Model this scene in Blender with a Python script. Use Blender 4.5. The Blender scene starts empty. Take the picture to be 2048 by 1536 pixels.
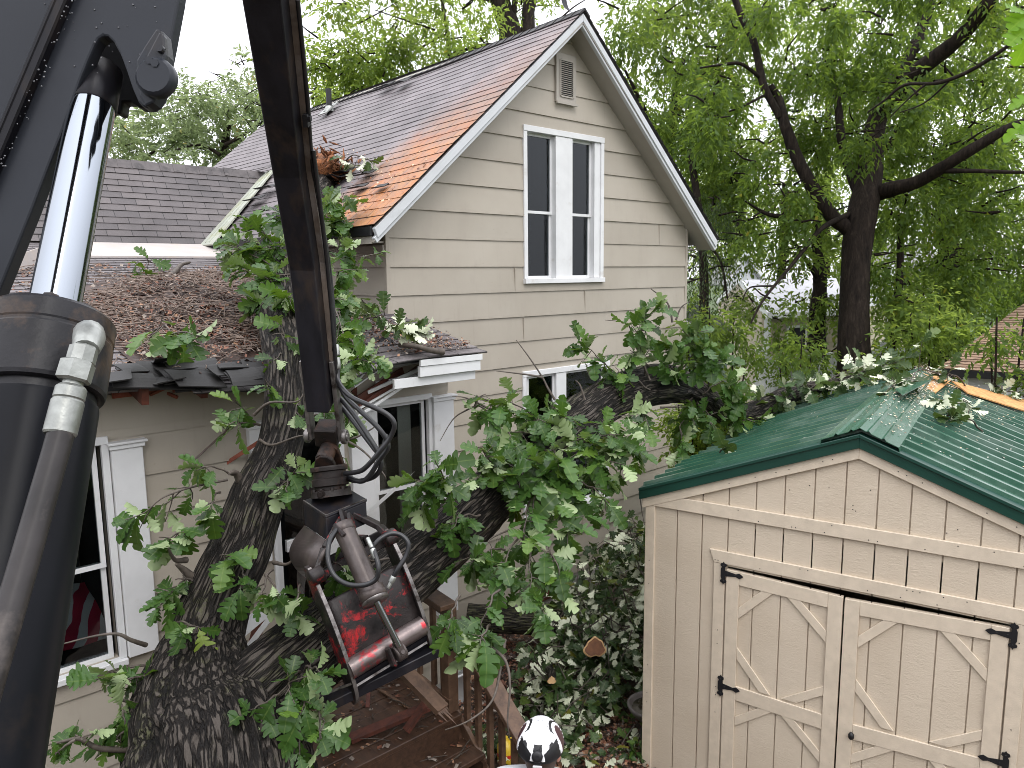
import bpy, math, random
import numpy as np
from mathutils import Vector, Matrix, noise

# ---------------------------------------------------------------- camera, world, sun, exposure
SC = bpy.context.scene
COL = SC.collection
R = math.radians
rng = np.random.default_rng(7)
random.seed(7)

CAM = Vector((-4.1888, -6.4746, -0.0851))
FOC = 1500.555
_yaw, _pit, _rol = 0.736147859, 0.145342626, -0.0107903287
FW = Vector((math.sin(_yaw)*math.cos(_pit), math.cos(_yaw)*math.cos(_pit), -math.sin(_pit)))
_r = Vector((math.cos(_yaw), -math.sin(_yaw), 0)); _u = _r.cross(FW)
RT = _r*math.cos(_rol) + _u*math.sin(_rol)
UPV = -_r*math.sin(_rol) + _u*math.cos(_rol)
cd = bpy.data.cameras.new("camera"); cam = bpy.data.objects.new("camera", cd); COL.objects.link(cam)
cd.sensor_width = 36.0; cd.lens = 36.0*FOC/2048.0; cd.clip_start = 0.05; cd.clip_end = 600
cam.matrix_world = Matrix(((RT.x, UPV.x, -FW.x, CAM.x), (RT.y, UPV.y, -FW.y, CAM.y), (RT.z, UPV.z, -FW.z, CAM.z), (0, 0, 0, 1)))
SC.camera = cam

W = bpy.data.worlds.new("World"); SC.world = W; W.use_nodes = True
nt = W.node_tree; nt.nodes.clear()
def wn(t): return nt.nodes.new(t)
sky = wn("ShaderNodeTexSky"); sky.sky_type = 'NISHITA'; sky.sun_disc = False
sky.sun_elevation = R(52); sky.sun_rotation = R(200); sky.dust_density = 4.0
tc = wn("ShaderNodeTexCoord"); sx = wn("ShaderNodeSeparateXYZ"); nt.links.new(tc.outputs["Generated"], sx.inputs[0])
mr = wn("ShaderNodeMapRange"); mr.inputs[1].default_value = 0.0; mr.inputs[2].default_value = 1.0
mr.inputs[3].default_value = 1.0; mr.inputs[4].default_value = 2.6
nt.links.new(sx.outputs[2], mr.inputs[0])
cl = wn("ShaderNodeMixRGB"); cl.blend_type = 'MULTIPLY'; cl.inputs[0].default_value = 1.0
cl.inputs[1].default_value = (11.2, 11.3, 11.9, 1)      # cloud deck of an overcast sky, brighter overhead
nt.links.new(mr.outputs[0], cl.inputs[2])
mx = wn("ShaderNodeMixRGB"); mx.inputs[0].default_value = 0.88
nt.links.new(sky.outputs[0], mx.inputs[1]); nt.links.new(cl.outputs[0], mx.inputs[2])
bg = wn("ShaderNodeBackground"); bg.inputs[1].default_value = 0.1
nt.links.new(mx.outputs[0], bg.inputs[0])
wo = wn("ShaderNodeOutputWorld"); nt.links.new(bg.outputs[0], wo.inputs[0])

sd = bpy.data.lights.new("sun", 'SUN'); sd.energy = 0.9; sd.angle = R(25); sd.color = (1.0, 0.97, 0.92)
sun = bpy.data.objects.new("sun", sd); COL.objects.link(sun)
sun.rotation_euler = (R(38), 0, R(-20)); sun.location = (0, 0, 20)

SC.view_settings.view_transform = 'Standard'; SC.view_settings.look = 'None'
SC.view_settings.exposure = 0.22; SC.view_settings.gamma = 1.0
SC.cycles.max_bounces = 7; SC.cycles.diffuse_bounces = 3; SC.cycles.glossy_bounces = 3
SC.cycles.transmission_bounces = 4; SC.cycles.transparent_max_bounces = 8
SC.cycles.use_denoising = True; SC.cycles.filter_width = 0.9
SC.cycles.caustics_reflective = False; SC.cycles.caustics_refractive = False
SC.cycles.sample_clamp_indirect = 6.0

GZ = -4.25       # ground level (the siding line at eye level is z = 0)

# ---------------------------------------------------------------- a pixel of the photo to a point of the place
def ray(px, py):
    return FW + RT*((px-1024)/FOC) - UPV*((py-768)/FOC)
def atd(px, py, dep): return CAM + ray(px, py)*dep
def aty(px, py, y):
    d = ray(px, py); return CAM + d*((y-CAM.y)/d.y)
def atz(px, py, z):
    d = ray(px, py); return CAM + d*((z-CAM.z)/d.z)
def atx(px, py, x):
    d = ray(px, py); return CAM + d*((x-CAM.x)/d.x)
def atp(px, py, p0, n):
    d = ray(px, py); return CAM + d*((p0-CAM).dot(n)/d.dot(n))

# ---------------------------------------------------------------- mesh helpers
class MB:
    def __init__(s): s.v = []; s.f = []; s.m = []; s.s = []; s.uv = []; s.hasuv = False
    def add(s, vs, fs, m=0, smooth=False, uvs=None):
        o = len(s.v); s.v.extend([tuple(v) for v in vs])
        for f in fs:
            s.f.append([o+i for i in f]); s.m.append(m); s.s.append(smooth)
        if uvs is not None:
            s.hasuv = True
            for f in fs: s.uv.extend([uvs[i] for i in f])
        else:
            for f in fs: s.uv.extend([(0.0, 0.0)]*len(f))
        return o
    def build(s, name, mats, parent=None, bevel=0, seg=1):
        me = bpy.data.meshes.new(name)
        me.from_pydata(s.v, [], s.f); me.update()
        if not isinstance(mats, (list, tuple)): mats = [mats]
        for m in mats: me.materials.append(m)
        me.polygons.foreach_set("material_index", s.m); me.polygons.foreach_set("use_smooth", s.s)
        if s.hasuv:
            u = me.uv_layers.new(name="UVMap"); u.data.foreach_set("uv", np.array(s.uv, dtype=np.float32).ravel())
        return link(name, me, parent, bevel, seg)

def link(name, me, parent=None, bevel=0, seg=1):
    o = bpy.data.objects.new(name, me); COL.objects.link(o)
    if parent is not None:
        o.parent = parent
        if parent.type == 'EMPTY': o.location = -parent.location
    if bevel:
        b = o.modifiers.new("bevel", 'BEVEL'); b.width = bevel; b.segments = seg; b.limit_method = 'ANGLE'; b.angle_limit = R(40)
    return o
def thing(name, label, cat, loc, group=None):
    o = bpy.data.objects.new(name, None); COL.objects.link(o); o.empty_display_size = 0.2
    o.location = Vector(loc); o["label"] = label; o["category"] = cat
    if group: o["group"] = group
    return o
def tag(o, label=None, cat=None, group=None, kind=None):
    if label: o["label"] = label
    if cat: o["category"] = cat
    if group: o["group"] = group
    if kind: o["kind"] = kind
    return o

BOXF = [(0, 3, 2, 1), (4, 5, 6, 7), (0, 1, 5, 4), (1, 2, 6, 5), (2, 3, 7, 6), (3, 0, 4, 7)]
def boxx(mb, c, ax, ay, az, m=0):
    """box by its centre and three half-axis vectors"""
    c = Vector(c); ax = Vector(ax); ay = Vector(ay); az = Vector(az)
    if ax.cross(ay).dot(az) < 0: ax = -ax
    vs = [c-ax-ay-az, c+ax-ay-az, c+ax+ay-az, c-ax+ay-az, c-ax-ay+az, c+ax-ay+az, c+ax+ay+az, c-ax+ay+az]
    mb.add(vs, BOXF, m)
def box(mb, x0, x1, y0, y1, z0, z1, m=0):
    boxx(mb, ((x0+x1)/2, (y0+y1)/2, (z0+z1)/2), ((x1-x0)/2, 0, 0), (0, (y1-y0)/2, 0), (0, 0, (z1-z0)/2), m)
def beam(mb, a, b, w, h, up=(0, 0, 1), m=0, ext=0):
    a = Vector(a); b = Vector(b); d = (b-a); L = d.length; d.normalize()
    s = d.cross(Vector(up)); s = s.normalized() if s.length > 1e-6 else Vector((1, 0, 0)); u = s.cross(d).normalized()
    boxx(mb, (a+b)/2, d*(L/2+ext), s*(w/2), u*(h/2), m)
def frames(pts):
    T = []; n = len(pts)
    for i in range(n):
        t = pts[min(i+1, n-1)]-pts[max(i-1, 0)]; T.append(t.normalized() if t.length > 1e-9 else Vector((0, 0, 1)))
    ref = Vector((0, 0, 1)) if abs(T[0].z) < .9 else Vector((1, 0, 0))
    u = T[0].cross(ref).normalized(); U = [u]
    for i in range(1, n):
        u = u - T[i]*u.dot(T[i]); u.normalize(); U.append(u)
    return T, U
def tube(mb, pts, rad, n=8, m=0, smooth=True, cap=True):
    pts = [Vector(p) for p in pts]
    if not hasattr(rad, '__len__'): rad = [rad]*len(pts)
    T, U = frames(pts); vs = []; fs = []
    for p, t, u, r in zip(pts, T, U, rad):
        w = t.cross(u)
        for k in range(n):
            a = 2*math.pi*k/n; vs.append(p+u*(r*math.cos(a))+w*(r*math.sin(a)))
    for i in range(len(pts)-1):
        for k in range(n):
            fs.append((i*n+k, i*n+(k+1) % n, (i+1)*n+(k+1) % n, (i+1)*n+k))
    mb.add(vs, fs, m, smooth)
    if cap:
        o = len(pts)-1
        mb.add([vs[k] for k in range(n)], [tuple(range(n-1, -1, -1))], m, False)
        mb.add([vs[o*n+k] for k in range(n)], [tuple(range(n))], m, False)
def spline(pts, n=8, rad=None):
    """Catmull-Rom through points; radii interpolated along"""
    P = [Vector(p) for p in pts]; out = []; rr = []
    for i in range(len(P)-1):
        a = P[max(i-1, 0)]; b = P[i]; c = P[i+1]; d = P[min(i+2, len(P)-1)]
        for k in range(n):
            t = k/n; t2 = t*t; t3 = t2*t
            out.append(0.5*((2*b)+(c-a)*t+(2*a-5*b+4*c-d)*t2+(3*b-a-3*c+d)*t3))
            if rad: rr.append(rad[i]+(rad[i+1]-rad[i])*t)
    out.append(P[-1])
    if rad: rr.append(rad[-1]); return out, rr
    return out
def lathe(mb, prof, origin, axis, n=24, m=0, smooth=True, caps=True, sharp=False):
    """profile of (radius, height) along an axis"""
    o = Vector(origin); t = Vector(axis).normalized()
    ref = Vector((0, 0, 1)) if abs(t.z) < .9 else Vector((1, 0, 0))
    u = t.cross(ref).normalized(); w = t.cross(u); vs = []; fs = []
    for r, h in prof:
        for k in range(n):
            a = 2*math.pi*k/n; vs.append(o+t*h+u*(r*math.cos(a))+w*(r*math.sin(a)))
    if sharp:       # crisp edges: every band has its own vertices
        for i in range(len(prof)-1): mb.add(vs[i*n:(i+2)*n], [(k, (k+1) % n, n+(k+1) % n, n+k) for k in range(n)], m, smooth)
        if caps: mb.add(vs[:n], [tuple(range(n-1, -1, -1))], m); mb.add(vs[-n:], [tuple(range(n))], m)
        return
    for i in range(len(prof)-1):
        for k in range(n): fs.append((i*n+k, i*n+(k+1) % n, (i+1)*n+(k+1) % n, (i+1)*n+k))
    mb.add(vs, fs, m, smooth)
    if caps:
        mb.add(vs[:n], [tuple(range(n-1, -1, -1))], m); mb.add(vs[-n:], [tuple(range(n))], m)
def prism(mb, poly, o, ux, uy, uz, h, m=0):
    """polygon (2-D) in the plane ux,uy at o, extruded h along uz"""
    o = Vector(o); ux = Vector(ux); uy = Vector(uy); uz = Vector(uz); n = len(poly)
    a = [o+ux*x+uy*y for x, y in poly]; b = [q+uz*h for q in a]
    ar = sum(poly[i][0]*poly[(i+1) % n][1]-poly[(i+1) % n][0]*poly[i][1] for i in range(n))
    flip = (ar > 0) == (ux.cross(uy).dot(uz)*h > 0)
    f0 = list(range(n)); f1 = list(range(n, 2*n))
    if flip: f0 = f0[::-1]
    else: f1 = f1[::-1]
    sides = [((i, (i+1) % n, n+(i+1) % n, n+i) if flip else (i, n+i, n+(i+1) % n, (i+1) % n)) for i in range(n)]
    mb.add(a+b, [tuple(f0), tuple(f1)]+sides, m)

# ---------------------------------------------------------------- materials
def newmat(name):
    m = bpy.data.materials.new(name); m.use_nodes = True
    return m, m.node_tree, m.node_tree.nodes["Principled BSDF"]
def nd(t, typ, **kw):
    n = t.nodes.new(typ)
    for k, v in kw.items():
        if k[0] == 'i' and k[1:].isdigit(): n.inputs[int(k[1:])].default_value = v
        elif k.startswith('in_'): n.inputs[k[3:]].default_value = v
        else: setattr(n, k, v)
    return n
def coords(t, stretch=(1, 1, 1), out="Object", rot=(0, 0, 0)):
    tc = nd(t, "ShaderNodeTexCoord"); mp = nd(t, "ShaderNodeMapping")
    mp.inputs["Scale"].default_value = stretch; mp.inputs["Rotation"].default_value = rot
    t.links.new(tc.outputs[out], mp.inputs[0]); return mp.outputs[0]
def noi(t, vec, scale, detail=4, rough=.55, dist=0):
    n = nd(t, "ShaderNodeTexNoise"); n.inputs["Scale"].default_value = scale; n.inputs["Detail"].default_value = detail
    n.inputs["Roughness"].default_value = rough; n.inputs["Distortion"].default_value = dist
    t.links.new(vec, n.inputs["Vector"]); return n.outputs["Fac"]
def ramp(t, fac, stops):
    n = nd(t, "ShaderNodeValToRGB"); cr = n.color_ramp
    while len(cr.elements) < len(stops): cr.elements.new(.5)
    for e, (p, c) in zip(cr.elements, stops):
        e.position = p; e.color = (c[0], c[1], c[2], 1) if hasattr(c, '__len__') else (c, c, c, 1)
    t.links.new(fac, n.inputs[0]); return n.outputs[0]
def mix(t, fac, a, b, mode='MIX'):
    n = nd(t, "ShaderNodeMixRGB", blend_type=mode)
    for i, x in ((0, fac), (1, a), (2, b)):
        if isinstance(x, bpy.types.NodeSocket): t.links.new(x, n.inputs[i])
        elif i == 0: n.inputs[0].default_value = x
        else: n.inputs[i].default_value = (x[0], x[1], x[2], 1) if hasattr(x, '__len__') else (x, x, x, 1)
    return n.outputs[0]
def mth(t, op, a, b=0.0):
    n = nd(t, "ShaderNodeMath", operation=op)
    for i, x in ((0, a), (1, b)):
        if isinstance(x, bpy.types.NodeSocket): t.links.new(x, n.inputs[i])
        else: n.inputs[i].default_value = x
    return n.outputs[0]
def bump(t, b, h, strength=.3, dist=.01):
    n = nd(t, "ShaderNodeBump"); n.inputs["Strength"].default_value = strength; n.inputs["Distance"].default_value = dist
    t.links.new(h, n.inputs["Height"]); t.links.new(n.outputs[0], b.inputs["Normal"])
def pm(name, c, rough=.6, metal=0, var=.25, vs=3, stretch=(1, 1, 1), bs=60, bstr=.15, bdist=.004, spec=.5, c2=None, c2pos=(.5, .75), c2s=6):
    """a procedural paint, plastic, wood or metal: base colour with noise variation, fine bump, optional second colour in patches"""
    m, t, b = newmat(name); v = coords(t, stretch)
    f = noi(t, v, vs, 5)
    col = ramp(t, f, [(.25, [x*(1-var) for x in c]), (.75, [min(1, x*(1+var)) for x in c])])
    if c2 is not None:
        f2 = noi(t, v, c2s, 6, .65)
        k = ramp(t, f2, [(c2pos[0], 0), (c2pos[1], 1)]); col = mix(t, k, col, c2)
    t.links.new(col, b.inputs["Base Color"])
    b.inputs["Roughness"].default_value = rough; b.inputs["Metallic"].default_value = metal
    b.inputs["Specular IOR Level"].default_value = spec
    if bstr: bump(t, b, noi(t, v, bs, 4), bstr, bdist)
    return m

def siding_mat():
    m, t, b = newmat("beige_siding_paint"); v = coords(t)
    col = ramp(t, noi(t, v, 1.3, 4), [(.3, (.365, .325, .268)), (.7, (.415, .375, .315))])
    d = ramp(t, noi(t, coords(t, (1.5, 1.5, .5)), 2.2, 7, .7), [(.54, 0), (.8, 1)])
    col = mix(t, mth(t, 'MULTIPLY', d, .42), col, (.30, .27, .225))
    sz_ = nd(t, "ShaderNodeSeparateXYZ"); t.links.new(v, sz_.inputs[0])
    fl = mth(t, 'FLOOR', mth(t, 'DIVIDE', sz_.outputs[2], .29)); wnz = nd(t, "ShaderNodeTexWhiteNoise", noise_dimensions='1D'); t.links.new(fl, wnz.inputs["W"])
    col = mix(t, 1.0, col, mix(t, wnz.outputs["Value"], (.93, .93, .93), (1.05, 1.05, 1.05)), 'MULTIPLY')
    stz = ramp(t, noi(t, coords(t, (9, 9, .35)), 2.0, 5, .7), [(.58, 0), (.8, .30)]); col = mix(t, stz, col, (.27, .235, .19))
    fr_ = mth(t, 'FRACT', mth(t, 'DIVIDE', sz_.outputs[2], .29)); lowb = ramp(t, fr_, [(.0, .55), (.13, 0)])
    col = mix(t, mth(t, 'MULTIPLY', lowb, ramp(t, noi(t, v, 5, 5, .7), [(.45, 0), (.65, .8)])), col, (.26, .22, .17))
    sp = ramp(t, noi(t, coords(t, (1, 1, 1.4)), 34, 3, .5), [(.70, 0), (.76, 1)])
    col = mix(t, mth(t, 'MULTIPLY', sp, .35), col, (.25, .21, .16))
    t.links.new(col, b.inputs["Base Color"]); b.inputs["Roughness"].default_value = .55
    bump(t, b, noi(t, coords(t, (1, 1, 8)), 26, 4), .12, .003)
    return m
def shingle_mat(name, ca, cb, stain=False, bw=.31):
    m, t, b = newmat(name)
    uv = coords(t, out="UV")
    br = nd(t, "ShaderNodeTexBrick"); br.offset = .5
    for k, x in (("Scale", 1.0), ("Mortar Size", .0045), ("Mortar Smooth", .2), ("Bias", 0.0), ("Brick Width", bw), ("Row Height", .14)):
        br.inputs[k].default_value = x
    br.inputs["Color1"].default_value = (*ca, 1); br.inputs["Color2"].default_value = (*cb, 1); br.inputs["Mortar"].default_value = (.012, .011, .011, 1)
    t.links.new(uv, br.inputs["Vector"])
    v = coords(t)
    col = mix(t, 1.0, br.outputs[0], ramp(t, noi(t, v, 1.1, 5, .6), [(.3, .72), (.72, 1.32)]), 'MULTIPLY')
    col = mix(t, 1.0, col, ramp(t, noi(t, v, 230, 2), [(.3, .66), (.72, 1.4)]), 'MULTIPLY')
    if stain:
        # rot dust washed down the slope: a band with its own ragged edge, beside the rake
        sp = nd(t, "ShaderNodeSeparateXYZ"); t.links.new(v, sp.inputs[0])
        yy = mth(t, 'ADD', sp.outputs[1], mth(t, 'MULTIPLY', mth(t, 'SUBTRACT', noi(t, v, 1.8, 6, .65), .5), 1.5))
        lim = mth(t, 'SUBTRACT', 1.45, mth(t, 'MULTIPLY', sp.outputs[0], .25))
        k1 = mth(t, 'SUBTRACT', lim, yy)
        k1 = ramp(t, k1, [(.05, 0), (.95, 1)])
        fade = ramp(t, mth(t, 'MULTIPLY', sp.outputs[0], .36), [(.0, 1.0), (.22, .85), (.46, .38), (.85, .06)])
        k = mth(t, 'MULTIPLY', mth(t, 'MULTIPLY', k1, fade), ramp(t, noi(t, v, 6, 6, .7), [(.28, .35), (.62, 1.05)]))
        lo = ramp(t, noi(t, v, 3.3, 5, .7), [(.35, (.42, .14, .035)), (.7, (.42, .21, .085))])
        col2 = mix(t, 1.0, lo, ramp(t, noi(t, v, 200, 2), [(.3, .7), (.75, 1.35)]), 'MULTIPLY')
        col2 = mix(t, br.outputs[1], col2, (.05, .03, .02))
        col = mix(t, k, col, col2)
    t.links.new(col, b.inputs["Base Color"]); b.inputs["Roughness"].default_value = .62
    bump(t, b, noi(t, v, 260, 2), .35, .003)
    return m
def bark_mat(moss_lo=.52):
    m, t, b = newmat("wet_oak_bark")
    v = coords(t)
    at = nd(t, "ShaderNodeAttribute", attribute_name="rid")
    ab = nd(t, "ShaderNodeAttribute", attribute_name="buv")     # distance round the stem, distance along it
    mp = nd(t, "ShaderNodeMapping"); mp.inputs["Scale"].default_value = (40, 40, 4.6); t.links.new(ab.outputs["Vector"], mp.inputs[0])
    ns = nd(t, "ShaderNodeTexNoise"); ns.inputs["Scale"].default_value = 1.0; ns.inputs["Detail"].default_value = 4; t.links.new(mp.outputs[0], ns.inputs["Vector"])
    va = nd(t, "ShaderNodeVectorMath", operation='MULTIPLY_ADD'); va.inputs[1].default_value = (2.0, 2.0, 1.0); t.links.new(ns.outputs["Color"], va.inputs[0]); t.links.new(mp.outputs[0], va.inputs[2])
    vo = nd(t, "ShaderNodeTexVoronoi", feature='DISTANCE_TO_EDGE'); vo.inputs["Scale"].default_value = 1.0; t.links.new(va.outputs[0], vo.inputs["Vector"])
    plate = ramp(t, vo.outputs["Distance"], [(.015, 0), (.22, 1)])
    fine = noi(t, mp.outputs[0], 3.2, 6, .7)
    h = mth(t, 'ADD', mth(t, 'MULTIPLY', plate, .55), mth(t, 'ADD', mth(t, 'MULTIPLY', at.outputs["Fac"], .45), mth(t, 'MULTIPLY', fine, .3)))
    col = ramp(t, h, [(.30, (.002, .0018, .0016)), (.62, (.010, .008, .0068)), (.92, (.030, .0245, .020)), (1.0, (.07, .059, .05))])
    moss = ramp(t, noi(t, v, 4.5, 7, .7), [(moss_lo, 0), (moss_lo+.16, 1)])
    mm = mth(t, 'MULTIPLY', mth(t, 'MULTIPLY', moss, plate), ramp(t, noi(t, v, 40, 3), [(.35, 0), (.6, .8)]))
    col = mix(t, mm, col, (.085, .092, .035))
    t.links.new(col, b.inputs["Base Color"]); b.inputs["Roughness"].default_value = .62; b.inputs["Specular IOR Level"].default_value = .22
    bump(t, b, h, 1.0, .03)
    return m
def leaf_mat(name, top, under, trans=.3, rough=.33, tint=.5, spec=.3, tcol=None):
    m, t, b = newmat(name)
    at = nd(t, "ShaderNodeAttribute", attribute_name="tint")
    geo = nd(t, "ShaderNodeNewGeometry")
    c1 = ramp(t, at.outputs["Fac"], [(0, [x*(1-tint) for x in top]), (.72, top), (.93, (top[0]*1.9, top[1]*1.5, top[2]*1.0)), (1, (top[0]*3.6, top[1]*1.75, top[2]*.8))])
    am = nd(t, "ShaderNodeAttribute", attribute_name="mid")
    vein = ramp(t, am.outputs["Fac"], [(.0, .0), (.91, .0), (.98, .38)])
    c1 = mix(t, vein, c1, (min(1, top[0]*3.2+.04), min(1, top[1]*2.1+.03), top[2]*2.2+.02))
    c2 = mix(t, at.outputs["Fac"], [x*.8 for x in under], [min(1, x*1.15) for x in under])
    col = mix(t, geo.outputs["Backfacing"], c1, c2)
    t.links.new(col, b.inputs["Base Color"]); b.inputs["Roughness"].default_value = rough; b.inputs["Specular IOR Level"].default_value = spec
    tr = nd(t, "ShaderNodeBsdfTranslucent")
    tcc = tcol or (top[0]*2.2+.02, top[1]*2.0, top[2]*.9)
    t.links.new(mix(t, 1.0, tcc, mix(t, at.outputs["Fac"], (.7, .7, .7), (1.25, 1.25, 1.1)), 'MULTIPLY'), tr.inputs[0])
    ms = nd(t, "ShaderNodeMixShader"); ms.inputs[0].default_value = trans
    t.links.new(b.outputs[0], ms.inputs[1]); t.links.new(tr.outputs[0], ms.inputs[2])
    out = [n for n in t.nodes if n.type == 'OUTPUT_MATERIAL'][0]; t.links.new(ms.outputs[0], out.inputs[0])
    return m
def glass_mat():
    m, t, b = newmat("window_glass")
    tr = nd(t, "ShaderNodeBsdfTransparent"); tr.inputs[0].default_value = (.82, .86, .86, 1)
    gl = nd(t, "ShaderNodeBsdfGlossy"); gl.inputs["Roughness"].default_value = .03; gl.inputs[0].default_value = (.9, .95, 1, 1)
    v = coords(t); bp = nd(t, "ShaderNodeBump"); bp.inputs["Strength"].default_value = .10; bp.inputs["Distance"].default_value = .01
    t.links.new(noi(t, v, 5, 2), bp.inputs["Height"]); t.links.new(bp.outputs[0], gl.inputs["Normal"])
    fr = nd(t, "ShaderNodeFresnel"); fr.inputs[0].default_value = 1.5
    ms = nd(t, "ShaderNodeMixShader"); t.links.new(fr.outputs[0], ms.inputs[0])
    t.links.new(tr.outputs[0], ms.inputs[1]); t.links.new(gl.outputs[0], ms.inputs[2])
    out = [n for n in t.nodes if n.type == 'OUTPUT_MATERIAL'][0]; t.links.new(ms.outputs[0], out.inputs[0])
    return m
def t111_mat():
    m, t, b = newmat("tan_textured_plywood"); v = coords(t)
    col = ramp(t, noi(t, v, 1.6, 5), [(.3, (.55, .46, .355)), (.7, (.62, .53, .42))])
    col = mix(t, ramp(t, noi(t, v, 70, 3, .5), [(.74, 0), (.8, .5)]), col, (.3, .22, .15))
    t.links.new(col, b.inputs["Base Color"]); b.inputs["Roughness"].default_value = .55
    big = noi(t, coords(t, (1.2, 1.2, 3.5)), 9, 5, .6, 1.2)
    h = mth(t, 'ADD', mth(t, 'MULTIPLY', big, .8), mth(t, 'MULTIPLY', noi(t, coords(t, (1, 1, 2.2)), 55, 4, .65, .8), .8))
    bump(t, b, h, .55, .006)
    return m
def wood_mat(name, c, c2, rough=.6, stretch=(1, 1, 1), s=9, bs=.25):
    m, t, b = newmat(name); v = coords(t, stretch)
    f = noi(t, v, s, 7, .65, .4)
    col = ramp(t, f, [(.28, c2), (.7, c)])
    t.links.new(col, b.inputs["Base Color"]); b.inputs["Roughness"].default_value = rough
    bump(t, b, f, bs, .006); return m
def grapple_mat():
    m, t, b = newmat("scratched_red_steel"); v = coords(t)
    f = noi(t, v, 5.5, 9, .72, .6)
    k = ramp(t, f, [(.545, 0), (.60, 1)])
    st = ramp(t, noi(t, coords(t, (1, 1, .25), rot=(.5, .4, .2)), 55, 4, .7), [(.42, 0), (.6, 1)])
    col = mix(t, mth(t, 'MULTIPLY', k, mth(t, 'ADD', .25, mth(t, 'MULTIPLY', st, .75))), ramp(t, noi(t, v, 9, 6), [(.3, (.007, .006, .0065)), (.7, (.034, .026, .025))]), (.40, .014, .018))
    t.links.new(col, b.inputs["Base Color"])
    b.inputs["Metallic"].default_value = .08; b.inputs["Specular IOR Level"].default_value = .3
    t.links.new(ramp(t, noi(t, v, 18, 6), [(.3, .25), (.7, .55)]), b.inputs["Roughness"])
    bump(t, b, noi(t, v, 60, 6, .7), .35, .006); return m

M = {}
M['siding'] = siding_mat()
M['trim'] = pm("white_trim_paint", (.68, .685, .69), .45, var=.08, vs=4, c2=(.48, .45, .41), c2pos=(.6, .82), c2s=5, bs=30, bstr=.12)
M['rake'] = pm("grey_white_rake_paint", (.56, .58, .60), .45, var=.08, vs=3, c2=(.40, .41, .41), c2pos=(.6, .85), c2s=4)
M['soffit'] = pm("beige_soffit_paint", (.37, .34, .30), .6, var=.08, bs=20)
M['found'] = pm("grey_concrete", (.28, .27, .25), .85, var=.3, vs=6, bs=40, bstr=.4)
M['roofmain'] = shingle_mat("stained_shingles", (.135, .118, .122), (.175, .152, .158), stain=True)
M['roofwing'] = shingle_mat("dark_grey_shingles", (.078, .070, .072), (.112, .098, .098))
M['roofporch'] = shingle_mat("porch_shingles", (.115, .102, .105), (.155, .14, .142))
M['black'] = pm("black_underlay", (.012, .012, .014), .75, var=.3)
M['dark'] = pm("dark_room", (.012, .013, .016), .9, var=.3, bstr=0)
M['glass'] = glass_mat()
M['curtain'] = pm("grey_curtain", (.50, .53, .55), .8, var=.15, stretch=(14, 14, .5), vs=2)
M['valley'] = pm("pale_green_metal_flashing", (.40, .42, .36), .45, var=.15, vs=5, c2=(.30, .30, .16), c2pos=(.5, .75), c2s=3)
M['flash'] = pm("white_metal_flashing", (.47, .43, .41), .5, var=.1, c2=(.50, .43, .36), c2pos=(.5, .75), c2s=7)
M['ply'] = pm("plywood_board", (.33, .19, .11), .7, var=.2, stretch=(1, 1, 6), vs=3)
M['bark'] = bark_mat()
M['twig'] = pm("twig_bark", (.075, .06, .048), .65, var=.5, vs=30, bs=120)
M['leaf'] = leaf_mat("oak_leaf", (.052, .118, .024), (.31, .39, .20), .26, .33, .6, .34)
M['leafpale'] = leaf_mat("oak_leaf_turned", (.050, .095, .032), (.66, .70, .52), .2, .4, .6, .3)
M['rot'] = pm("rotten_wood", (.25, .095, .035), .9, var=.6, vs=14, bs=50, bstr=.8, bdist=.02, c2=(.06, .03, .02), c2pos=(.45, .65), c2s=16)
M['splint'] = pm("bare_splintered_wood", (.28, .08, .05), .75, var=.35, stretch=(2, 2, 2), vs=12)
M['cutwood'] = pm("fresh_cut_wood", (.62, .40, .20), .7, var=.2, vs=12)
M['blackpaint'] = pm("glossy_black_paint", (.006, .0065, .009), .32, var=.4, vs=4, spec=.12, c2=(.03, .022, .017), c2pos=(.6, .82), c2s=6, bs=30, bstr=.05)
M['steel'] = pm("worn_black_steel", (.013, .0125, .016), .36, metal=.15, spec=.25, var=.5, vs=9, stretch=(1, 1, .35), c2=(.050, .034, .024), c2pos=(.52, .8), c2s=7, bs=90, bstr=.12)
M['boom'] = pm("wet_grey_boom_paint", (.030, .033, .041), .34, spec=.22, var=.2, vs=3, bs=22, bstr=.08, c2=(.06, .05, .045), c2pos=(.62, .9), c2s=4)
M['rust'] = pm("rusty_brown_steel", (.017, .013, .012), .5, metal=.1, spec=.25, var=.5, vs=12, bs=70, bstr=.3, c2=(.065, .033, .022), c2pos=(.5, .7), c2s=8)
M['edge'] = pm("worn_bare_steel_edge", (.20, .185, .18), .38, metal=.7, var=.4, vs=14, bs=80, bstr=.3, c2=(.05, .04, .036), c2pos=(.5, .65), c2s=12)
M['barrel'] = pm("worn_grey_cylinder", (.075, .06, .056), .38, metal=.35, var=.4, vs=12, bs=70, bstr=.2, c2=(.06, .045, .04), c2pos=(.5, .7), c2s=14)
M['chrome'] = pm("chromed_rod", (.30, .325, .36), .09, metal=1, var=.04, vs=2, stretch=(3, 3, .2), bs=8, bstr=.02)
M['zinc'] = pm("zinc_plated_fitting", (.33, .34, .32), .42, metal=.75, var=.35, vs=30, bs=90, bstr=.2)
M['rubber'] = pm("black_hose_rubber", (.017, .017, .019), .33, var=.3, vs=20, bs=120, bstr=.1)
M['grapple'] = grapple_mat()
M['t111'] = t111_mat()
M['shedtrim'] = pm("tan_shed_trim", (.61, .52, .41), .5, var=.1, vs=3, stretch=(4, 4, 4), bs=35, bstr=.35, bdist=.004, c2=(.45, .35, .25), c2pos=(.62, .85), c2s=9)
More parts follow.
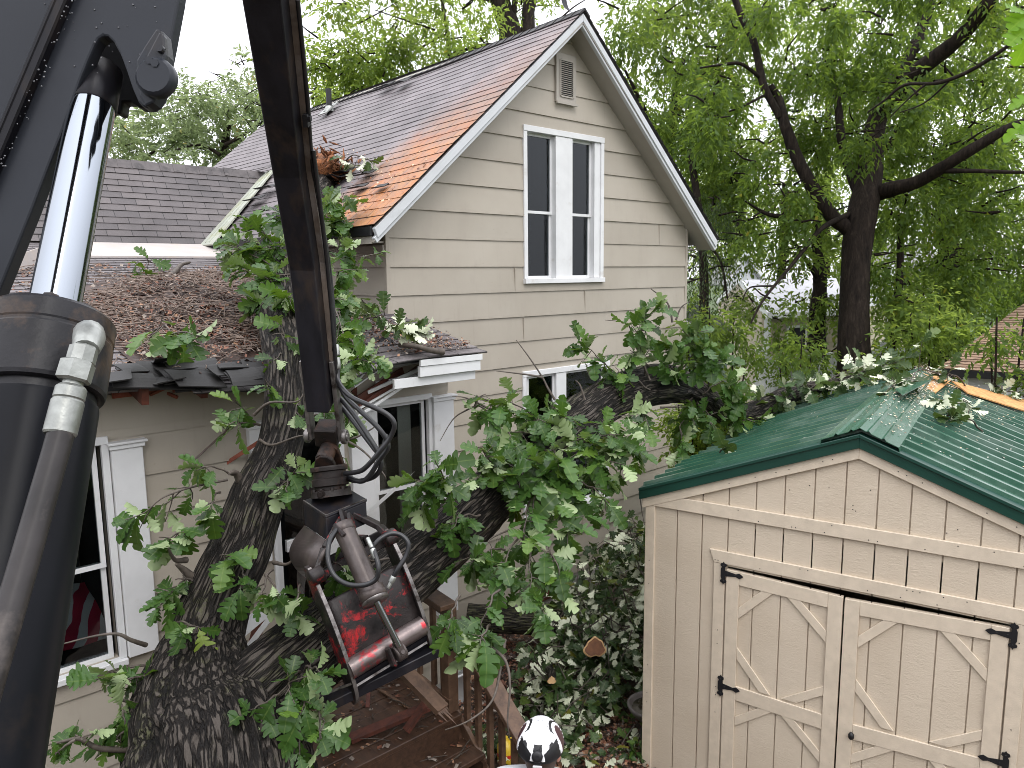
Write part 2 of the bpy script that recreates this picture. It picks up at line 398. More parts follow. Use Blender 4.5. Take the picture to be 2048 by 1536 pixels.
M['green'] = pm("green_painted_metal", (.032, .100, .064), .24, metal=.0, var=.2, vs=3, bs=30, bstr=.04, c2=(.14, .20, .165), c2pos=(.48, .74), c2s=1.6)  # second colour paints pale reflections into the metal
M['greend'] = pm("dark_green_trim_metal", (.008, .045, .032), .38, var=.15)
M['iron'] = pm("black_iron", (.008, .008, .01), .5, var=.3)
M['osb'] = pm("broken_roof_sheathing", (.52, .27, .10), .8, var=.4, vs=18, bs=60, bstr=.5)
M['deck'] = wood_mat("wet_brown_decking", (.105, .056, .034), (.032, .018, .013), .4, (4, 1.0, 4), 7)
M['rail'] = wood_mat("wet_brown_railing", (.20, .118, .075), (.065, .038, .026), .45, (1, 1, 1), 11)
M['redwood'] = wood_mat("red_brown_broken_board", (.17, .05, .03), (.03, .012, .01), .5, (1, 1, 1), 12)
M['gravel'] = pm("yard_soil", (.075, .056, .042), .9, var=.6, vs=25, bs=90, bstr=.8, bdist=.02, c2=(.022, .016, .012), c2pos=(.4, .6), c2s=3)
M['chips'] = pm("fallen_leaf_litter", (.115, .062, .042), .75, var=.75, vs=22, bs=20, c2=(.30, .19, .12), c2pos=(.62, .7), c2s=18)
M['chip2'] = pm("pale_wood_chips", (.62, .48, .32), .8, var=.35, vs=26, bstr=0)
M['mulch'] = pm("brown_wood_mulch", (.17, .105, .07), .8, var=.6, vs=20)
# ================================================================ SETTING: ground
def ground():
    mb = MB(); n = 60
    # fine near patch inside a big sheet reaching the horizon
    xs = [-400, -60, -20] + [x*0.6-8 for x in range(60)] + [45, 90, 400]
    ys = [-400, -60, -20] + [y*0.6-8 for y in range(60)] + [45, 90, 400]
    vs = []
    for y in ys:
        for x in xs:
            z = GZ
            if -9 < x < 30 and -9 < y < 30: z += .05*noise.noise((x*.7, y*.7, 1)) + .03*noise.noise((x*2.1, y*2.1, 5))
            vs.append((x, y, z-.03))
    nx = len(xs)
    fs = [(j*nx+i, j*nx+i+1, (j+1)*nx+i+1, (j+1)*nx+i) for j in range(len(ys)-1) for i in range(nx-1)]
    mb.add(vs, fs, 0, True)
    m, t, b = newmat("yard_grass_and_soil"); v = coords(t)
    k = ramp(t, noi(t, v, .35, 5), [(.42, 0), (.58, 1)])
    g = ramp(t, noi(t, v, 14, 5), [(.3, (.035, .07, .018)), (.7, (.075, .13, .035))])
    s = ramp(t, noi(t, v, 20, 6), [(.3, (.035, .024, .017)), (.7, (.11, .075, .052))])
    sx = nd(t, "ShaderNodeSeparateXYZ"); t.links.new(v, sx.inputs[0])
    near = ramp(t, mth(t, 'MULTIPLY', sx.outputs[0], .1), [(.32, 0), (.45, 1)])
    t.links.new(mix(t, mth(t, 'MULTIPLY', mth(t, 'ADD', mth(t, 'MULTIPLY', k, .4), .6), near), s, g), b.inputs["Base Color"]); b.inputs["Roughness"].default_value = .9
    bump(t, b, noi(t, v, 40, 5), .8, .03)
    return tag(mb.build("ground", m), kind="structure")
ground()

# ================================================================ THE BEIGE HOUSE
E0 = 0.29                        # exposure of one siding board
WX = 5.11                        # gable width
CX = WX/2
TP = 0.865                       # roof pitch (rise per run)
ZR = 2.885                       # ridge height at the roof surface
YB = 8.2                         # back end of the main roof
house = thing("clapboard_house", "beige clapboard house with steep gable, rust stained roof and crushed porch", "house", (CX, 0, GZ))

def siding(mb, O, U, Nn, z0, z1, lim, holes=(), step=.016, seed=1):
    rr = random.Random(seed); O = Vector((O[0], O[1], 0)); U = Vector((U[0], U[1], 0)); Nn = Vector((Nn[0], Nn[1], 0))
    k0 = math.floor(z0/E0); k1 = math.ceil(z1/E0)
    def P(u, z, off): return O+U*u+Nn*off+Vector((0, 0, z))
    for k in range(k0, k1):
        a0 = max(z0, k*E0); b0 = min(z1, (k+1)*E0)
        st = step*rr.uniform(.8, 1.2)
        cuts = sorted({a0, b0} | {h[j] for h in holes for j in (2, 3) if a0 < h[j] < b0})
        for a, b in zip(cuts[:-1], cuts[1:]):
            if b-a < 1e-4: continue
            la, ra = lim(a); lb, rb = lim(b); mid = (a+b)/2
            segs = [(None, None)]
            hs = sorted([h for h in holes if h[2] <= mid <= h[3]])
            edges = [None]+[e for h in hs for e in (h[0], h[1])]+[None]
            for i in range(0, len(edges), 2):
                ul, ur = edges[i], edges[i+1]
                u0a = la if ul is None else ul; u0b = lb if ul is None else ul
                u1a = ra if ur is None else ur; u1b = rb if ur is None else ur
                if u1a-u0a < .01 and u1b-u0b < .01: continue
                off = lambda z: .003+st*(1-(z-k*E0)/E0)
                q = [P(u0a, a, off(a)), P(u1a, a, off(a)), P(u1b, b, off(b)), P(u0b, b, off(b))]
                mb.add(q, [(0, 1, 2, 3)])
                if abs(a-k*E0) < 1e-4:
                    mb.add([P(u0a, a, off(a)), P(u0a, a, -.01), P(u1a, a, -.01), P(u1a, a, off(a))], [(0, 1, 2, 3)])

def glim(z):
    if z <= .586: return (0.0, WX)
    d = (z-.586)/.87 - .06
    return (min(d, CX), max(WX-d, CX))
WIN_U = (1.93, 3.21, -.14, 1.53)       # upper window opening on the gable
WIN_L = (1.89, 3.35, -3.05, -1.30)     # lower window opening
mb = MB()
siding(mb, (0, 0), (1, 0), (0, -1), -4.0, 2.72, glim, [WIN_U, WIN_L], seed=3)
# joint strips between boards
rj = random.Random(5)
for (x, k) in [(1.73, -1), (1.86, -3), (2.93, -2), (4.45, 1), (.62, -8), (1.05, -12), (3.9, -5), (4.3, -9), (.55, -13), (2.9, -12)]:
    box(mb, x-.004, x+.004, -.021, 0, k*E0+.004, (k+1)*E0-.012)
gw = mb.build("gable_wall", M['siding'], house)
# wall body behind the boards (keeps light out)
mb = MB()
def wall_with_holes(mb, x0, x1, z0, z1, y0, y1, holes):
    zs = sorted({z0, z1} | {h[2] for h in holes} | {h[3] for h in holes})
    for a, b in zip(zs[:-1], zs[1:]):
        hs = sorted([h for h in holes if h[2] <= (a+b)/2 <= h[3]]); e = [x0]+[q for h in hs for q in (h[0], h[1])]+[x1]
        for i in range(0, len(e), 2):
            if e[i+1]-e[i] > .005: box(mb, e[i], e[i+1], y0, y1, a, b)
wall_with_holes(mb, .02, WX-.02, GZ, .58, .012, .12, [(a+.0, b, c, d) for a, b, c, d in (WIN_U[:3]+(.58,), WIN_L)])
for (x0, x1) in ((.3, WIN_U[0]), (WIN_U[1], WX-.3)):
    box(mb, x0, x1, .013, .12, .581, .80)
prism(mb, [(.35, .80), (WIN_U[0], .80), (WIN_U[0], 1.6), (1.2, 1.55)], (0, .014, 0), (1, 0, 0), (0, 0, 1), (0, 1, 0), .1)
prism(mb, [(WX-.35, .80), (WX-1.2, 1.55), (WIN_U[1], 1.6), (WIN_U[1], .80)], (0, .014, 0), (1, 0, 0), (0, 0, 1), (0, 1, 0), .1)
prism(mb, [(1.25, 1.601), (WX-1.25, 1.601), (CX, 2.70)], (0, .015, 0), (1, 0, 0), (0, 0, 1), (0, 1, 0), .1)
box(mb, WX-.11, WX-.012, .13, YB-.1, GZ, .55)          # far right wall
box(mb, .012, WX-.012, YB-.2, YB-.1, GZ, .55)
prism(mb, [(.1, .551), (WX-.1, .551), (CX, 2.68)], (0, YB-.2, 0), (1, 0, 0), (0, 0, 1), (0, 1, 0), .1)
mb.build("wall_core", M['siding'], house)
mb = MB()
siding(mb, (0, 8.0), (0, -1), (-1, 0), -.6, .42, lambda z: (0.0, 8.0), seed=9)
box(mb, .012, .1, .12, 8.0, GZ, .40)
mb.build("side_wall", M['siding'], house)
mb = MB()   # corner boards
for (x, y) in ((0, 0),):
    box(mb, x-.018, x+.03, y-.022, y+.03, -.6, .42)
box(mb, WX-.03, WX+.02, -.022, .03, -4.0, .58)
mb.build("corner_board", M['siding'], house, bevel=.004)
mb = MB(); box(mb, 0.02, WX-.02, -.004, .1, GZ-.3, -4.0); box(mb, 1.75, 1.78, -.02, .0, GZ, -3.95)
mb.build("foundation", M['found'], house)

# ---- main roof
def shingles(mb, O, U, V, N, ulim, vlen, course=.14, nseg=24, sag=None, seed=0, v0=0.0, thick=.012):
    rr = random.Random(seed); O = Vector(O); U = Vector(U); V = Vector(V); N = Vector(N)
    n = int(math.ceil((vlen-v0)/course-1e-6))
    for i in range(n):
        a = v0+i*course; b = min(vlen, a+course*1.12); ja = rr.uniform(-.006, .006)
        ua0, ua1 = ulim(a); ub0, ub1 = ulim(b); vs = []; uv = []; fs = []
        if ua1-ua0 < .02 and ub1-ub0 < .02: continue
        for j in range(nseg+1):
            f = j/nseg; ua = ua0+(ua1-ua0)*f; ub = ub0+(ub1-ub0)*f
            da = sag(ua, a) if sag else 0; db = sag(ub, b) if sag else 0
            w = .0035*noise.noise((ua*5, i*7.7, seed))
            ht = thick+.004*abs(noise.noise((ua*2.3, i*3.1, seed+4)))
            vs += [O+U*ua+V*(a+ja+w)+N*(da-.002), O+U*ua+V*(a+ja+w)+N*(ht+da), O+U*ub+V*b+N*(.002+db)]
            uv += [(ua, a+.002), (ua, a+.006), (ub, b)]
        for j in range(nseg):
            k = j*3; fs += [(k, k+3, k+4, k+1), (k+1, k+4, k+5, k+2)]
        mb.add(vs, fs, 0, False, uv)
cs, sn = 1/math.sqrt(1+TP*TP), TP/math.sqrt(1+TP*TP)
XE = -.335                                  # left eave
RL = (CX-XE)/cs                             # slope length
ZE = ZR-TP*(CX-XE)
mb = MB()
sagm = lambda u, v: -.05*math.sin(math.pi*min(1, max(0, u/8.5))) + .012*noise.noise((u*.9, v*1.3, 2)) - (.03*math.exp(-((u-2.3)/.8)**2-(v/.7)**2))
shingles(mb, (XE, -.335, ZE), (0, 1, 0), (cs, 0, sn), (-sn, 0, cs), lambda v: (0, YB+.335), RL, nseg=46, sag=sagm, seed=2, thick=.008)
roofL = mb.build("main_roof", M['roofmain'], house)
mb = MB()
shingles(mb, (WX-XE, YB, ZE), (0, -1, 0), (-cs, 0, sn), (sn, 0, cs), lambda v: (0, YB+.335), RL, nseg=24, seed=3)
mb.build("main_roof", M['roofwing'], house)
mb = MB()   # sheathing below the shingles
for s in (-1, 1):
    a = Vector((CX, 0, ZR-.004)); e = Vector((CX+s*(CX-XE), 0, ZE-.004)); nn = Vector((s*sn, 0, cs))
    d = (e-a)
    vs = [a+Vector((0, -.31, 0)), e+Vector((0, -.31, 0)), e+Vector((0, YB, 0)), a+Vector((0, YB, -.0))]
    lo = [q-nn*.06 for q in vs]
    mb.add([q-nn*.07 if i in (0, 1, 2, 3) else q for i, q in enumerate(vs)]+[q-nn*.10 for q in vs], BOXF)
mb.build("roof_sheathing", M['soffit'], house)
mb = MB()   # ridge cap shingles
for i in range(58):
    y0 = -.34+i*.147; s1 = sagm(y0+.335, RL)
    for s in (-1, 1):
        a = Vector((CX, y0, ZR+.028+s1)); c = Vector((s*.125*cs, 0, -.125*sn)); n_ = Vector((s*sn, 0, cs))
        L = .17; up = .012*(1 if i % 2 else .5)
        vs = [a, a+c, a+c+Vector((0, L, 0))-n_*.01, a+Vector((0, L, 0))-n_*.01]; vs2 = [q-n_*.02 for q in vs]
        mb.add(vs+vs2, [(0, 1, 2, 3), (0, 4, 5, 1), (1, 5, 6, 2)])
rc = mb.build("ridge_cap", M['roofwing'], roofL)
mb = MB()   # vent pipe with its flashing, in the upper roof
pv = Vector((CX-.32, 5.0, ZR-TP*.32))
tube(mb, [pv-Vector((0, 0, .1)), pv+Vector((0, 0, .33))], [.045, .045], 14); 
o = pv+Vector((-.02, 0, .015)); boxx(mb, o, Vector((cs, 0, sn))*.15, (0, .14, 0), Vector((-sn, 0, cs))*.008, 1); lathe(mb, [(.10, 0), (.055, .09)], pv-Vector((0, 0, .03)), (0, 0, 1), 14, 1)
mb.build("vent_pipe", [M['iron'], M['zinc']], roofL)
mb = MB()   # curled ridge shingle and lifted tabs
def flap(mb, p, u, v, n, w, l, lift, m=0, segs=5):
    p = Vector(p); u = Vector(u); v = Vector(v); n = Vector(n); vs = []
    for i in range(segs+1):
        f = i/segs; h = lift*f*f
        c = p+v*(l*f*(1-.25*f))+n*h
        vs += [c-u*(w/2), c+u*(w/2)]
    vs2 = [q+n*.008 for q in vs]; k = len(vs)
    fs = [(2*i, 2*i+1, 2*i+3, 2*i+2) for i in range(segs)]+[(k+2*i, k+2*i+2, k+2*i+3, k+2*i+1) for i in range(segs)]
    fs += [(2*i, 2*i+2, k+2*i+2, k+2*i) for i in range(segs)]+[(2*i+1, k+2*i+1, k+2*i+3, 2*i+3) for i in range(segs)]+[(2*segs, 2*segs+1, k+2*segs+1, k+2*segs), (0, k, k+1, 1)]
    mb.add(vs+vs2, fs, m)
flap(mb, (CX-.02, -.12, ZR+.03), (.9, .3, 0), (-.25, .5, .3), (0, -.1, 1), .17, .22, .14); mb.build("curled_shingle", M['black'], roofL)
SLN = Vector((-sn, 0, cs)); SLV = Vector((cs, 0, sn))
for (px, py, w, l, lf, uu) in [(780, 168, .35, .3, .05, 1), (815, 160, .3, .35, .06, 1), (700, 340, .3, .3, .08, 1), (690, 352, .25, .3, .12, 1), (742, 345, .28, .22, .05, 1), (520, 395, .4, .25, .06, 1), (545, 372, .5, .25, .07, 1), (505, 430, .4, .25, .05, 1), (560, 415, .4, .3, .09, 1), (728, 372, .25, .2, .05, 1), (770, 372, .2, .16, .03, 1)]:
    p = atp(px, py, Vector((CX, 0, ZR)), SLN)+SLN*.02
    mb = MB(); flap(mb, p, Vector((0, 1, 0)), -SLV, SLN, w, l*.8, lf); mb.build("lifted_shingle", M['roofwing'], roofL)
# valley flashing between the main roof and the wing
VT = Vector((.93, 4.66, 1.46)); VB = Vector((-.345, 3.96, .355))
dv = (VB-VT).normalized()
mb = MB()
w1 = Vector((0, -.46, 0))
o = SLN*.026
vs = [VT+o, VB+o+dv*.05, VB+o+dv*.05+w1, VT+o+w1*.65]
mb.add(vs+[q-SLN*.02 for q in vs], BOXF)
for f in (.34, .62): beam(mb, VT+o+w1*f*.8+SLN*.006, VB+o+w1*f+SLN*.006, .014, .012, SLN)
mb.build("valley_flashing", M['valley'], roofL)

# rake boards on the gable, soffits, eave fascia
mb = MB()
for s in (-1, 1):
    ap = Vector((CX, -.30, ZR)); tip = Vector((CX+s*(CX-XE-.012), -.30, ZE))
    dz = Vector((0, 0, -1))
    for (t0, t1, ya, yb) in ((.03, .118, -.318, -.27), (.120, .165, -.300, -.25)):
        q = [ap+dz*t0, tip+dz*t0, tip+dz*(t1)+Vector((-s*.035, 0, 0)), ap+dz*t1]
        q0 = [Vector((v.x, ya, v.z)) for v in q]; q1 = [Vector((v.x, yb, v.z)) for v in q]
        mb.add(q0+q1, BOXF)
rk = mb.build("rake_board", M['rake'], house, bevel=.004)
mb = MB()
for s in (-1, 1):
    a = Vector((CX, 0, ZR-.135)); e = Vector((CX+s*(CX-XE-.02), 0, ZE-.135))
    vs = [a+Vector((0, -.29, 0)), e+Vector((0, -.29, 0)), e+Vector((0, .01, 0)), a+Vector((0, .01, 0))]
    mb.add(vs+[q+Vector((0, 0, -.018)) for q in vs], BOXF)
box(mb, XE+.02, 0, 0.011, 6, ZE-.15, ZE-.13); box(mb, WX, WX-XE-.02, .011, YB, ZE-.15, ZE-.13)
mb.build("soffit", M['soffit'], house)
mb = MB()
box(mb, XE-.01, XE+.015, -.27, 3.8, ZE-.095, ZE-.012, 1)
box(mb, XE+.016, XE+.03, -.24, 3.8, ZE-.17, ZE-.10, 0); box(mb, -.01, -.04, .0, 3.8, ZE-.17, ZE-.24, 0)
mb.build("eave_fascia", [M['soffit'], M['iron']], house)

# gable vent
mb = MB()
box(mb, 2.39, 2.73, -.045, -.004, 1.92, 2.47)
gv = mb.build("gable_vent", M['soffit'], house, bevel=.004)
mb = MB(); box(mb, 2.455, 2.665, -.050, -.046, 1.995, 2.385)
mb.build("dark_opening", M['iron'], gv)
mb = MB()
for i in range(17):
    z = 2.0+i*.0228; boxx(mb, (2.56, -.054, z+.008), (.103, 0, 0), (0, .007, .0035), (0, -.0015, .003))
for x in (2.451, 2.669): box(mb, x-.008, x+.008, -.058, -.046, 1.985, 2.395)
for z in (1.985, 2.395): box(mb, 2.46, 2.66, -.0575, -.046, z-.008, z+.008)
box(mb, 2.38, 2.74, -.07, -.046, 1.895, 1.918)
mb.build("louvre", M['soffit'], gv)

# ---- windows
def window(par, x0, x1, z0, z1, y, units, cas=.06, sill=True, proud=.03, recess=.045, deep=.9, curtains=(), trim='trim', zm=None, lowmat=None):
    mb = MB()
    yf = y-proud
    box(mb, x0-cas, x0, yf, y+recess, z0, z1); box(mb, x1, x1+cas, yf, y+recess, z0, z1)
    box(mb, x0-cas, x1+cas, yf-.004, y+recess, z1, z1+cas+.01)
    if sill: box(mb, x0-cas-.01, x1+cas-.0, yf-.03, y+recess, z0-cas, z0)
    else: box(mb, x0-cas, x1+cas, yf-.002, y+recess, z0-cas, z0)
    mulls = []
    for (a, b), (c, d) in zip(units[:-1], units[1:]): box(mb, b, c, yf+.006, y+recess+.002, z0+.001, z1-.001)
    w = mb.build("window", M[trim], par, bevel=.004)
    sb = MB(); gb = MB()
    for i, (a, b) in enumerate(units):
        zm_ = zm if zm is not None else (z0+z1)/2
        for (za, zb, yo) in ((zm_, z1, 0.0), (z0, zm_+.03, .022)):
            ys = y+recess-.03+yo; t = .032
            box(sb, a, a+t, ys, ys+.03, za, zb); box(sb, b-t, b, ys, ys+.03, za, zb)
            box(sb, a+t, b-t, ys, ys+.03, za, za+t); box(sb, a+t, b-t, ys, ys+.03, zb-t, zb)
            box(gb, a+t, b-t, ys+.012, ys+.017, za+t, zb-t)
    sb.build("sash", M[trim], w); gb.build("pane", M['glass'], w)
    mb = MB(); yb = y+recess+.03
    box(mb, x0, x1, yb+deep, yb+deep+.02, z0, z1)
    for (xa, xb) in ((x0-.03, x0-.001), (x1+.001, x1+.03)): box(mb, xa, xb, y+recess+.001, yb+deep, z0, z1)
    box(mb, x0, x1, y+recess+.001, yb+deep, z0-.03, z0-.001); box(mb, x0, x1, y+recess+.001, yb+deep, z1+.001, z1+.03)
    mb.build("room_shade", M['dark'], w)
    if curtains:
        mb = MB()
        for (a, b, za, zb, a2, b2) in curtains:
            n = 26; vs = []
            for i in range(n+1):
                f = i/n; dy = .02*math.sin(f*18+a*9)
                vs += [(a+(b-a)*f, yb+.10+dy, zb), (a2+(b2-a2)*f, yb+.10+dy*1.3, za)]
            mb.add(vs, [(2*i, 2*i+1, 2*i+3, 2*i+2) for i in range(n)], 0, True)
            mb.add([Vector(q)+Vector((0, .004, 0)) for q in vs], [(2*i, 2*i+2, 2*i+3, 2*i+1) for i in range(n)], 0, True)
        mb.build("curtain", M['curtain'], w)
    return w
ww = window(house, *WIN_U[:2], WIN_U[2], WIN_U[3], 0, [(1.955, 2.40), (2.69, 3.10)], cas=.058, zm=.62, recess=.075,
       curtains=[(1.96, 2.12, -.12, 1.5, 1.96, 1.98), (2.70, 3.10, -.12, 1.5, 2.72, 3.08)])
mb = MB(); box(mb, 3.101, 3.208, -.012, .074, -.138, 1.529); mb.build("jamb", M['trim'], ww)
tag(ww, label="tall upper pair of sash windows with grey curtains")
w2 = window(house, *WIN_L[:2], WIN_L[2], WIN_L[3], 0, [(1.93, 2.40), (2.58, 3.32)], cas=.058, zm=-2.2)
mb = MB(); box(mb, 1.965, 2.365, .05, .058, -2.17, -1.34); box(mb, 1.965, 2.365, .07, .078, -3.0, -2.24)
mb.build("plywood_cover", M['ply'], w2); tag(w2, label="lower window with one pane covered by brown board")
# basement window opening, brown
mb = MB(); box(mb, 2.05, 2.45, -.03, -.004, -4.2, -3.8); mb.build("basement_hatch", M['redwood'], house, bevel=.005)

# ---- the wing behind (its ridge runs along x)
VN = Vector((0, -(VT.z-VB.z), (VT.y-VB.y))).normalized(); VV = Vector((0, VT.y-VB.y, VT.z-VB.z)).normalized()
wl = (VT-VB).length; vl = math.hypot(VT.y-VB.y, VT.z-VB.z)
mb = MB()
shingles(mb, (-7.2, VB.y, VB.z), (1, 0, 0), VV, VN, lambda v: (0, 7.2+VB.x+(VT.x-VB.x)*(v/vl)-.0), vl, course=.100, nseg=30, seed=6, thick=.011)
m_w = shingle_mat("wing_roof_shingles", (.085, .076, .078), (.122, .107, .107), bw=.30)
for nn in m_w.node_tree.nodes:
    if nn.type == 'TEX_BRICK': nn.inputs["Row Height"].default_value = .100
wing = mb.build("wing_roof", m_w, house)
mb = MB()
for i in range(46):
    x0 = -7.2+i*.178; jz = .01*noise.noise((i*.7, 3, 1))
    if x0 > VT.x-.12: break
    for (n_, vv) in ((VN, VV), (Vector((0, -VN.y, VN.z)), Vector((0, -VV.y, VV.z)))):
        a = Vector((x0, VT.y, VT.z+.03+jz)); c = -vv*.14
        vs = [a, a+Vector((.185, 0, -.008)), a+Vector((.185, 0, -.008))+c, a+c]
        mb.add(vs+[q-n_*.014 for q in vs], [(0, 1, 2, 3), (0, 3, 7, 4), (1, 5, 6, 2), (3, 2, 6, 7)])
flap(mb, (VT.x-.14, VT.y-.06, VT.z+.03), (0, 1, 0), (1, -.3, .1), (0, 0, 1), .25, .22, .07)
mb.build("ridge_cap", pm("grey_ridge_shingle", (.105, .093, .093), .7, var=.3, vs=8, bs=200, bstr=.3, c2=(.06, .054, .055), c2pos=(.5, .6), c2s=5), wing)
mb = MB(); vs = [Vector((-7.2, VT.y, VT.z-.02)), Vector((VT.x, VT.y, VT.z-.02)), Vector((VT.x, VT.y+1.0, VT.z-1.3)), Vector((-7.2, VT.y+1.0, VT.z-1.3))]
mb.add(vs, [(0, 1, 2, 3)]); box(mb, -7.2, .01, 3.99, 5.6, GZ, .28); prism(mb, [(4.02, .28), (5.6, .28), (4.66, 1.4)], (-7.15, 0, 0), (0, 1, 0), (0, 0, 1), (1, 0, 0), 7.2)
mb.build("wing_wall", M['siding'], house)

# ---- the low porch roof
PS = .205
def pz(y): return -.474+PS*y
PNv = Vector((0, -PS, 1)).normalized(); PV = Vector((0, 1, PS)).normalized()
PY0 = -1.42; plen = (3.97-PY0)/PV.y
def pulim(v):
    y = PY0+v*PV.y
    return (0, 7.2+(.10 if y < -.02 else -.005))
# ragged broken eave: the lowest courses are torn away where the trunk came down
def sagp(u, v):
    x = u-7.2; y = PY0+v*PV.y
    s = -.07*math.exp(-((x+2.5)/.6)**2)*math.exp(-max(0, y+1.2)/.5)-.16*math.exp(-((x+1.6)/.55)**2)*math.exp(-max(0, y+1.4)/1.0)
    return s+.01*noise.noise((x*1.1, y*1.1, 9))
mb = MB()
shingles(mb, (-7.2, PY0, pz(PY0)), (1, 0, 0), PV, PNv, lambda v: (4.75, pulim(v)[1]) if v < .27 else (pulim(v)), .279, nseg=30, sag=sagp, seed=11)
shingles(mb, (-7.2, PY0, pz(PY0)), (1, 0, 0), PV, PNv, lambda v: (0, 4.50+.05*math.sin(v*40)) if v < .13 else pulim(v), plen, nseg=60, sag=sagp, seed=12, v0=0.14)
proof = mb.build("porch_roof", M['roofporch'], house)
mb = MB()    # deck boards of that roof, seen where it is torn open
vs = [Vector((-7.2, -1.28, pz(-1.28)-.03)), Vector((-2.45, -1.28, pz(-1.28)-.03)), Vector((-2.05, -1.02, pz(-1.02)-.03)), Vector((-1.35, -1.0, pz(-1.0)-.03)), Vector((-.98, -1.34, pz(-1.34)-.03)), Vector((.05, -1.36, pz(-1.36)-.03)), Vector((.05, 3.96, pz(3.96)-.03)), Vector((-7.2, 3.96, pz(3.96)-.03))]
vs = [v if v.y < -.02 else Vector((min(v.x, -.02), v.y, v.z)) for v in vs]
vs.insert(6, Vector((.05, -.03, pz(-.03)-.03))); vs[7] = Vector((-.02, 3.96, pz(3.96)-.03)); vs.insert(7, Vector((-.02, -.03, pz(-.03)-.03)))
n = len(vs); lo = [v-Vector((0, 0, .025)) for v in vs]
mb.add(vs+lo, [tuple(range(n)), tuple(range(2*n-1, n-1, -1))]+[(i, n+i, n+(i+1) % n, (i+1) % n) for i in range(n)])
mb.build("roof_deck", M['black'], proof)
mb = MB()    # rafters' ends and splinters in the torn eave
for x in (-3.1, -2.72, -2.34, -1.96, -1.55, -1.2): beam(mb, (x, -1.3, pz(-1.3)-.11), (x, -.2, pz(-.2)-.11), .045, .11)
mb.build("rafter", M['redwood'], proof)
mb = MB()    # bent and torn shingle sheets along the broken edge
tr_ = random.Random(12)
for i in range(34):
    f = i/33; px = 232+f*320; py = 752-f*22+tr_.uniform(-14, 22)
    p = atp(px, py, Vector((0, 0, pz(0)+.02-.05*(i % 2))), PNv); u = Vector((1, tr_.uniform(-.22, .22), tr_.uniform(-.14, .14))).normalized()
    flap(mb, p+Vector((0, tr_.uniform(0, .12), .03)), u, Vector((tr_.uniform(-.25, .25), -1, -PS-tr_.uniform(-.12, .35))).normalized(), PNv, tr_.uniform(.14, .34), tr_.uniform(.12, .26), tr_.uniform(-.10, .05))
mb.build("torn_shingle", M['roofporch'], proof)
mb = MB()    # black underlay sheet folded up beside the trunk
A = [atd(700, 700, 6.45), atd(770, 668, 6.6), atd(800, 695, 6.5), atd(798, 716, 6.4), atd(752, 708, 6.35), atd(690, 745, 6.25), atd(660, 780, 6.1)]
vs = [A[0], A[1], A[2], A[3], A[4], A[5]]
mb.add([A[0], A[1], A[2], A[3], A[4]], [(0, 1, 2), (0, 2, 4), (2, 3, 4)]); mb.add([A[0], A[4], A[5], A[6]], [(0, 1, 2), (0, 2, 3)])
mb.add([A[1], A[2], A[3], atd(740, 712, 6.6)], [(0, 1, 2), (0, 2, 3)])
B = [atd(480, 722, 5.75), atd(545, 712, 5.9), atd(560, 775, 5.6), atd(470, 780, 5.6)]; mb.add(B, [(0, 1, 2, 3)])
u = mb.build("torn_underlay", M['black'], proof); sm = u.modifiers.new("solid", 'SOLIDIFY'); sm.thickness = .008
# flashing strip where the wing meets the porch roof
mb = MB()
def pstrip(x0, x1, y0, y1, h=.03, m=0):
    vs = [Vector((x0, y0, pz(y0)+h)), Vector((x1, y0, pz(y0)+h)), Vector((x1, y1, pz(y1)+h)), Vector((x0, y1, pz(y1)+h))]
    mb.add(vs+[v-Vector((0, 0, .022)) for v in vs], BOXF, m)
pstrip(-1.95, -.30, 3.0, 3.92); pstrip(-7.2, -2.9, 3.35, 3.92)
a = atp(8, 545, Vector((0, 0, pz(0)+.04)), PNv); b = atp(96, 512, Vector((0, 0, pz(0)+.04)), PNv); beam(mb, a, b, .02, .22, (0, .3, 1), 0, .1)
mb.build("wall_flashing", M['flash'], proof)
# porch eave boards: whole on the right, broken on the left
mb = MB()
ye = -1.42
box(mb, -.62, .045, ye, ye+.03, pz(ye)-.065, pz(ye)-.012); box(mb, -.62, .03, ye+.012, ye+.05, pz(ye)-.155, pz(ye)-.068); box(mb, -.85, .0, ye+.05, ye+.08, pz(ye)-.235, pz(ye)-.157)
box(mb, .028, .05, ye+.05, -.02, pz(ye)-.10, pz(ye)-.03)
for (p0, p1, w) in [((852, 718, 6.7), (735, 742, 6.4), .045), ((862, 728, 6.6), (735, 785, 6.22), .03), ((860, 738, 6.58), (708, 838, 6.0), .022), ((858, 745, 6.62), (740, 795, 6.3), .05), ((846, 752, 6.6), (752, 770, 6.35), .06), ((862, 735, 6.6), (710, 822, 6.05), .016), ((760, 712, 6.3), (706, 770, 6.05), .018), ((782, 722, 6.35), (708, 775, 6.05), .012)]:
    beam(mb, atd(*p0), atd(*p1), .018, w, (0, 0, 1))
for (p0, p1, w) in [((838, 735, 6.65), (715, 818, 6.08), .05), ((806, 742, 6.55), (716, 800, 6.15), .07), ((770, 728, 6.6), (706, 790, 6.3), .08)]:
    beam(mb, atd(*p0), atd(*p1), .02, w, (0, 0, 1), 1)
pf = mb.build("porch_fascia", [M['trim'], M['redwood']], house, bevel=.002)
mb = MB()
for (p0, p1, w) in [((225, 792, 5.0), (330, 780, 5.3), .035), ((330, 782, 5.3), (520, 770, 5.6), .03), ((310, 775, 5.3), (355, 795, 5.3), .02), ((345, 770, 5.3), (300, 790, 5.2), .018), ((225, 772, 4.9), (300, 768, 5.1), .03), ((415, 740, 5.6), (430, 790, 5.6), .03), ((355, 745, 5.4), (440, 765, 5.5), .03)]:
    beam(mb, atd(*p0), atd(*p1), .02, w, (0, 0, 1))
mb.build("splintered_edge", M['splint'], pf)

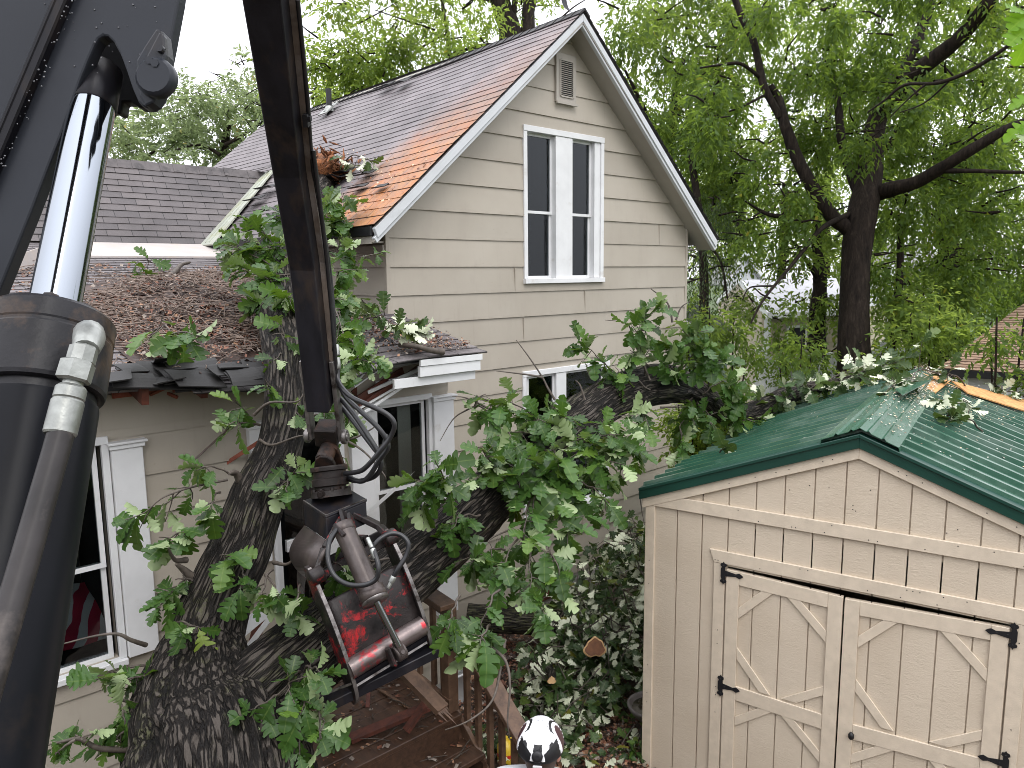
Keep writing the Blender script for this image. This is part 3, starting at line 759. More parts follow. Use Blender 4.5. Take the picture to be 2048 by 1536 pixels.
# porch walls
PYW = -.95
mb = MB()
W1 = (-4.3, -2.93, -2.72, -1.19); W2 = (-1.74, -1.16, -3.3, -1.19); W3 = (-.80, -.24, -2.75, -1.20)
PH = [W1, W2, W3]
siding(mb, (0, PYW), (1, 0), (0, -1), -4.0, -1.10, lambda z: (-7.2, 0.0), PH, seed=21)
wall_with_holes(mb, -7.2, 0, GZ, -.78, PYW+.012, PYW+.1, PH)
box(mb, -7.2, .0, PYW-.016, PYW+.01, -1.10, -.86); box(mb, -.10, -.0, PYW+.12, -.02, GZ, -.7)
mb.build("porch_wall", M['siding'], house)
mb = MB(); box(mb, -7.2, -.01, PYW-.014, PYW+.011, GZ-.2, -4.0); mb.build("porch_foundation", M['found'], house)
def pilaster(x0, x1, z0=-2.72, z1=-1.18):
    mb = MB(); box(mb, x0, x1, PYW-.06, PYW+.02, z0, z1-.05)
    box(mb, x0-.02, x1+.03, PYW-.085, PYW+.02, z1-.018, z1); box(mb, x0-.01, x1+.015, PYW-.072, PYW+.02, z1-.05, z1-.018)
    return mb.build("pilaster", M['trim'], house, bevel=.004)
pilaster(-2.88, -2.68); pilaster(-.20, .03, -3.3); pilaster(-1.06, -.84, -3.3); pilaster(-1.93, -1.80, -2.3)
wa = window(house, *W1[:2], W1[2], W1[3], PYW, [(-4.26, -3.62), (-3.58, -2.955)], cas=.045, zm=-2.05, trim='trim')
mb = MB()   # bedding seen inside: red with pale stripes
mb2 = MB(); n = 14
for j in range(n):
    for i in range(n):
        pass
bedm, t, b = newmat("red_white_blanket"); v = coords(t, (3, 3, 3), rot=(0, .6, .5))
wv = nd(t, "ShaderNodeTexWave"); wv.inputs["Scale"].default_value = .9; wv.inputs["Distortion"].default_value = 3; t.links.new(v, wv.inputs[0])
t.links.new(ramp(t, wv.outputs[0], [(.55, (.42, .02, .06)), (.62, (.6, .6, .62))]), b.inputs["Base Color"]); b.inputs["Roughness"].default_value = .9
vs = []; nx = 24
for j in range(nx+1):
    for i in range(nx+1):
        x = -3.9+i*.98/nx; y = PYW+.16+j*.7/nx
        vs.append((x, y, -2.62+.22*(j/nx)+.06*noise.noise((x*4, y*4, 3))))
mb.add(vs, [(j*(nx+1)+i, j*(nx+1)+i+1, (j+1)*(nx+1)+i+1, (j+1)*(nx+1)+i) for j in range(nx) for i in range(nx)], 0, True)
mb.build("blanket", bedm, wa)
mb = MB(); box(mb, -3.55, -3.1, PYW+.45, PYW+.47, -2.2, -1.75); mb.build("pale_board", M['curtain'], wa)
wc = window(house, *W3[:2], W3[2], W3[3], PYW, [(-.785, -.255)], cas=.04, zm=-2.0, trim='trim', proud=.035)
mb = MB(); n = 5
box(mb, -.47, -.33, PYW+.13, PYW+.14, -2.7, -1.23)
mb.build("pale_board", M['soffit'], wc)
# broken door opening behind the trunk
mb = MB()
box(mb, W2[0]-.03, W2[0], PYW-.03, PYW+.08, W2[2], W2[3]); box(mb, W2[1], W2[1]+.05, PYW-.03, PYW+.08, W2[2], W2[3]); box(mb, W2[0]-.05, W2[1]+.05, PYW-.034, PYW+.08, W2[3], W2[3]+.06)
box(mb, W2[0], W2[0]+.06, PYW+.02, PYW+.06, W2[2]+.5, W2[3]); box(mb, W2[1]-.1, W2[1], PYW+.02, PYW+.06, W2[2], W2[3]); box(mb, W2[0]+.1, W2[1]-.1, PYW+.02, PYW+.06, -2.3, -2.2)
dr = mb.build("door", M['trim'], house, bevel=.004)
mb = MB(); box(mb, W2[0]+.1, W2[1]-.1, PYW+.035, PYW+.04, W2[2]+.1, W2[3]-.1); mb.build("pane", M['glass'], dr)
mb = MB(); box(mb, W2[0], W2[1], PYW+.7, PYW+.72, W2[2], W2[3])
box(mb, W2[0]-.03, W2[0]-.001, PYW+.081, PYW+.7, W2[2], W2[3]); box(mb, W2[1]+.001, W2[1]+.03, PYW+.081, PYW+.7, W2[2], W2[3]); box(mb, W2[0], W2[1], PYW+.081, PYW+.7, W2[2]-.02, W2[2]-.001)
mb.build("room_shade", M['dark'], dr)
# ================================================================ THE SHED
SA = R(-75.84454)
SD = Vector((math.cos(SA), math.sin(SA), 0)); SN = Vector((SD.y, -SD.x, 0)); S0 = Vector((.67287, -3.29851, 0)); ZV = Vector((0, 0, 1))
def SP(s, z, t=0.0): return S0+SD*s-SN*t+ZV*z          # s along the front, t into the depth
SMID, SHALF, SDEP, SZR, SK = 1.09, 1.535, 4.0, -1.195, .385
shed = thing("garden_shed", "tan plywood shed with green metal roof and double doors, roof crushed at the back", "shed", SP(SMID, GZ, 2.4))
def sbox(mb, s0, s1, z0, z1, t0, t1, m=0):
    boxx(mb, SP((s0+s1)/2, (z0+z1)/2, (t0+t1)/2), SD*((s1-s0)/2), SN*((t1-t0)/2), ZV*((z1-z0)/2), m)
def rz(s): return SZR-SK*abs(s-SMID)
DL, DM, DR, DT = .205, 1.045, 2.022, -2.325
mb = MB(); G = .2032
for i in range(-3, 14):
    a = max(i*G, SMID-SHALF); b = min((i+1)*G, SMID+SHALF)
    if b-a < .02: continue
    a += .005; b -= .005
    zb = DT+.0 if (b > DL and a < DR) else GZ
    pieces = [(a, b, zb)]
    if a < DL < b: pieces = [(a, DL, GZ), (DL, b, DT)]
    if a < DR < b: pieces = [(a, DR, DT), (DR, b, GZ)]
    for (p, q, z) in pieces:
        ps = [(p, z), (q, z), (q, rz(q)-.11), (p, rz(p)-.11)]
        if p < SMID < q: ps.insert(3, (SMID, rz(SMID)-.11))
        prism(mb, ps, S0, SD, ZV, -SN, .02)
sbox(mb, SMID-SHALF+.002, DL-.001, GZ, -2.0, .016, .0195); sbox(mb, DR+.001, SMID+SHALF-.002, GZ, -2.0, .016, .0195)
prism(mb, [(SMID-SHALF, -1.999), (SMID+SHALF, -1.999), (SMID, rz(SMID)-.13)], S0-SN*.016, SD, ZV, -SN, .006)
mb.build("front_wall", M['t111'], shed)
mb = MB()
sbox(mb, SMID-SHALF, SMID-SHALF+.03, GZ, -1.83, .021, SDEP); sbox(mb, SMID+SHALF-.03, SMID+SHALF, GZ, -1.83, .021, SDEP)
prism(mb, [(SMID-SHALF, GZ), (SMID+SHALF, GZ), (SMID+SHALF, -1.83), (SMID, -1.25), (SMID-SHALF, -1.83)], S0-SN*(SDEP-.03), SD, ZV, -SN, .03)
mb.build("shed_wall", M['t111'], shed)
mb = MB()
sbox(mb, SMID-SHALF-.025, SMID-SHALF+.055, GZ, -1.942, -.018, .02); sbox(mb, SMID+SHALF-.055, SMID+SHALF+.025, GZ, -1.942, -.018, .02)
sbox(mb, DL-.10, DL-.012, GZ, DT+.018, -.017, -.001); sbox(mb, DR+.012, DR+.10, GZ, DT+.018, -.017, -.001)
sbox(mb, SMID-SHALF-.03, SMID+SHALF+.03, -1.94, -1.84, -.022, -.001)
prism(mb, [(.07, -2.205), (2.22, -2.205), (2.19, -2.305), (.105, -2.305)], S0+SN*.02, SD, ZV, -SN, .019)
for sg in (-1, 1):
    e = SMID+sg*(SHALF+.05); q = [(SMID, SZR-.085), (SMID, SZR-.165), (e, rz(e)-.165), (e, rz(e)-.085)]
    prism(mb, q, S0+SN*.026, SD, ZV, -SN, .025)
mb.build("trim_board", M['shedtrim'], shed, bevel=.003)
mb = MB()
for sg in (-1, 1):
    e = SMID+sg*(SHALF+.07); q = [(SMID, SZR+.0), (SMID, SZR-.085), (e, rz(e)-.085), (e, rz(e)-.0)]
    prism(mb, q, S0+SN*.05, SD, ZV, -SN, .05); 
    q = [(SMID, SZR+.014), (SMID, SZR-.012), (e, rz(e)-.012), (e, rz(e)+.012)]
    prism(mb, q, S0+SN*.062, SD, ZV, -SN, .10)
mb.build("rake_trim", M['greend'], shed, bevel=.003)
nmb = MB(); nr = random.Random(4)
for i in range(70):
    k = i % 5
    if k == 0: q = (nr.uniform(SMID-SHALF, SMID+SHALF), nr.choice([-1.86, -1.92]), -.0225)
    elif k == 1: q = (nr.uniform(.1, 2.2), nr.choice([-2.225, -2.285]), -.0205)
    elif k == 2: sg = nr.choice([-1, 1]); x_ = nr.uniform(.1, SHALF); q = (SMID+sg*x_, SZR-SK*x_-.125, -.0265)
    elif k == 3: q = (nr.choice([DL-.055, DR+.055, SMID-SHALF+.015]), nr.uniform(GZ+.3, -2.4), -.0185)
    else: q = (nr.uniform(.6, 1.7), nr.uniform(-1.8, -1.45), -.0005)
    lathe(nmb, [(.0042, 0), (.003, .0015)], SP(q[0], q[1], q[2]), SN, 6)
tag(nmb.build("nail_heads", M['iron'], shed), kind="stuff")
# doors
def shed_door(a, b, name, drop):
    mb = MB(); z0 = GZ+.06; z1 = DT-.018
    def dz(s): return drop*((s-a)/(b-a)) if drop < 0 else -abs(drop)*((b-s)/(b-a))
    i0 = math.floor(a/G); k = i0
    while k*G < b:
        p = max(a, k*G+.0045); q = min(b, (k+1)*G-.0045)
        if q-p > .01: prism(mb, [(p, z0), (q, z0), (q, z1+dz(q)), (p, z1+dz(p))], S0+SN*.002, SD, ZV, -SN, .02)
        k += 1
    sbox(mb, a+.001, b-.001, z0+.001, z1-.06, .0125, .019)
    d = mb.build("door", M['t111'], shed)
    mb = MB(); st = .098; F = .021; zr = -3.275
    for (p, q) in ((a, a+st), (b-st, b)): prism(mb, [(p, z0), (q, z0), (q, z1+dz(q)), (p, z1+dz(p))], S0+SN*F, SD, ZV, -SN, F-.003)
    A, B = a+st+.001, b-st-.001
    prism(mb, [(A, z1-.105+dz(A)), (B, z1-.105+dz(B)), (B, z1+dz(B)), (A, z1+dz(A))], S0+SN*(F-.001), SD, ZV, -SN, F-.004)
    prism(mb, [(A, zr-.115+dz(A)), (B, zr-.115+dz(B)), (B, zr+dz(B)), (A, zr+dz(A))], S0+SN*(F-.001), SD, ZV, -SN, F-.004)
    def brace(p0, p1, w=.062):
        v = Vector((p1[0]-p0[0], p1[1]-p0[1])).normalized(); n = Vector((-v.y, v.x))*w/2
        # ends cut flush with the stile (vertical) and the rail (horizontal)
        k = w/2/abs(v.y); h = w/2/abs(v.x)
        g = (1 if v.x > 0 else -1)*(1 if v.y > 0 else -1); q = [(p0[0], p0[1]-h), (p0[0], p0[1]+h), (p1[0]-k*g, p1[1]), (p1[0]+k*g, p1[1])]
        prism(mb, q if True else q, S0+SN*(F-.004), SD, ZV, -SN, F-.007)
    zt = z1-.106; up = zt-.24
    brace((A, zt-.23), (A+.22, zt)); brace((B, zt-.25), (B-.25, zt))
    brace((A, zr+.27), (A+.22, zr+.005)); brace((B, zr+.16), (B-.24, zr+.004))
    brace((A, zr-.30), (A+.24, zr-.121)); brace((B, zr-.37), (B-.25, zr-.125))
    z2 = GZ+.16
    prism(mb, [(A, z0), (B, z0), (B, z2), (A, z2)], S0+SN*(F-.001), SD, ZV, -SN, F-.004)
    mb.build("door_frame", M['shedtrim'], d, bevel=.0025)
    return d
dL = shed_door(DL, DM-.006, "door", -.028); dR = shed_door(DM+.006, DR, "door", .035)
tag(dL, label="left shed door hinged at the corner side"); tag(dR, label="right shed door with the small black handle")
def hinge(par, px, py, sgn):
    d = SP(0, 0, -.024); p = atp(px, py, d, SN); s = (p-S0).dot(SD); z = p.z
    mb = MB(); L = .058
    leaf = [(-.012, -.05), (-.024, -.06), (-.02, -.075), (-.006, -.08), (0, -.092), (.006, -.08), (.02, -.075), (.024, -.06), (.012, -.05), (.012, -.022),
            (.03, -.02), (.09, -.010), (.115, -.02), (.128, -.014), (.145, 0), (.128, .014), (.115, .02), (.09, .010), (.03, .02), (.012, .022),
            (.012, .05), (.024, .06), (.02, .075), (.006, .08), (0, .092), (-.006, .08), (-.02, .075), (-.024, .06), (-.012, .05), (-.02, 0.03), (-.02, -.03)]
    q = [(s+x*sgn*1.05, z+y) for x, y in leaf]
    prism(mb, q, S0+SN*.0285, SD, ZV, -SN, .006)
    for x, y in ((.03, 0), (.09, 0), (0, .06), (0, -.06)): lathe(mb, [(.005, 0), (.003, .003)], SP(s+x*sgn, z+y, -.0286), SN, 8)
    mb.build("hinge", M['iron'], par)
hinge(dL, 1447, 1146, 1); hinge(dL, 1441, 1371, 1); hinge(dR, 2027, 1272, -1); hinge(dR, 2010, 1528, -1)
hp = atp(1703, 1470, SP(0, 0, -.03), SN)
mb = MB(); lathe(mb, [(.001, -.03), (.012, -.024), (.02, -.01), (.02, .01), (.012, .024), (.001, .03)], hp+SN*.015, ZV, 14); tube(mb, [hp-SN*.02, hp+SN*.012], [.01, .01], 8)
mb.build("handle", M['iron'], dR)
# roof: ribbed metal, bent near the back where the tree fell
def sstep(x): x = max(0, min(1, x)); return x*x*(3-2*x)
def dent(s, t, side):
    if side < 0:
        f = sstep((t-1.8)/2.0); w = math.exp(-((s-.25)/.65)**2)
        return -.03*f*w - .05*math.exp(-((s+.35)/.3)**2-((t-2.2)/1.0)**2) + .012*noise.noise((s*2, t*1.3, 4))*sstep(t-.4)
    return -.05*sstep((t-2.5)/2)*math.exp(-((s-1.3)/.5)**2) + .012*noise.noise((s*2, t*1.3, 8))*sstep(t-.4)
def ribprof(t):
    u = (t % .2286)/.2286
    def trap(c, w, h, sl):
        d = abs(u-c); return h*max(0, min(1, (w-d)/sl))
    return trap(.5, .11, .038, .025) + trap(.17, .05, .010, .012) + trap(.83, .05, .010, .012)
ts = [0.0]; t_ = 0.0
for k in range(int(SDEP/.2286)+1):
    for u in (.0, .12, .132, .208, .22, .39, .415, .585, .61, .78, .792, .868, .88): 
        t_ = (k+u)*.2286
        if 0 < t_ < SDEP: ts.append(t_)
ts.append(SDEP); ts = sorted(set(ts))
roofs = []
for side in (-1, 1):
    mb = MB(); ns = 18; vs = []
    for t_ in ts:
        # sheets overlap: their lower ends step a little
        ext = SHALF+.07+.028*((int(t_/.914)*37) % 3)
        for j in range(ns+1):
            s = SMID+side*ext*j/ns
            vs.append(SP(s, rz(s)+ribprof(t_)+dent(s, t_, side), t_-.055))
    n1 = ns+1
    fs = [(i*n1+j, i*n1+j+1, (i+1)*n1+j+1, (i+1)*n1+j) for i in range(len(ts)-1) for j in range(ns)]
    if side < 0: fs = [f[::-1] for f in fs]
    mb.add(vs, fs)
    lo = [v-Vector((0, 0, .05)) for v in vs]
    o = mb.build("metal_roof", M['green'], shed)
    sm = o.modifiers.new("solid", 'SOLIDIFY'); sm.thickness = .004; sm.offset = -1
    roofs.append(o)
mb = MB()
for side in (-1, 1):
    q = [SP(SMID, SZR-.012, .0), SP(SMID+side*(SHALF+.05), rz(SMID+SHALF+.05)-.012, .0), SP(SMID+side*(SHALF+.05), rz(SMID+SHALF+.05)-.012, SDEP-.1), SP(SMID, SZR-.012, SDEP-.1)]
    if side > 0: mb.add(q+[v-ZV*.02 for v in q], BOXF)
    else: mb.add([q[0], q[1], SP(SMID-SHALF-.05, rz(SMID+SHALF+.05)-.02, 1.2), SP(SMID, SZR-.012, 1.2)]+[v-ZV*.03 for v in [q[0], q[1], SP(SMID-SHALF-.05, rz(SMID+SHALF+.05)-.02, 1.2), SP(SMID, SZR-.012, 1.2)]], BOXF)
mb.build("roof_sheathing", M['osb'], shed)
mb = MB(); vs = []   # ridge cap: broad folded sheet with two flat bends a side
prof = [(-.25, -.05), (-.24, .004), (-.165, .006), (-.15, .022), (-.135, .008), (-.07, .010), (-.055, .024), (-.04, .012), (0, .018), (.04, .012), (.055, .024), (.07, .010), (.135, .008), (.15, .022), (.165, .006), (.24, .004), (.25, -.05)]
tt = [-.055+i*.14 for i in range(26)]
for t_ in tt:
    for ds, h in prof:
        vs.append(SP(SMID+ds, SZR-SK*abs(ds)+h+.036+.5*dent(SMID, t_, 1)*0-.0*t_, t_))
n1 = len(prof); fs = [(i*n1+j, (i+1)*n1+j, (i+1)*n1+j+1, i*n1+j+1) for i in range(len(tt)-1) for j in range(n1-1)]
mb.add(vs, fs); o = mb.build("ridge_cap", M['green'], shed); sm = o.modifiers.new("solid", 'SOLIDIFY'); sm.thickness = .004
# torn sheathing and bent sheets at the back of the shed roof
def slab(name, quad, mat, th=.012, par=shed):
    mb = MB(); q = [Vector(v) for v in quad]; n = (q[1]-q[0]).cross(q[2]-q[0]).normalized()*th
    mb.add(q+[v-n for v in q], BOXF); return mb.build(name, mat, par)
ps0 = SP(SMID, SZR+.05, 0); nR = (SD*SK+ZV).normalized()
def atR(px, py, up=.05): return atp(px, py, SP(SMID, SZR+up, 0), (SD*SK+ZV).normalized())
def atL(px, py, up=.05): return atp(px, py, SP(SMID, SZR+up, 0), (ZV-SD*SK).normalized())
slab("broken_sheathing", [atR(1838, 768), atR(1872, 785), atR(1905, 758), atR(1870, 750)], M['osb'])
slab("broken_sheathing", [atR(1905, 762), atR(1935, 785), atR(2052, 822), atR(2052, 800)], M['osb'])
mb = MB()
for (p, q, w) in [((1640, 790, 9.4), (1716, 822, 9.2), .28)]: pass
slab("bent_roof_sheet", [atd(1504, 806, 9.3), atd(1540, 818, 9.1), atd(1548, 806, 9.3), atd(1520, 786, 9.6)], M['greend'], .006)
slab("bent_roof_sheet", [atR(1805, 790, .12), atR(1862, 760, .2), atR(1830, 762, .10), atR(1790, 778, .08)], M['green'], .006)
# ================================================================ OAK LEAVES AND TWIGS
def leaf_template(curv, seed):
    rr = random.Random(seed)
    st = [(0, .010), (.11, .012), (.17, .10), (.215, .135), (.25, .11), (.275, .045), (.32, .17), (.37, .235), (.415, .22), (.445, .075), (.49, .25), (.55, .345), (.605, .33), (.635, .13), (.68, .27), (.745, .345), (.80, .31), (.825, .17), (.88, .215), (.945, .17), (1.0, .03)]
    v = []; lobs = [0, 0, .04, .05, .05, 0, .05, .075, .07, 0, .05, .085, .08, 0, .05, .08, .07, 0, .05, .05, 0]; jl = rr.uniform(.85, 1.12); jr = rr.uniform(.85, 1.12)
    for i, (t, w) in enumerate(st):
        z = -curv*t*t
        if i in (5, 9, 13, 17): jl = rr.uniform(.80, 1.15); jr = rr.uniform(.80, 1.15)
        wl = w*jl; wr = w*jr; rip = .03*math.sin(i*1.9+seed)*(i > 1)
        v.append((t+lobs[i], -wl, z+.28*wl-.35*wl*wl+rip*wl*3)); v.append((t, 0, z)); v.append((t+lobs[i]*.9+.012*(i > 1 and i < 20), wr, z+.28*wr-.35*wr*wr-rip*wr*3))
    f = []
    for i in range(len(st)-1):
        a = i*3; f += [(a, a+3, a+4, a+1), (a+1, a+4, a+5, a+2)]
    return np.array(v, dtype=np.float32), f
LT = [leaf_template(c, i) for i, c in enumerate((.12, .35, .6, -.15, .25, .8))]
MIDV = np.array([0, 1, 0]*21, dtype=np.float32)
class Leaves:
    """collects many leaves, each with its own frame, size and tint"""
    def __init__(s): s.V = []; s.F = []; s.T = []; s.M = []; s.n = 0
    def leaf(s, p, d, up, L, tint, k=None):
        d = d.normalized(); w = up.cross(d)
        if w.length < 1e-3: w = Vector((1, 0, 0)).cross(d)
        w.normalize(); n = d.cross(w)
        tv, tf = LT[k if k is not None else random.randrange(len(LT))]
        B = np.array([d, w, n], dtype=np.float32)*L
        s.V.append(tv@B+np.array(p, dtype=np.float32)); s.F.append(np.array(tf, dtype=np.int32)+s.n); s.T.append(np.full(len(tv), tint, dtype=np.float32)); s.M.append(MIDV); s.n += len(tv)
def mesh_np(name, V, F, mats, tint=None, matidx=None, smooth=None):
    me = bpy.data.meshes.new(name)
    me.vertices.add(len(V)); me.vertices.foreach_set("co", np.asarray(V, dtype=np.float32).ravel())
    k = F.shape[1]; nf = len(F)
    me.loops.add(nf*k); me.loops.foreach_set("vertex_index", F.astype(np.int32).ravel())
    me.polygons.add(nf); me.polygons.foreach_set("loop_start", np.arange(0, nf*k, k, dtype=np.int32)); me.polygons.foreach_set("loop_total", np.full(nf, k, dtype=np.int32))
    for m in (mats if isinstance(mats, (list, tuple)) else [mats]): me.materials.append(m)
    if matidx is not None: me.polygons.foreach_set("material_index", matidx)
    if smooth is not None: me.polygons.foreach_set("use_smooth", smooth)
    if tint is not None:
        a = me.attributes.new("tint", 'FLOAT', 'POINT'); a.data.foreach_set("value", np.asarray(tint, dtype=np.float32))
    me.update(calc_edges=True); return me
def quads_of(mb):
    return np.array([f if len(f) == 4 else (f[0], f[1], f[2], f[2]) for f in mb.f if len(f) in (3, 4)], dtype=np.int32)
def leaf_object(name, lv, tw, leafm, parent=None):
    """one mesh: twig wood (slot 0) and leaves (slot 1)"""
    V = []; F = []; T = []; mi = []; n = 0
    if tw is not None and tw.v:
        v = np.array(tw.v, dtype=np.float32); f = np.array([q for q in tw.f if len(q) == 4], dtype=np.int32)
        V.append(v); F.append(f); T.append(np.zeros(len(v), dtype=np.float32)); mi.append(np.zeros(len(f), dtype=np.int32)); n = len(v)
    if lv.V:
        v = np.concatenate(lv.V); f = np.concatenate(lv.F)+n
        V.append(v); F.append(f); T.append(np.concatenate(lv.T)); mi.append(np.ones(len(f), dtype=np.int32))
    V = np.concatenate(V); F = np.concatenate(F); mi = np.concatenate(mi)
    me = mesh_np(name, V, F, [M['twig'], leafm], np.concatenate(T), mi, np.ones(len(F), dtype=bool))
    md = np.concatenate([np.zeros(n, dtype=np.float32)]+lv.M); a = me.attributes.new("mid", 'FLOAT', 'POINT'); a.data.foreach_set("value", md)
    return link(name, me, parent)
def rv(): 
    return Vector((random.gauss(0, 1), random.gauss(0, 1), random.gauss(0, 1)))
def grow(lv, tw, A, B, nl, L, droop=.25, side=3, r0=.009, pale=.15, tip=.55, sag=.08, fl=.0):
    """a twig from A to B with side shoots; leaves in whorls toward the tips"""
    A = Vector(A); B = Vector(B); d = B-A; ln = d.length
    pts = []
    for i in range(7):
        f = i/6; p = A+d*f+Vector((0, 0, 1))*(sag*ln*4*f*(1-f))+rv()*(.018*ln*(f > 0)*(f < 1)); pts.append(p)
    pp, rr = spline(pts, 3, [r0*(1-.7*i/6) for i in range(7)])
    tube(tw, pp, rr, 5, cap=False)
    tips = [(pts[-1], d.normalized(), 1.0)]
    for k in range(side):
        f = random.uniform(.35, .92); i = min(5, int(f*6)); b = pts[i].lerp(pts[i+1], f*6-i)
        sd_ = (d.normalized()*.55+rv()*.5+Vector((0, 0, -droop))).normalized()
        l2 = ln*random.uniform(.16, .34); e = b+sd_*l2
        tube(tw, [b, b.lerp(e, .5)+rv()*.01*ln, e], [r0*.5, r0*.4, r0*.25], 4, cap=False); tips.append((e, sd_, .8))
    for j in range(nl):
        t, td, _ = tips[j % len(tips)] if random.random() < .9 else tips[0]
        q = Vector(t)-td*random.uniform(0, .55)*L*1.3
        dl = (td*.75+rv()*.62+Vector((0, 0, -droop-.25*random.random()))).normalized()
        up = (Vector((0, 0, 1))*1.1+rv()*.55-FW*.25)
        if random.random() < pale: up = -up
        lv.leaf(q, dl, up, L*random.uniform(.45, 1.15), min(1, max(0, random.betavariate(2.2, 2.2))))

# ================================================================ THE FALLEN OAK
def bark_tube(path, rad, name, mat, parent, n=84, step=.022, amp=.10, freq=9.0, seed=0, jitter=.0, cap_end=None):
    pp, rr = spline(path, 10, rad)
    # resample evenly
    acc = [0]
    for a, b in zip(pp[:-1], pp[1:]): acc.append(acc[-1]+(b-a).length)
    Lt = acc[-1]; m = max(8, int(Lt/step)); P = []; Rr = []; j = 0
    for i in range(m+1):
        s = Lt*i/m
        while j < len(acc)-2 and acc[j+1] < s: j += 1
        f = (s-acc[j])/max(1e-9, acc[j+1]-acc[j]); P.append(pp[j].lerp(pp[j+1], f)); Rr.append(rr[j]+(rr[j+1]-rr[j])*f)
    T, U = frames(P); vs = []; rid = []; buv = []
    for i in range(m+1):
        w = T[i].cross(U[i]); s = Lt*i/m; r0 = Rr[i]
        for k in range(n):
            a = 2*math.pi*k/n; ca, sa = math.cos(a), math.sin(a)
            q = Vector((ca*r0*freq+seed, sa*r0*freq, s*freq*.15))
            rdg = 1-2.2*abs(noise.noise(q*1.5)); rdg2 = 1-2*abs(noise.noise(Vector((q.x*3.1, q.y*3.1, q.z*3.4+5))))
            lump = noise.noise(Vector((ca*1.3+seed, sa*1.3, s*1.1)))
            h = .72*max(rdg, -.7)+.30*max(rdg2, -.5)
            vs.append(P[i]+(U[i]*ca+w*sa)*(r0*(1+.10*lump)+amp*r0*.62*h)); rid.append(.5+.5*h); buv.append((ca*r0+seed, sa*r0, s))
    fs = np.array([(i*n+k, i*n+(k+1) % n, (i+1)*n+(k+1) % n, (i+1)*n+k) for i in range(m) for k in range(n)], dtype=np.int32)
    me = mesh_np(name, np.array([tuple(v) for v in vs]), fs, [mat], smooth=np.ones(len(fs), dtype=bool))
    at = me.attributes.new("rid", 'FLOAT', 'POINT'); at.data.foreach_set("value", np.array(rid, dtype=np.float32))
    at = me.attributes.new("buv", 'FLOAT_VECTOR', 'POINT'); at.data.foreach_set("vector", np.array(buv, dtype=np.float32).ravel())
    return link(name, me, parent), P, Rr
def pd(px, py, dep, wpx): return atd(px, py, dep), wpx*dep/FOC/2
B1 = [(428, 1550, 3.95, 350), (398, 1410, 4.15, 255), (414, 1270, 4.38, 140), (444, 1180, 4.5, 122), (480, 1100, 4.65, 114), (516, 1000, 4.8, 106), (562, 885, 5.03, 86), (573, 745, 5.3, 78), (560, 640, 5.8, 76), (562, 540, 6.6, 66), (600, 450, 7.6, 56), (658, 352, 9.2, 44)]
pr = [pd(*q) for q in B1]
p0, p1 = pr[0][0], pr[2][0]; dirn = (p0-p1).normalized(); kk = (p0.z-(GZ-.1))/(-dirn.z)
base = p0+dirn*kk
path = [base, p0+dirn*(kk*.5), p0]+[q[0] for q in pr[1:]]; rad = [.62, .52, pr[0][1]]+[q[1] for q in pr[1:]]
oak = thing("fallen_oak", "fallen two-stemmed oak with rough dark bark, crushing the porch eave", "fallen tree", (base.x, base.y, GZ))
trunk, TP_, TR_ = bark_tube(path, rad, "trunk", M['bark'], oak, n=300, step=.016, amp=.15, freq=9.5, seed=1)
B2 = [(420, 1500, 4.05, 190), (520, 1395, 4.2, 178), (600, 1322, 4.38, 160), (690, 1245, 4.6, 148), (770, 1178, 4.85, 134), (870, 1095, 5.3, 118), (990, 985, 5.9, 103), (1110, 878, 6.5, 90), (1230, 793, 7.1, 78), (1330, 768, 7.6, 74), (1400, 790, 8.1, 50), (1470, 832, 8.5, 40)]
q2 = [pd(*q) for q in B2]+[(SP(-.25, rz(-.25)+.16, 3.85), .10), (SP(.1, rz(.1)+.14, 3.8), .07), (SP(.5, rz(.5)+.12, 3.75), .04)]
limb, LP_, LR_ = bark_tube([q[0] for q in q2], [q[1] for q in q2], "limb", M['bark'], oak, n=210, step=.018, amp=.15, freq=10.5, seed=9)
# torn top end of the left stem and its rotten heart, on the house roof
mb = MB()
c = atd(652, 338, 8.9); rr = random.Random(3)
for i in range(190):
    a = rr.uniform(0, 6.28); p = c+rv()*.12+Vector((.05, 0, .0)); d = (Vector((.6, .2, -.1))+rv()*.55).normalized()
    tube(mb, [p-d*.06, p, p+d*rr.uniform(.05, .13)], [.004, .024*rr.uniform(.5, 1.2), .003], 5, cap=False)
lathe(mb, [(.02, -.22), (.13, -.16), (.16, 0), (.14, .12), (.03, .19)], c, (.6, .5, -.2), 18)
tube(mb, [atd(668, 352, 8.9), atd(690, 352, 8.85), atd(710, 345, 8.9), atd(722, 338, 9.0)], [.06, .05, .045, .03], 10)
rot = mb.build("torn_end", M['rot'], oak)
# short snags on the trunk
def snag(px, py, d, q, r=.03, name="broken_branch"):
    mb = MB(); pts = [atd(px, py, d)]+[atd(*z) for z in q]
    pp, rr_ = spline(pts, 5, [r*(1-.75*i/(len(pts)-1)) for i in range(len(pts))]); tube(mb, pp, rr_, 9)
    return mb.build(name, M['twig'], oak)
snag(390, 1160, 4.42, [(368, 1140, 4.36), (352, 1128, 4.3)], .032); snag(372, 1120, 4.4, [(350, 1120, 4.3), (336, 1095, 4.2)], .02)
snag(480, 960, 4.75, [(470, 945, 4.7), (458, 948, 4.6)], .03); snag(548, 1125, 4.5, [(575, 1128, 4.4), (600, 1105, 4.35)], .014)
snag(330, 1400, 4.2, [(290, 1410, 4.0), (245, 1400, 3.9), (216, 1390, 3.85)], .016)
snag(292, 1290, 4.2, [(262, 1280, 4.1), (235, 1268, 4.05), (190, 1272, 4.0), (125, 1288, 3.9)], .014)
snag(275, 1500, 3.9, [(200, 1497, 3.75), (160, 1478, 3.7), (130, 1482, 3.65), (95, 1490, 3.6)], .017)
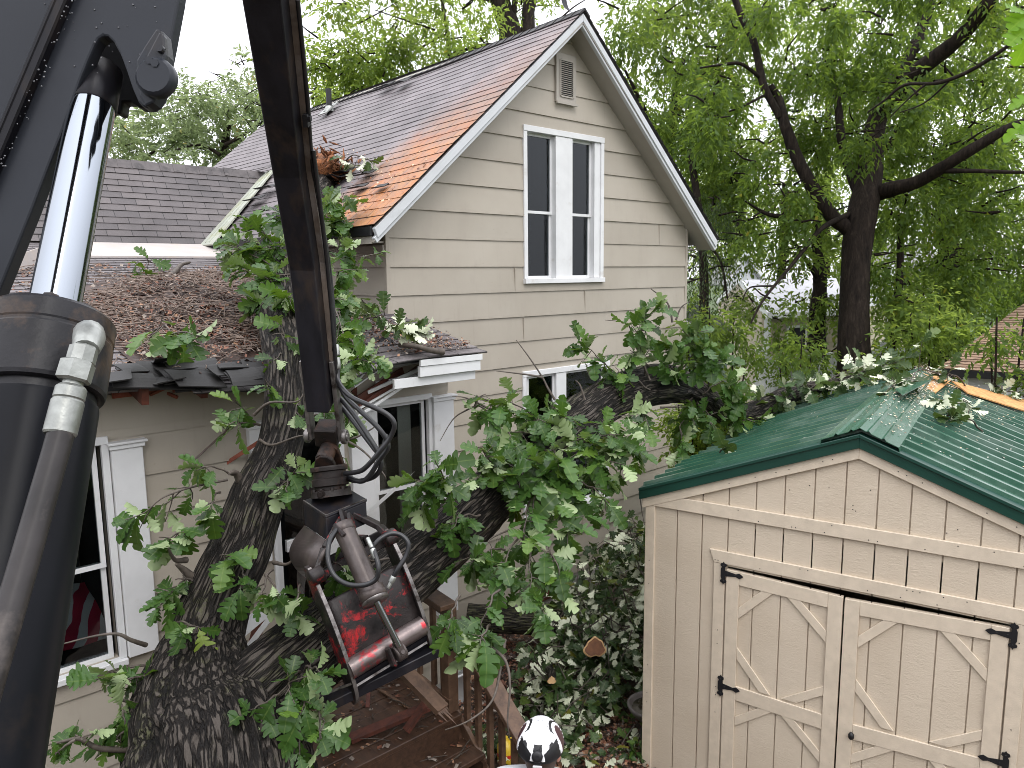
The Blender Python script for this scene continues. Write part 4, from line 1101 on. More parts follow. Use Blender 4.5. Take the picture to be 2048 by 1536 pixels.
# bare twigs over the gable
for q in [[(985, 838, 6.2), (960, 812, 6.3), (930, 822, 6.3), (905, 840, 6.3), (880, 882, 6.2)], [(1000, 830, 6.2), (960, 808, 6.25), (930, 795, 6.25), (905, 793, 6.2)], [(950, 812, 6.2), (958, 795, 6.2), (972, 788, 6.2)],
          [(1110, 800, 6.4), (1095, 775, 6.4), (1085, 755, 6.4), (1062, 720, 6.4), (1040, 690, 6.4), (1032, 680, 6.4)], [(1085, 755, 6.4), (1060, 750, 6.4), (1020, 745, 6.4), (992, 742, 6.4)], [(1170, 800, 6.6), (1160, 770, 6.6), (1150, 760, 6.6)],
          [(1345, 645, 7.2), (1338, 612, 7.2), (1325, 595, 7.2), (1305, 580, 7.2), (1302, 576, 7.2)], [(1352, 640, 7.2), (1362, 615, 7.2), (1380, 603, 7.2)], [(1300, 760, 7.1), (1275, 700, 7.1), (1262, 660, 7.1), (1250, 645, 7.1), (1210, 640, 7.1)],
          [(1320, 815, 7.3), (1350, 814, 7.3), (1372, 814, 7.3)], [(650, 868, 5.0), (690, 880, 4.9), (730, 905, 4.8), (765, 945, 4.7), (772, 958, 4.7)], [(660, 870, 5.2), (700, 878, 5.2), (740, 860, 5.2), (752, 850, 5.2)],
          [(520, 880, 4.9), (545, 890, 4.8), (600, 872, 4.7), (640, 875, 4.7)], [(508, 830, 4.8), (540, 805, 4.75), (600, 800, 4.75), (612, 740, 4.8)],
          [(1010, 1280, 4.6), (1002, 1330, 4.4), (985, 1400, 4.2), (940, 1440, 4.1), (890, 1460, 4.1)], [(975, 1290, 4.4), (1010, 1320, 4.3), (1020, 1370, 4.2), (1015, 1440, 4.15), (1020, 1480, 4.15)]]:
    snag(q[0][0], q[0][1], q[0][2], q[1:], .011, "bare_twig")
# leafy branches: (root px,py,depth) (tip px,py,depth) leaves, leaf length
LB = [((455, 960, 4.7), (250, 1040, 4.35), 15, .20), ((440, 985, 4.7), (420, 1020, 4.3), 10, .19), ((470, 950, 4.7), (400, 935, 4.5), 9, .18), ((400, 1060, 4.5), (330, 1080, 4.3), 13, .18), ((385, 1150, 4.45), (315, 1215, 4.2), 14, .19),
      ((395, 1165, 4.4), (350, 1160, 4.3), 6, .17), ((340, 1250, 4.25), (400, 1255, 4.1), 9, .18), ((330, 1330, 4.2), (300, 1335, 4.0), 10, .17), ((300, 1330, 4.15), (190, 1360, 3.95), 12, .18), ((310, 1350, 4.1), (240, 1370, 3.95), 12, .17),
      ((240, 1400, 3.9), (250, 1450, 3.85), 13, .16), ((165, 1480, 3.7), (150, 1470, 3.7), 8, .14), ((150, 1480, 3.65), (110, 1510, 3.6), 8, .14), ((270, 1450, 3.9), (210, 1500, 3.8), 10, .17), ((360, 1400, 4.0), (345, 1440, 3.8), 5, .16),
      ((470, 1110, 4.5), (450, 1120, 4.3), 10, .17), ((480, 1130, 4.45), (490, 1165, 4.2), 9, .17), ((530, 1150, 4.4), (560, 1200, 4.15), 12, .17), ((600, 1170, 4.3), (590, 1235, 4.1), 8, .16), ((545, 1140, 4.4), (520, 1200, 4.15), 6, .19),
      ((600, 1345, 4.1), (570, 1390, 3.8), 12, .18), ((610, 1340, 4.1), (640, 1345, 3.85), 10, .18), ((620, 1370, 4.05), (600, 1430, 3.8), 12, .19), ((560, 1390, 4.0), (490, 1440, 3.8), 8, .17), ((640, 1400, 4.0), (640, 1480, 3.8), 12, .17), ((600, 1450, 3.95), (600, 1510, 3.8), 9, .16),
      ((520, 850, 5.0), (450, 850, 4.8), 9, .17), ((510, 850, 5.0), (470, 800, 4.85), 8, .17), ((560, 790, 5.1), (530, 770, 4.9), 7, .17), ((600, 800, 5.0), (590, 830, 4.8), 7, .16), ((560, 1000, 4.8), (600, 930, 4.55), 12, .17), ((580, 960, 4.8), (575, 985, 4.5), 10, .17),
      ((585, 680, 5.5), (545, 670, 5.2), 6, .18), ((590, 700, 5.5), (548, 720, 5.1), 6, .17), ((600, 860, 5.0), (660, 820, 4.85), 10, .17),
      # the bushy part round the stem on the porch roof
      ((590, 600, 6.1), (470, 520, 5.9), 24, .20), ((600, 560, 6.4), (500, 440, 6.3), 26, .21), ((600, 540, 6.6), (470, 470, 6.5), 24, .21), ((600, 560, 6.4), (540, 560, 5.9), 26, .21), ((610, 520, 6.8), (530, 500, 6.2), 26, .21), ((610, 500, 6.8), (560, 420, 6.6), 24, .21),
      ((620, 480, 7.2), (660, 400, 7.0), 22, .20), ((620, 470, 7.4), (690, 400, 7.3), 24, .20), ((630, 450, 7.5), (680, 440, 7.2), 22, .20), ((620, 520, 6.8), (690, 500, 6.6), 18, .19), ((630, 560, 6.5), (720, 540, 6.4), 20, .17), ((620, 540, 6.6), (740, 515, 6.6), 18, .16),
      ((620, 600, 6.2), (690, 600, 6.1), 22, .18), ((610, 640, 6.0), (700, 650, 6.0), 24, .19), ((610, 650, 5.9), (690, 700, 5.9), 22, .19), ((600, 680, 5.8), (690, 740, 5.7), 20, .18), ((600, 700, 5.6), (685, 790, 5.5), 20, .18), ((570, 620, 5.9), (500, 600, 5.7), 18, .20), ((580, 560, 6.2), (440, 490, 6.2), 14, .18), ((600, 630, 5.9), (570, 590, 5.5), 20, .2),
      ((690, 810, 5.4), (700, 845, 5.3), 8, .16), ((640, 870, 5.0), (690, 940, 4.8), 10, .16),
      # along the right limb
      ((790, 1130, 4.8), (700, 1140, 4.35), 9, .19), ((700, 1180, 4.5), (680, 1130, 4.2), 7, .18), ((900, 1010, 5.1), (830, 960, 4.8), 13, .20), ((900, 1000, 5.2), (870, 920, 4.9), 14, .20), ((880, 1010, 5.2), (835, 1000, 4.85), 12, .20), ((910, 1000, 5.3), (880, 960, 4.9), 12, .20),
      ((950, 1000, 5.4), (900, 1060, 5.0), 14, .19), ((960, 1030, 5.4), (880, 1065, 5.0), 10, .18), ((980, 960, 5.6), (950, 960, 5.3), 10, .18), ((990, 950, 5.7), (960, 900, 5.4), 12, .18)]
LBG = [  # the big bunch in front of the gable
      ((1100, 860, 6.3), (1000, 800, 6.1), 20, .21), ((1090, 870, 6.3), (960, 800, 6.1), 14, .20), ((1090, 880, 6.2), (1000, 870, 5.9), 22, .21), ((1100, 880, 6.2), (1070, 830, 6.0), 18, .2), ((1110, 860, 6.3), (1100, 800, 6.2), 18, .2), ((1120, 870, 6.3), (1130, 830, 6.1), 16, .2),
      ((1050, 910, 6.0), (980, 930, 5.6), 20, .21), ((1050, 920, 5.9), (1010, 960, 5.5), 20, .21), ((1060, 930, 5.9), (1030, 990, 5.5), 18, .20), ((1080, 920, 5.9), (1080, 960, 5.5), 22, .21), ((1090, 900, 6.0), (1120, 920, 5.6), 22, .21), ((1100, 910, 6.0), (1150, 950, 5.6), 22, .2),
      ((1120, 900, 6.1), (1190, 880, 5.8), 20, .2), ((1130, 890, 6.2), (1260, 830, 6.0), 16, .2), ((1140, 900, 6.1), (1240, 870, 5.8), 18, .2), ((1150, 900, 6.1), (1280, 900, 5.8), 18, .2), ((1130, 930, 6.0), (1220, 960, 5.7), 22, .2), ((1120, 940, 5.9), (1160, 1000, 5.6), 22, .2), ((1140, 920, 6.0), (1250, 930, 5.7), 18, .19), ((1090, 950, 5.8), (1110, 1010, 5.4), 20, .2), ((1080, 960, 5.8), (1060, 1040, 5.3), 20, .2), ((1110, 1000, 5.6), (1140, 1070, 5.2), 18, .19), ((1060, 990, 5.6), (1050, 1085, 5.1), 18, .19), ((1150, 960, 5.8), (1220, 1010, 5.5), 18, .19),
      ((1020, 1060, 5.3), (940, 1130, 4.9), 14, .19), ((1040, 1070, 5.2), (1000, 1160, 4.8), 20, .19), ((1060, 1080, 5.2), (1060, 1180, 4.8), 22, .19), ((1090, 1080, 5.2), (1130, 1170, 4.9), 18, .19), ((1000, 1180, 4.7), (940, 1290, 4.4), 16, .2), ((980, 1250, 4.5), (960, 1290, 4.3), 12, .2), ((1060, 1180, 4.8), (1090, 1230, 4.6), 16, .18), ((920, 1190, 4.6), (900, 1250, 4.3), 9, .19), ((1010, 1100, 5.1), (960, 1110, 4.9), 9, .17),
      ((1260, 780, 7.1), (1170, 700, 6.9), 22, .22), ((1250, 780, 7.1), (1200, 720, 6.9), 18, .21), ((1290, 760, 7.2), (1290, 620, 7.0), 16, .22), ((1290, 760, 7.2), (1280, 650, 7.0), 16, .22), ((1310, 750, 7.3), (1260, 700, 7.0), 18, .21), ((1330, 750, 7.4), (1350, 680, 7.2), 22, .22), ((1340, 750, 7.5), (1400, 660, 7.3), 22, .22), ((1340, 760, 7.5), (1420, 690, 7.3), 20, .22), ((1350, 770, 7.5), (1440, 720, 7.3), 22, .22), ((1360, 770, 7.6), (1320, 720, 7.1), 18, .22), ((1300, 780, 7.1), (1230, 750, 6.9), 14, .21),
      ((1380, 790, 7.8), (1390, 850, 7.4), 22, .21), ((1390, 800, 7.9), (1430, 860, 7.5), 22, .21), ((1370, 800, 7.7), (1360, 900, 7.3), 16, .2), ((1400, 790, 7.9), (1470, 760, 7.7), 20, .21), ((1420, 800, 8.1), (1490, 800, 7.8), 22, .21), ((1440, 820, 8.2), (1480, 850, 8.0), 18, .21), ((1460, 830, 8.4), (1530, 860, 8.3), 20, .21), ((1480, 830, 8.6), (1560, 850, 8.5), 20, .22), ((1500, 835, 8.7), (1600, 840, 8.8), 20, .22), ((1540, 838, 9.0), (1660, 830, 9.1), 20, .22), ((1560, 830, 9.2), (1640, 795, 9.4), 14, .22), ((1520, 835, 8.9), (1590, 800, 9.2), 14, .22), ((1500, 840, 8.7), (1500, 875, 8.5), 10, .21), ((1270, 800, 7.2), (1300, 860, 6.7), 12, .2)]
for (a, b, n, L) in LB+LBG:
    lv = Leaves(); tw = MB()
    pale = .17 if (a[0] > 960 and a[1] > 780) else .10
    grow(lv, tw, atd(*a), atd(*b), int(n*(1.0 if a[0] < 640 and a[1] > 760 else 1.2)), L*.93, side=3 if n < 12 else 5, pale=pale)
    leaf_object("leafy_branch", lv, tw, M['leaf'], oak)
for (a, b, n) in [((-.45, 3.9), (-.5, 3.3), 24), ((-.35, 3.9), (-.2, 3.3), 26), ((-.2, 3.85), (.1, 3.35), 28), ((-.1, 3.85), (.35, 3.5), 26), ((.1, 3.85), (.6, 3.5), 26), ((.2, 3.85), (.75, 3.75), 24), ((-.3, 3.9), (-.1, 4.3), 22), ((.0, 3.9), (.4, 4.3), 22), ((.4, 3.85), (.85, 3.9), 20), ((-.45, 3.9), (-.35, 4.4), 20)]:
    lv = Leaves(); tw = MB(); grow(lv, tw, SP(a[0], rz(a[0])+.14, a[1]), SP(b[0], rz(b[0])+.17, b[1]), n, .19, side=4, pale=.4, droop=.1); leaf_object("leafy_branch", lv, tw, M['leafpale'], oak)
# loose sprigs that came off the tree and lie about: each a thing of its own
def sprig(name, label, pts, n, L, pale, mat='leafpale', group=None, spread=.6):
    root = thing(name, label, "branch", pts[0], group)
    lv = Leaves(); tw = MB()
    for a, b in zip(pts[:-1], pts[1:]): grow(lv, tw, a, b, n//(len(pts)-1), L, droop=.12, side=5, pale=pale, sag=.1)
    leaf_object("leafy_twig", lv, tw, M[mat], root)
sprig("oak_sprig", "pale turned oak sprig on the green roof's right slope", [atR(1965, 862, .03), atR(1895, 832, .10), atR(1945, 815, .12)], 54, .14, .8)
sprig("oak_sprig", "pale oak branch lying across the broken ridge of the shed", [atR(1930, 772, .05), atR(1880, 752, .12), atR(1815, 768, .08), atL(1770, 785, .06)], 70, .15, .65)
sprig("oak_sprig", "pale oak leaves hanging over the shed roof's far right edge", [atR(2060, 800, .06), atR(2010, 785, .08), atR(1985, 770, .12)], 36, .14, .6)
sprig("oak_sprig", "oak leaf cluster lying on the porch roof litter", [atp(300, 680, Vector((0, 0, pz(0)+.1)), PNv), atp(345, 668, Vector((0, 0, pz(0)+.3)), PNv), atp(400, 675, Vector((0, 0, pz(0)+.3)), PNv)], 26, .2, .3, 'leaf')
sprig("oak_sprig", "small yellow-green oak sprig by the white roof flashing", [atp(320, 532, Vector((0, 0, pz(0)+.05)), PNv), atp(270, 528, Vector((0, 0, pz(0)+.15)), PNv)], 12, .2, .2, 'leaf')
sprig("oak_sprig", "pale oak branch along the porch roof edge under the gable", [atp(720, 650, Vector((0, 0, pz(0)+.08)), PNv), atp(800, 655, Vector((0, 0, pz(0)+.22)), PNv), atp(840, 670, Vector((0, 0, pz(0)+.15)), PNv)], 46, .17, .65)
sprig("oak_sprig", "pale green oak branch draped over the porch roof against the side wall", [atp(640, 600, Vector((0, 0, pz(0)+.15)), PNv), atp(690, 585, Vector((0, 0, pz(0)+.4)), PNv), atp(735, 620, Vector((0, 0, pz(0)+.2)), PNv)], 70, .15, .4, 'leaf')
sprig("oak_sprig", "yellowing oak branch hanging by the folded black underlay", [atp(660, 640, Vector((0, 0, pz(0)+.15)), PNv), atp(700, 680, Vector((0, 0, pz(0)+.3)), PNv), atp(720, 730, Vector((0, 0, pz(0)+.25)), PNv)], 70, .15, .35, 'leaf')
sprig("oak_sprig", "oak sprig on the stained roof next to the rotten wood", [atp(725, 345, Vector((CX, 0, ZR+.05)), SLN), atp(690, 325, Vector((CX, 0, ZR+.15)), SLN), atp(745, 322, Vector((CX, 0, ZR+.1)), SLN)], 16, .16, .5)
sprig("oak_sprig", "few pale oak leaves on the left slope of the green roof", [atL(1440, 905, .03), atL(1455, 893, .08)], 5, .2, .9)
mb = MB(); pp, rr_ = spline([atp(800, 690, Vector((0, 0, pz(0)+.06)), PNv), atp(830, 692, Vector((0, 0, pz(0)+.1)), PNv), atp(860, 700, Vector((0, 0, pz(0)+.07)), PNv), atp(886, 704, Vector((0, 0, pz(0)+.04)), PNv)], 6, [.022, .022, .024, .03]); tube(mb, pp, rr_, 9)
tag(mb.build("dead_stick", M['twig']), "thick mossy stick lying on the right end of porch roof", "stick")
mb = MB(); pp, rr_ = spline([atp(320, 560, Vector((0, 0, pz(0)+.06)), PNv), atp(345, 548, Vector((0, 0, pz(0)+.08)), PNv), atp(362, 530, Vector((0, 0, pz(0)+.1)), PNv), atp(380, 525, Vector((0, 0, pz(0)+.1)), PNv)], 6, [.035, .03, .022, .012]); tube(mb, pp, rr_, 9)
tag(mb.build("dead_stick", M['twig']), "crooked grey stick at the top of the roof litter", "stick")
# ================================================================ THE LOADER: boom, cylinder, stick
loader = thing("log_loader", "black steel loader arm with big chromed hydraulic cylinder and long boxed stick", "log loader", atd(-150, 1700, 1.4))
def dplane(pts, dep, th, mb, m=0):
    """plate with an outline, standing square to the line of sight, th thick away from the viewer"""
    a = [atd(x, y, dep) for x, y in pts]; o = atd(200, 300, dep)
    q = [((v-o).dot(RT), (v-o).dot(UPV)) for v in a]
    prism(mb, q, o, RT, UPV, FW, th, m)
mb = MB()
arch = [(140, 219), (146, 200), (160, 160), (175, 122), (188, 92), (196, 78), (206, 71), (216, 73), (227, 84), (240, 108), (252, 140), (264, 176), (276, 204)]
dplane([(-260, -260), (392, -260), (357, 0), (340, 90), (326, 160), (318, 195), (300, 214), (286, 214)]+arch[::-1]+[(120, 275), (100, 325), (60, 430), (0, 578), (-120, 880), (-260, 1200)], 1.32, .03, mb)
dplane([(140, -260), (392, -260), (357, 0), (326, 160), (305, 212), (280, 216), (262, 204), (246, 204), (243, 226), (236, 229), (226, 222), (150, 222), (142, 217)], 1.50, .03, mb, 1)
bo = mb.build("boom", [M['boom'], M['iron']], loader, bevel=.004, seg=2)
mb = MB()   # edge of the plate, boxing it to the far side
for (p, q) in [((140, 218), (-260, 1200)), ((357, 0), (318, 195)), ((392, -260), (357, 0))]:
    a, b, c, d = atd(*p, 1.351), atd(*q, 1.351), atd(*q, 1.65), atd(*p, 1.65)
    mb.add([a, b, c, d], [(0, 1, 2, 3)])
mb.build("boom_side", M['steel'], bo)
mb = MB(); beam(mb, atd(152, -60, 1.31), atd(-40, 395, 1.31), .022, .02, FW); beam(mb, atd(138, -60, 1.305), atd(-54, 395, 1.305), .010, .014, FW)
mb.build("weld_bar", M['steel'], bo, bevel=.003)
mb = MB(); dr = random.Random(8)
for i in range(85):
    if i < 55: f = dr.random(); x, y, dd = 148-f*165+dr.gauss(0, 7), -10+f*400+dr.gauss(0, 4), 1.296
    else: x, y, dd = dr.uniform(60, 330), dr.uniform(0, 150), 1.319
    r = dr.uniform(.0006, .0019); c = atd(x, y, dd)
    lathe(mb, [(r*.2, -r*.55), (r*.75, -r*.4), (r, 0)], c, FW, 8)
drm, t, b = newmat("rain_drop"); b.inputs["Base Color"].default_value = (.10, .10, .11, 1); b.inputs["Roughness"].default_value = .06; b.inputs["Specular IOR Level"].default_value = 1
tag(mb.build("rain_drops", drm, bo), kind="stuff")
mb = MB()   # pin boss with its keeper plates
dplane([(312, 56), (326, 62), (332, 108), (326, 170), (306, 205), (290, 212), (278, 190), (272, 120), (288, 92)], 1.285, .034, mb)
dplane([(318, 62), (327, 68), (330, 108), (325, 150), (312, 160), (298, 140), (292, 112)], 1.268, .016, mb)
lathe(mb, [(.028, 0), (.034, .006), (.034, .02)], atd(306, 150, 1.262), FW, 20)
for x, y in ((298, 120), (309, 126), (318, 95)): lathe(mb, [(.007, 0), (.008, .008)], atd(x, y, 1.26), FW, 6, smooth=False)
mb.build("pin_boss", M['boom'], bo, bevel=.004, seg=2)
# cylinder
def axp(y):      # point of the cylinder axis seen at image row y
    inv = .735+(y-205)*.000242; return atd(187-.190*(y-205), y, 1/inv)
A0, A1 = axp(196), axp(1720); AX = (A1-A0).normalized()
def ay(y): return axp(y)
mb = MB(); tube(mb, [ay(170), ay(700)], [.0372, .0372], 48)
cyl = MB()
lathe(cyl, [(.037, 0), (.039, .002), (.0395, .09), (.0375, .092)], ay(140), AX, 24)
eye = cyl.build("rod_eye", M['steel'], loader)
rod = mb.build("chrome_rod", M['chrome'], loader)
H0 = ay(645)
mb = MB()
lathe(mb, [(.041, -.004), (.087, -.004), (.092, .002), (.092, .030), (.0907, .033), (.0907, .037), (.092, .040), (.092, .118), (.090, .124), (.085, .126)], H0, AX, 64, sharp=True)
lathe(mb, [(.080, .126), (.080, .140)], H0, AX, 48, sharp=True); 
for a in range(8):
    u = AX.cross(FW).normalized(); w = AX.cross(u); q = H0+(u*math.cos(a*.785+.3)+w*math.sin(a*.785+.3))*.062
    lathe(mb, [(.011, -.016), (.012, -.014), (.012, .0)], q, AX, 6, smooth=False)
hd = mb.build("cylinder_head", pm("worn_brown_black_steel", (.014, .0135, .016), .36, spec=.25, var=.6, vs=10, c2=(.095, .06, .038), c2pos=(.5, .72), c2s=11, bs=60, bstr=.2), loader)
mb = MB(); lathe(mb, [(.0845, .14), (.0855, .146), (.0855, 1.05)], H0, AX, 64); mb.build("cylinder_barrel", M['blackpaint'], loader)
# hose fitting
def fp(x, y, d): return atd(x, y, d)
def fd(p, q): return fp(*q)-fp(*p)
mb = MB(); lathe(mb, [(.014, 0), (.0185, .003), (.0185, .024), (.015, .028)], fp(170, 692, 1.04), fd((170, 692, 1.04), (158, 735, 1.03)), 8, smooth=False)
tube(mb, [fp(178, 668, 1.09), fp(178, 678, 1.06), fp(172, 700, 1.04)], [.021, .021, .017], 14)
lathe(mb, [(.018, 0), (.0225, .003), (.0225, .027), (.019, .030)], fp(158, 722, 1.028), fd((158, 722, 1.028), (144, 768, 1.018)), 6, smooth=False)
lathe(mb, [(.013, 0), (.013, .022)], fp(149, 756, 1.022), fd((149, 756, 1.022), (135, 800, 1.01)), 16)
lathe(mb, [(.016, 0), (.0195, .004), (.0198, .018), (.0185, .02), (.0205, .023), (.0205, .066), (.019, .069)], fp(144, 772, 1.018), fd((144, 772, 1.018), (124, 850, 1.0)), 28, sharp=True)
mb.build("hose_fitting", M['zinc'], loader)
mb = MB(); pp = spline([fp(131, 830, 1.004), fp(114, 895, .985), fp(84, 1000, .95), fp(44, 1140, .90), fp(-10, 1320, .84), (fp(-70, 1520, .78)), fp(-140, 1750, .70)], 8); tube(mb, pp, .0165, 20)
mb.build("hose", pm("worn_brown_hose", (.022, .019, .019), .42, spec=.3, var=.5, vs=12, c2=(.12, .10, .09), c2pos=(.55, .75), c2s=9), loader)
# the stick: a long steel box reaching down to the grapple
def stk(y):
    if y <= 342: f = y/342; x = 540+46*f; inv = 1/3.3+(1/3.9-1/3.3)*f
    elif y <= 525: f = (y-342)/183; x = 586+29*f; inv = 1/3.9+(1/4.2-1/3.9)*f
    else: f = (y-525)/313; x = 615+34*f; inv = 1/4.2+(1/4.45-1/4.2)*f
    return atd(x, y, 1/inv)
sa, sb = atd(497, -330, 2.85), stk(806)
ssid = Vector((RT.x, RT.y, RT.z)); 
mb = MB()
ys = [None, 0, 342, 525, 806]; P_ = [sa, stk(0), stk(342), stk(525), stk(806)]; wd = [.20, .174, .144, .142, .136]
sd = (P_[-1]-P_[0]).normalized(); sr = (RT-sd*RT.dot(sd)); sr = (sr-FW*.12).normalized(); sf = sr.cross(sd).normalized()
if sf.dot(FW) < 0: sf = -sf
vs = []
for p, w in zip(P_, wd):
    for (a, b) in ((-1, -1), (1, -1), (1, 1), (-1, 1)): vs.append(p+sr*(a*w/2)+sf*(b*.10))
fs = [(i*4+j, i*4+(j+1) % 4, (i+1)*4+(j+1) % 4, (i+1)*4+j) for i in range(len(P_)-1) for j in range(4)]
fs += [(0, 3, 2, 1), tuple(len(vs)-4+i for i in range(4))]
mb.add(vs, fs)
stick = mb.build("stick", M['steel'], loader, bevel=.010, seg=3)
mb = MB()
for p, q, w, w2 in zip(P_[:-1], P_[1:], wd[:-1], wd[1:]):
    beam(mb, p+sr*(w/2+.016)+sf*.02, q+sr*(w2/2+.016)+sf*.02, .030, .05, sf)
mb.build("side_rail", pm("scuffed_brown_rail", (.17, .135, .11), .5, metal=.1, var=.5, vs=6, c2=(.3, .27, .25), c2pos=(.5, .7), c2s=5), stick)
mb = MB(); boxx(mb, stk(238)+sr*.11-sf*.02, sr*.012, sd*.03, sf*.02); boxx(mb, stk(235)+sr*.125-sf*.02, sr*.01, sd*.012, sf*.012); mb.build("hose_clip", M['iron'], stick)
mb = MB(); tube(mb, spline([stk(0)+sr*.125, stk(200)+sr*.12, stk(342)+sr*.108, stk(525)+sr*.115+sf*.02, stk(640)+sr*.12, stk(700)+sr*.10]), .011, 8); tube(mb, spline([stk(300)+sr*.12-sf*.0, stk(525)+sr*.12-sf*.02, stk(690)+sr*.11-sf*.01, stk(745)+sr*.10]), .012, 8)
mb.build("hose", M['rubber'], stick)
mb = MB()
for s in (-1, 1):
    for (a, b, w) in [(stk(720), stk(880), .065)]:
        beam(mb, a+sr*(s*.088), b+sr*(s*.092)+sf*.01, .026, .075, sf)
    lathe(mb, [(.042, -.013), (.045, -.01), (.045, .012), (.04, .015)], stk(872)+sr*(s*.112), sr*s, 18)
    lathe(mb, [(.026, 0), (.024, .014)], stk(872)+sr*(s*.122), sr*s, 12)
mb.build("end_cheek", M['edge'], stick, bevel=.003)
mb = MB(); beam(mb, sa, atd(150, -620, 1.9), .2, .26, UPV); beam(mb, atd(150, -620, 1.9), atd(40, -180, 1.5), .24, .3, UPV); mb.build("boom_link", M['boom'], loader)
for k, q in enumerate([[(676, 735, 4.38), (676, 760, 4.36), (688, 780, 4.3), (708, 797, 4.25), (742, 812, 4.2), (776, 830, 4.18), (789, 850, 4.18), (781, 874, 4.2), (763, 898, 4.2), (742, 924, 4.22), (721, 942, 4.28), (690, 947, 4.38)],
      [(674, 755, 4.42), (690, 791, 4.36), (721, 822, 4.3), (755, 854, 4.26), (773, 880, 4.26), (775, 898, 4.26), (758, 921, 4.28), (740, 950, 4.3), (721, 963, 4.34), (692, 952, 4.42)],
      [(680, 796, 4.44), (706, 826, 4.38), (737, 872, 4.32), (758, 908, 4.3), (762, 934, 4.3), (747, 954, 4.34), (716, 962, 4.38), (694, 957, 4.44)],
      [(682, 812, 4.48), (711, 848, 4.42), (740, 886, 4.38), (757, 905, 4.35), (768, 890, 4.36), (772, 870, 4.4)]]):
    mb = MB(); tube(mb, spline([atd(*z) for z in q], 6), .0145, 10); mb.build("hose", M['rubber'], loader)
mb = MB()
for (p, q) in [((674, 715, 4.36), (676, 738, 4.36)), ((672, 690, 4.4), (674, 712, 4.38))]: lathe(mb, [(.015, 0), (.018, .004), (.018, .06), (.015, .066)], atd(*p), atd(*q)-atd(*p), 10)
mb.build("hose_fitting", M['zinc'], loader)

# ================================================================ THE GRAPPLE
gl = thing("grapple", "scratched red and black log grapple clamped on the oak limb", "grapple", atd(660, 900, 4.5))
TL, TR2, BL, BR = atd(626, 1150, 4.05), atd(780, 1068, 4.32), atd(729, 1388, 3.98), atd(873, 1302, 4.22)
WV = ((TR2-TL)+(BR-BL))/2; LVV = ((BL-TL)+(BR-TR2))/2
wu, lu = WV.normalized(), LVV.normalized(); NN = wu.cross(lu).normalized()
if NN.dot(FW) < 0: NN = -NN
Wl, Ll = WV.length, LVV.length
def GP(a, b, c): return TL+WV*a+LVV*b+NN*c
# yoke and rotator
mb = MB(); up0 = (atd(655, 850, 4.46)-atd(660, 975, 4.42)).normalized()
cc = atd(656, 866, 4.47); boxx(mb, cc, sr*.066, sf*.06, sd*.062); lathe(mb, [(.012, 0), (.012, .003)], cc-sf*.061, -sf, 10)
mb.build("swivel_block", M['rust'], gl, bevel=.006)
mb = MB()
ya = sr
for s in (-1, 1):
    poly = [(-.085, -.13), (.085, -.13), (.06, .0), (.05, .035), (.02, .06), (-.02, .06), (-.05, .035), (-.06, .0)]
    prism(mb, poly, atd(655, 915, 4.42)+sf*(s*.05-.014), sr, -sd, sf, .028)
lathe(mb, [(.045, -.075), (.05, -.07), (.05, .075), (.045, .08)], atd(654, 905, 4.43), sf, 24); lathe(mb, [(.030, 0), (.030, .005)], atd(654, 905, 4.43)-sf*.076, -sf, 20)
mb.build("yoke", M['rust'], gl, bevel=.004)
mb = MB(); rc_ = atd(658, 935, 4.42); rd = (atd(664, 1000, 4.40)-rc_).normalized()
lathe(mb, [(.07, -.01), (.106, -.008), (.108, .0), (.108, .018), (.098, .022), (.094, .024), (.094, .06), (.098, .062), (.106, .066), (.106, .105), (.10, .11), (.09, .112), (.09, .13), (.112, .134), (.115, .15), (.12, .17)], rc_, rd, 40, sharp=True)
for a in range(10):
    u = rd.cross(FW).normalized(); w = rd.cross(u); q = rc_+rd*.125+(u*math.cos(a*.628)+w*math.sin(a*.628))*.104
    lathe(mb, [(.011, 0), (.012, .012), (.012, .02)], q-rd*.006, rd, 6, smooth=False)
lathe(mb, [(.02, -.02), (.024, -.016), (.024, .02)], rc_+rd*.14-FW*.10-RT*.03, -FW+rd*.2, 14); lathe(mb, [(.014, 0), (.014, .01)], rc_+rd*.14-FW*.122-RT*.032, -FW+rd*.2, 12)
mb.build("rotator", M['rust'], gl)
# head box: corner toward the viewer
k0 = atd(652, 1036, 4.2); k1 = atd(733, 1003, 4.36); k2 = atd(607, 1006, 4.40); kd = atd(654, 1082, 4.19)
xa, xb, xc = (k1-k0), (k2-k0), (kd-k0)
mb = MB(); boxx(mb, k0+xa/2+xb/2+xc/2, xa/2, xb/2, xc/2); boxx(mb, k0+xa/2+xb/2-xc.normalized()*.006, xa*.515, xb*.515, xc.normalized()*.008)
mb.build("head_box", M['steel'], gl, bevel=.006, seg=2)
mb = MB()   # worn bright edges of the head box
beam(mb, k0-xc.normalized()*.016, k1-xc.normalized()*.016, .006, .004); beam(mb, k0-xc.normalized()*.016, k2-xc.normalized()*.016, .006, .004)
mb.build("worn_edge", M['edge'], gl)
def sheet(L_, R_, name, mat, th=.02, sub=4):
    l = spline([atd(*q) for q in L_], sub); r = spline([atd(*q) for q in R_], sub); n = min(len(l), len(r)); vs = []
    for i in range(n): vs += [l[i], r[i]]
    mb = MB(); mb.add(vs, [(2*i, 2*i+1, 2*i+3, 2*i+2) for i in range(n-1)], 0, True)
    o = mb.build(name, mat, gl); s = o.modifiers.new("solid", 'SOLIDIFY'); s.thickness = th; s.offset = 0; return o
sheet([(612, 1052, 4.42), (592, 1078, 4.42), (581, 1106, 4.38), (592, 1134, 4.32), (616, 1156, 4.26)], [(651, 1080, 4.2), (656, 1092, 4.15), (648, 1108, 4.1), (638, 1130, 4.08), (630, 1150, 4.07)], "arm_plate", M['barrel'])
mb = MB()
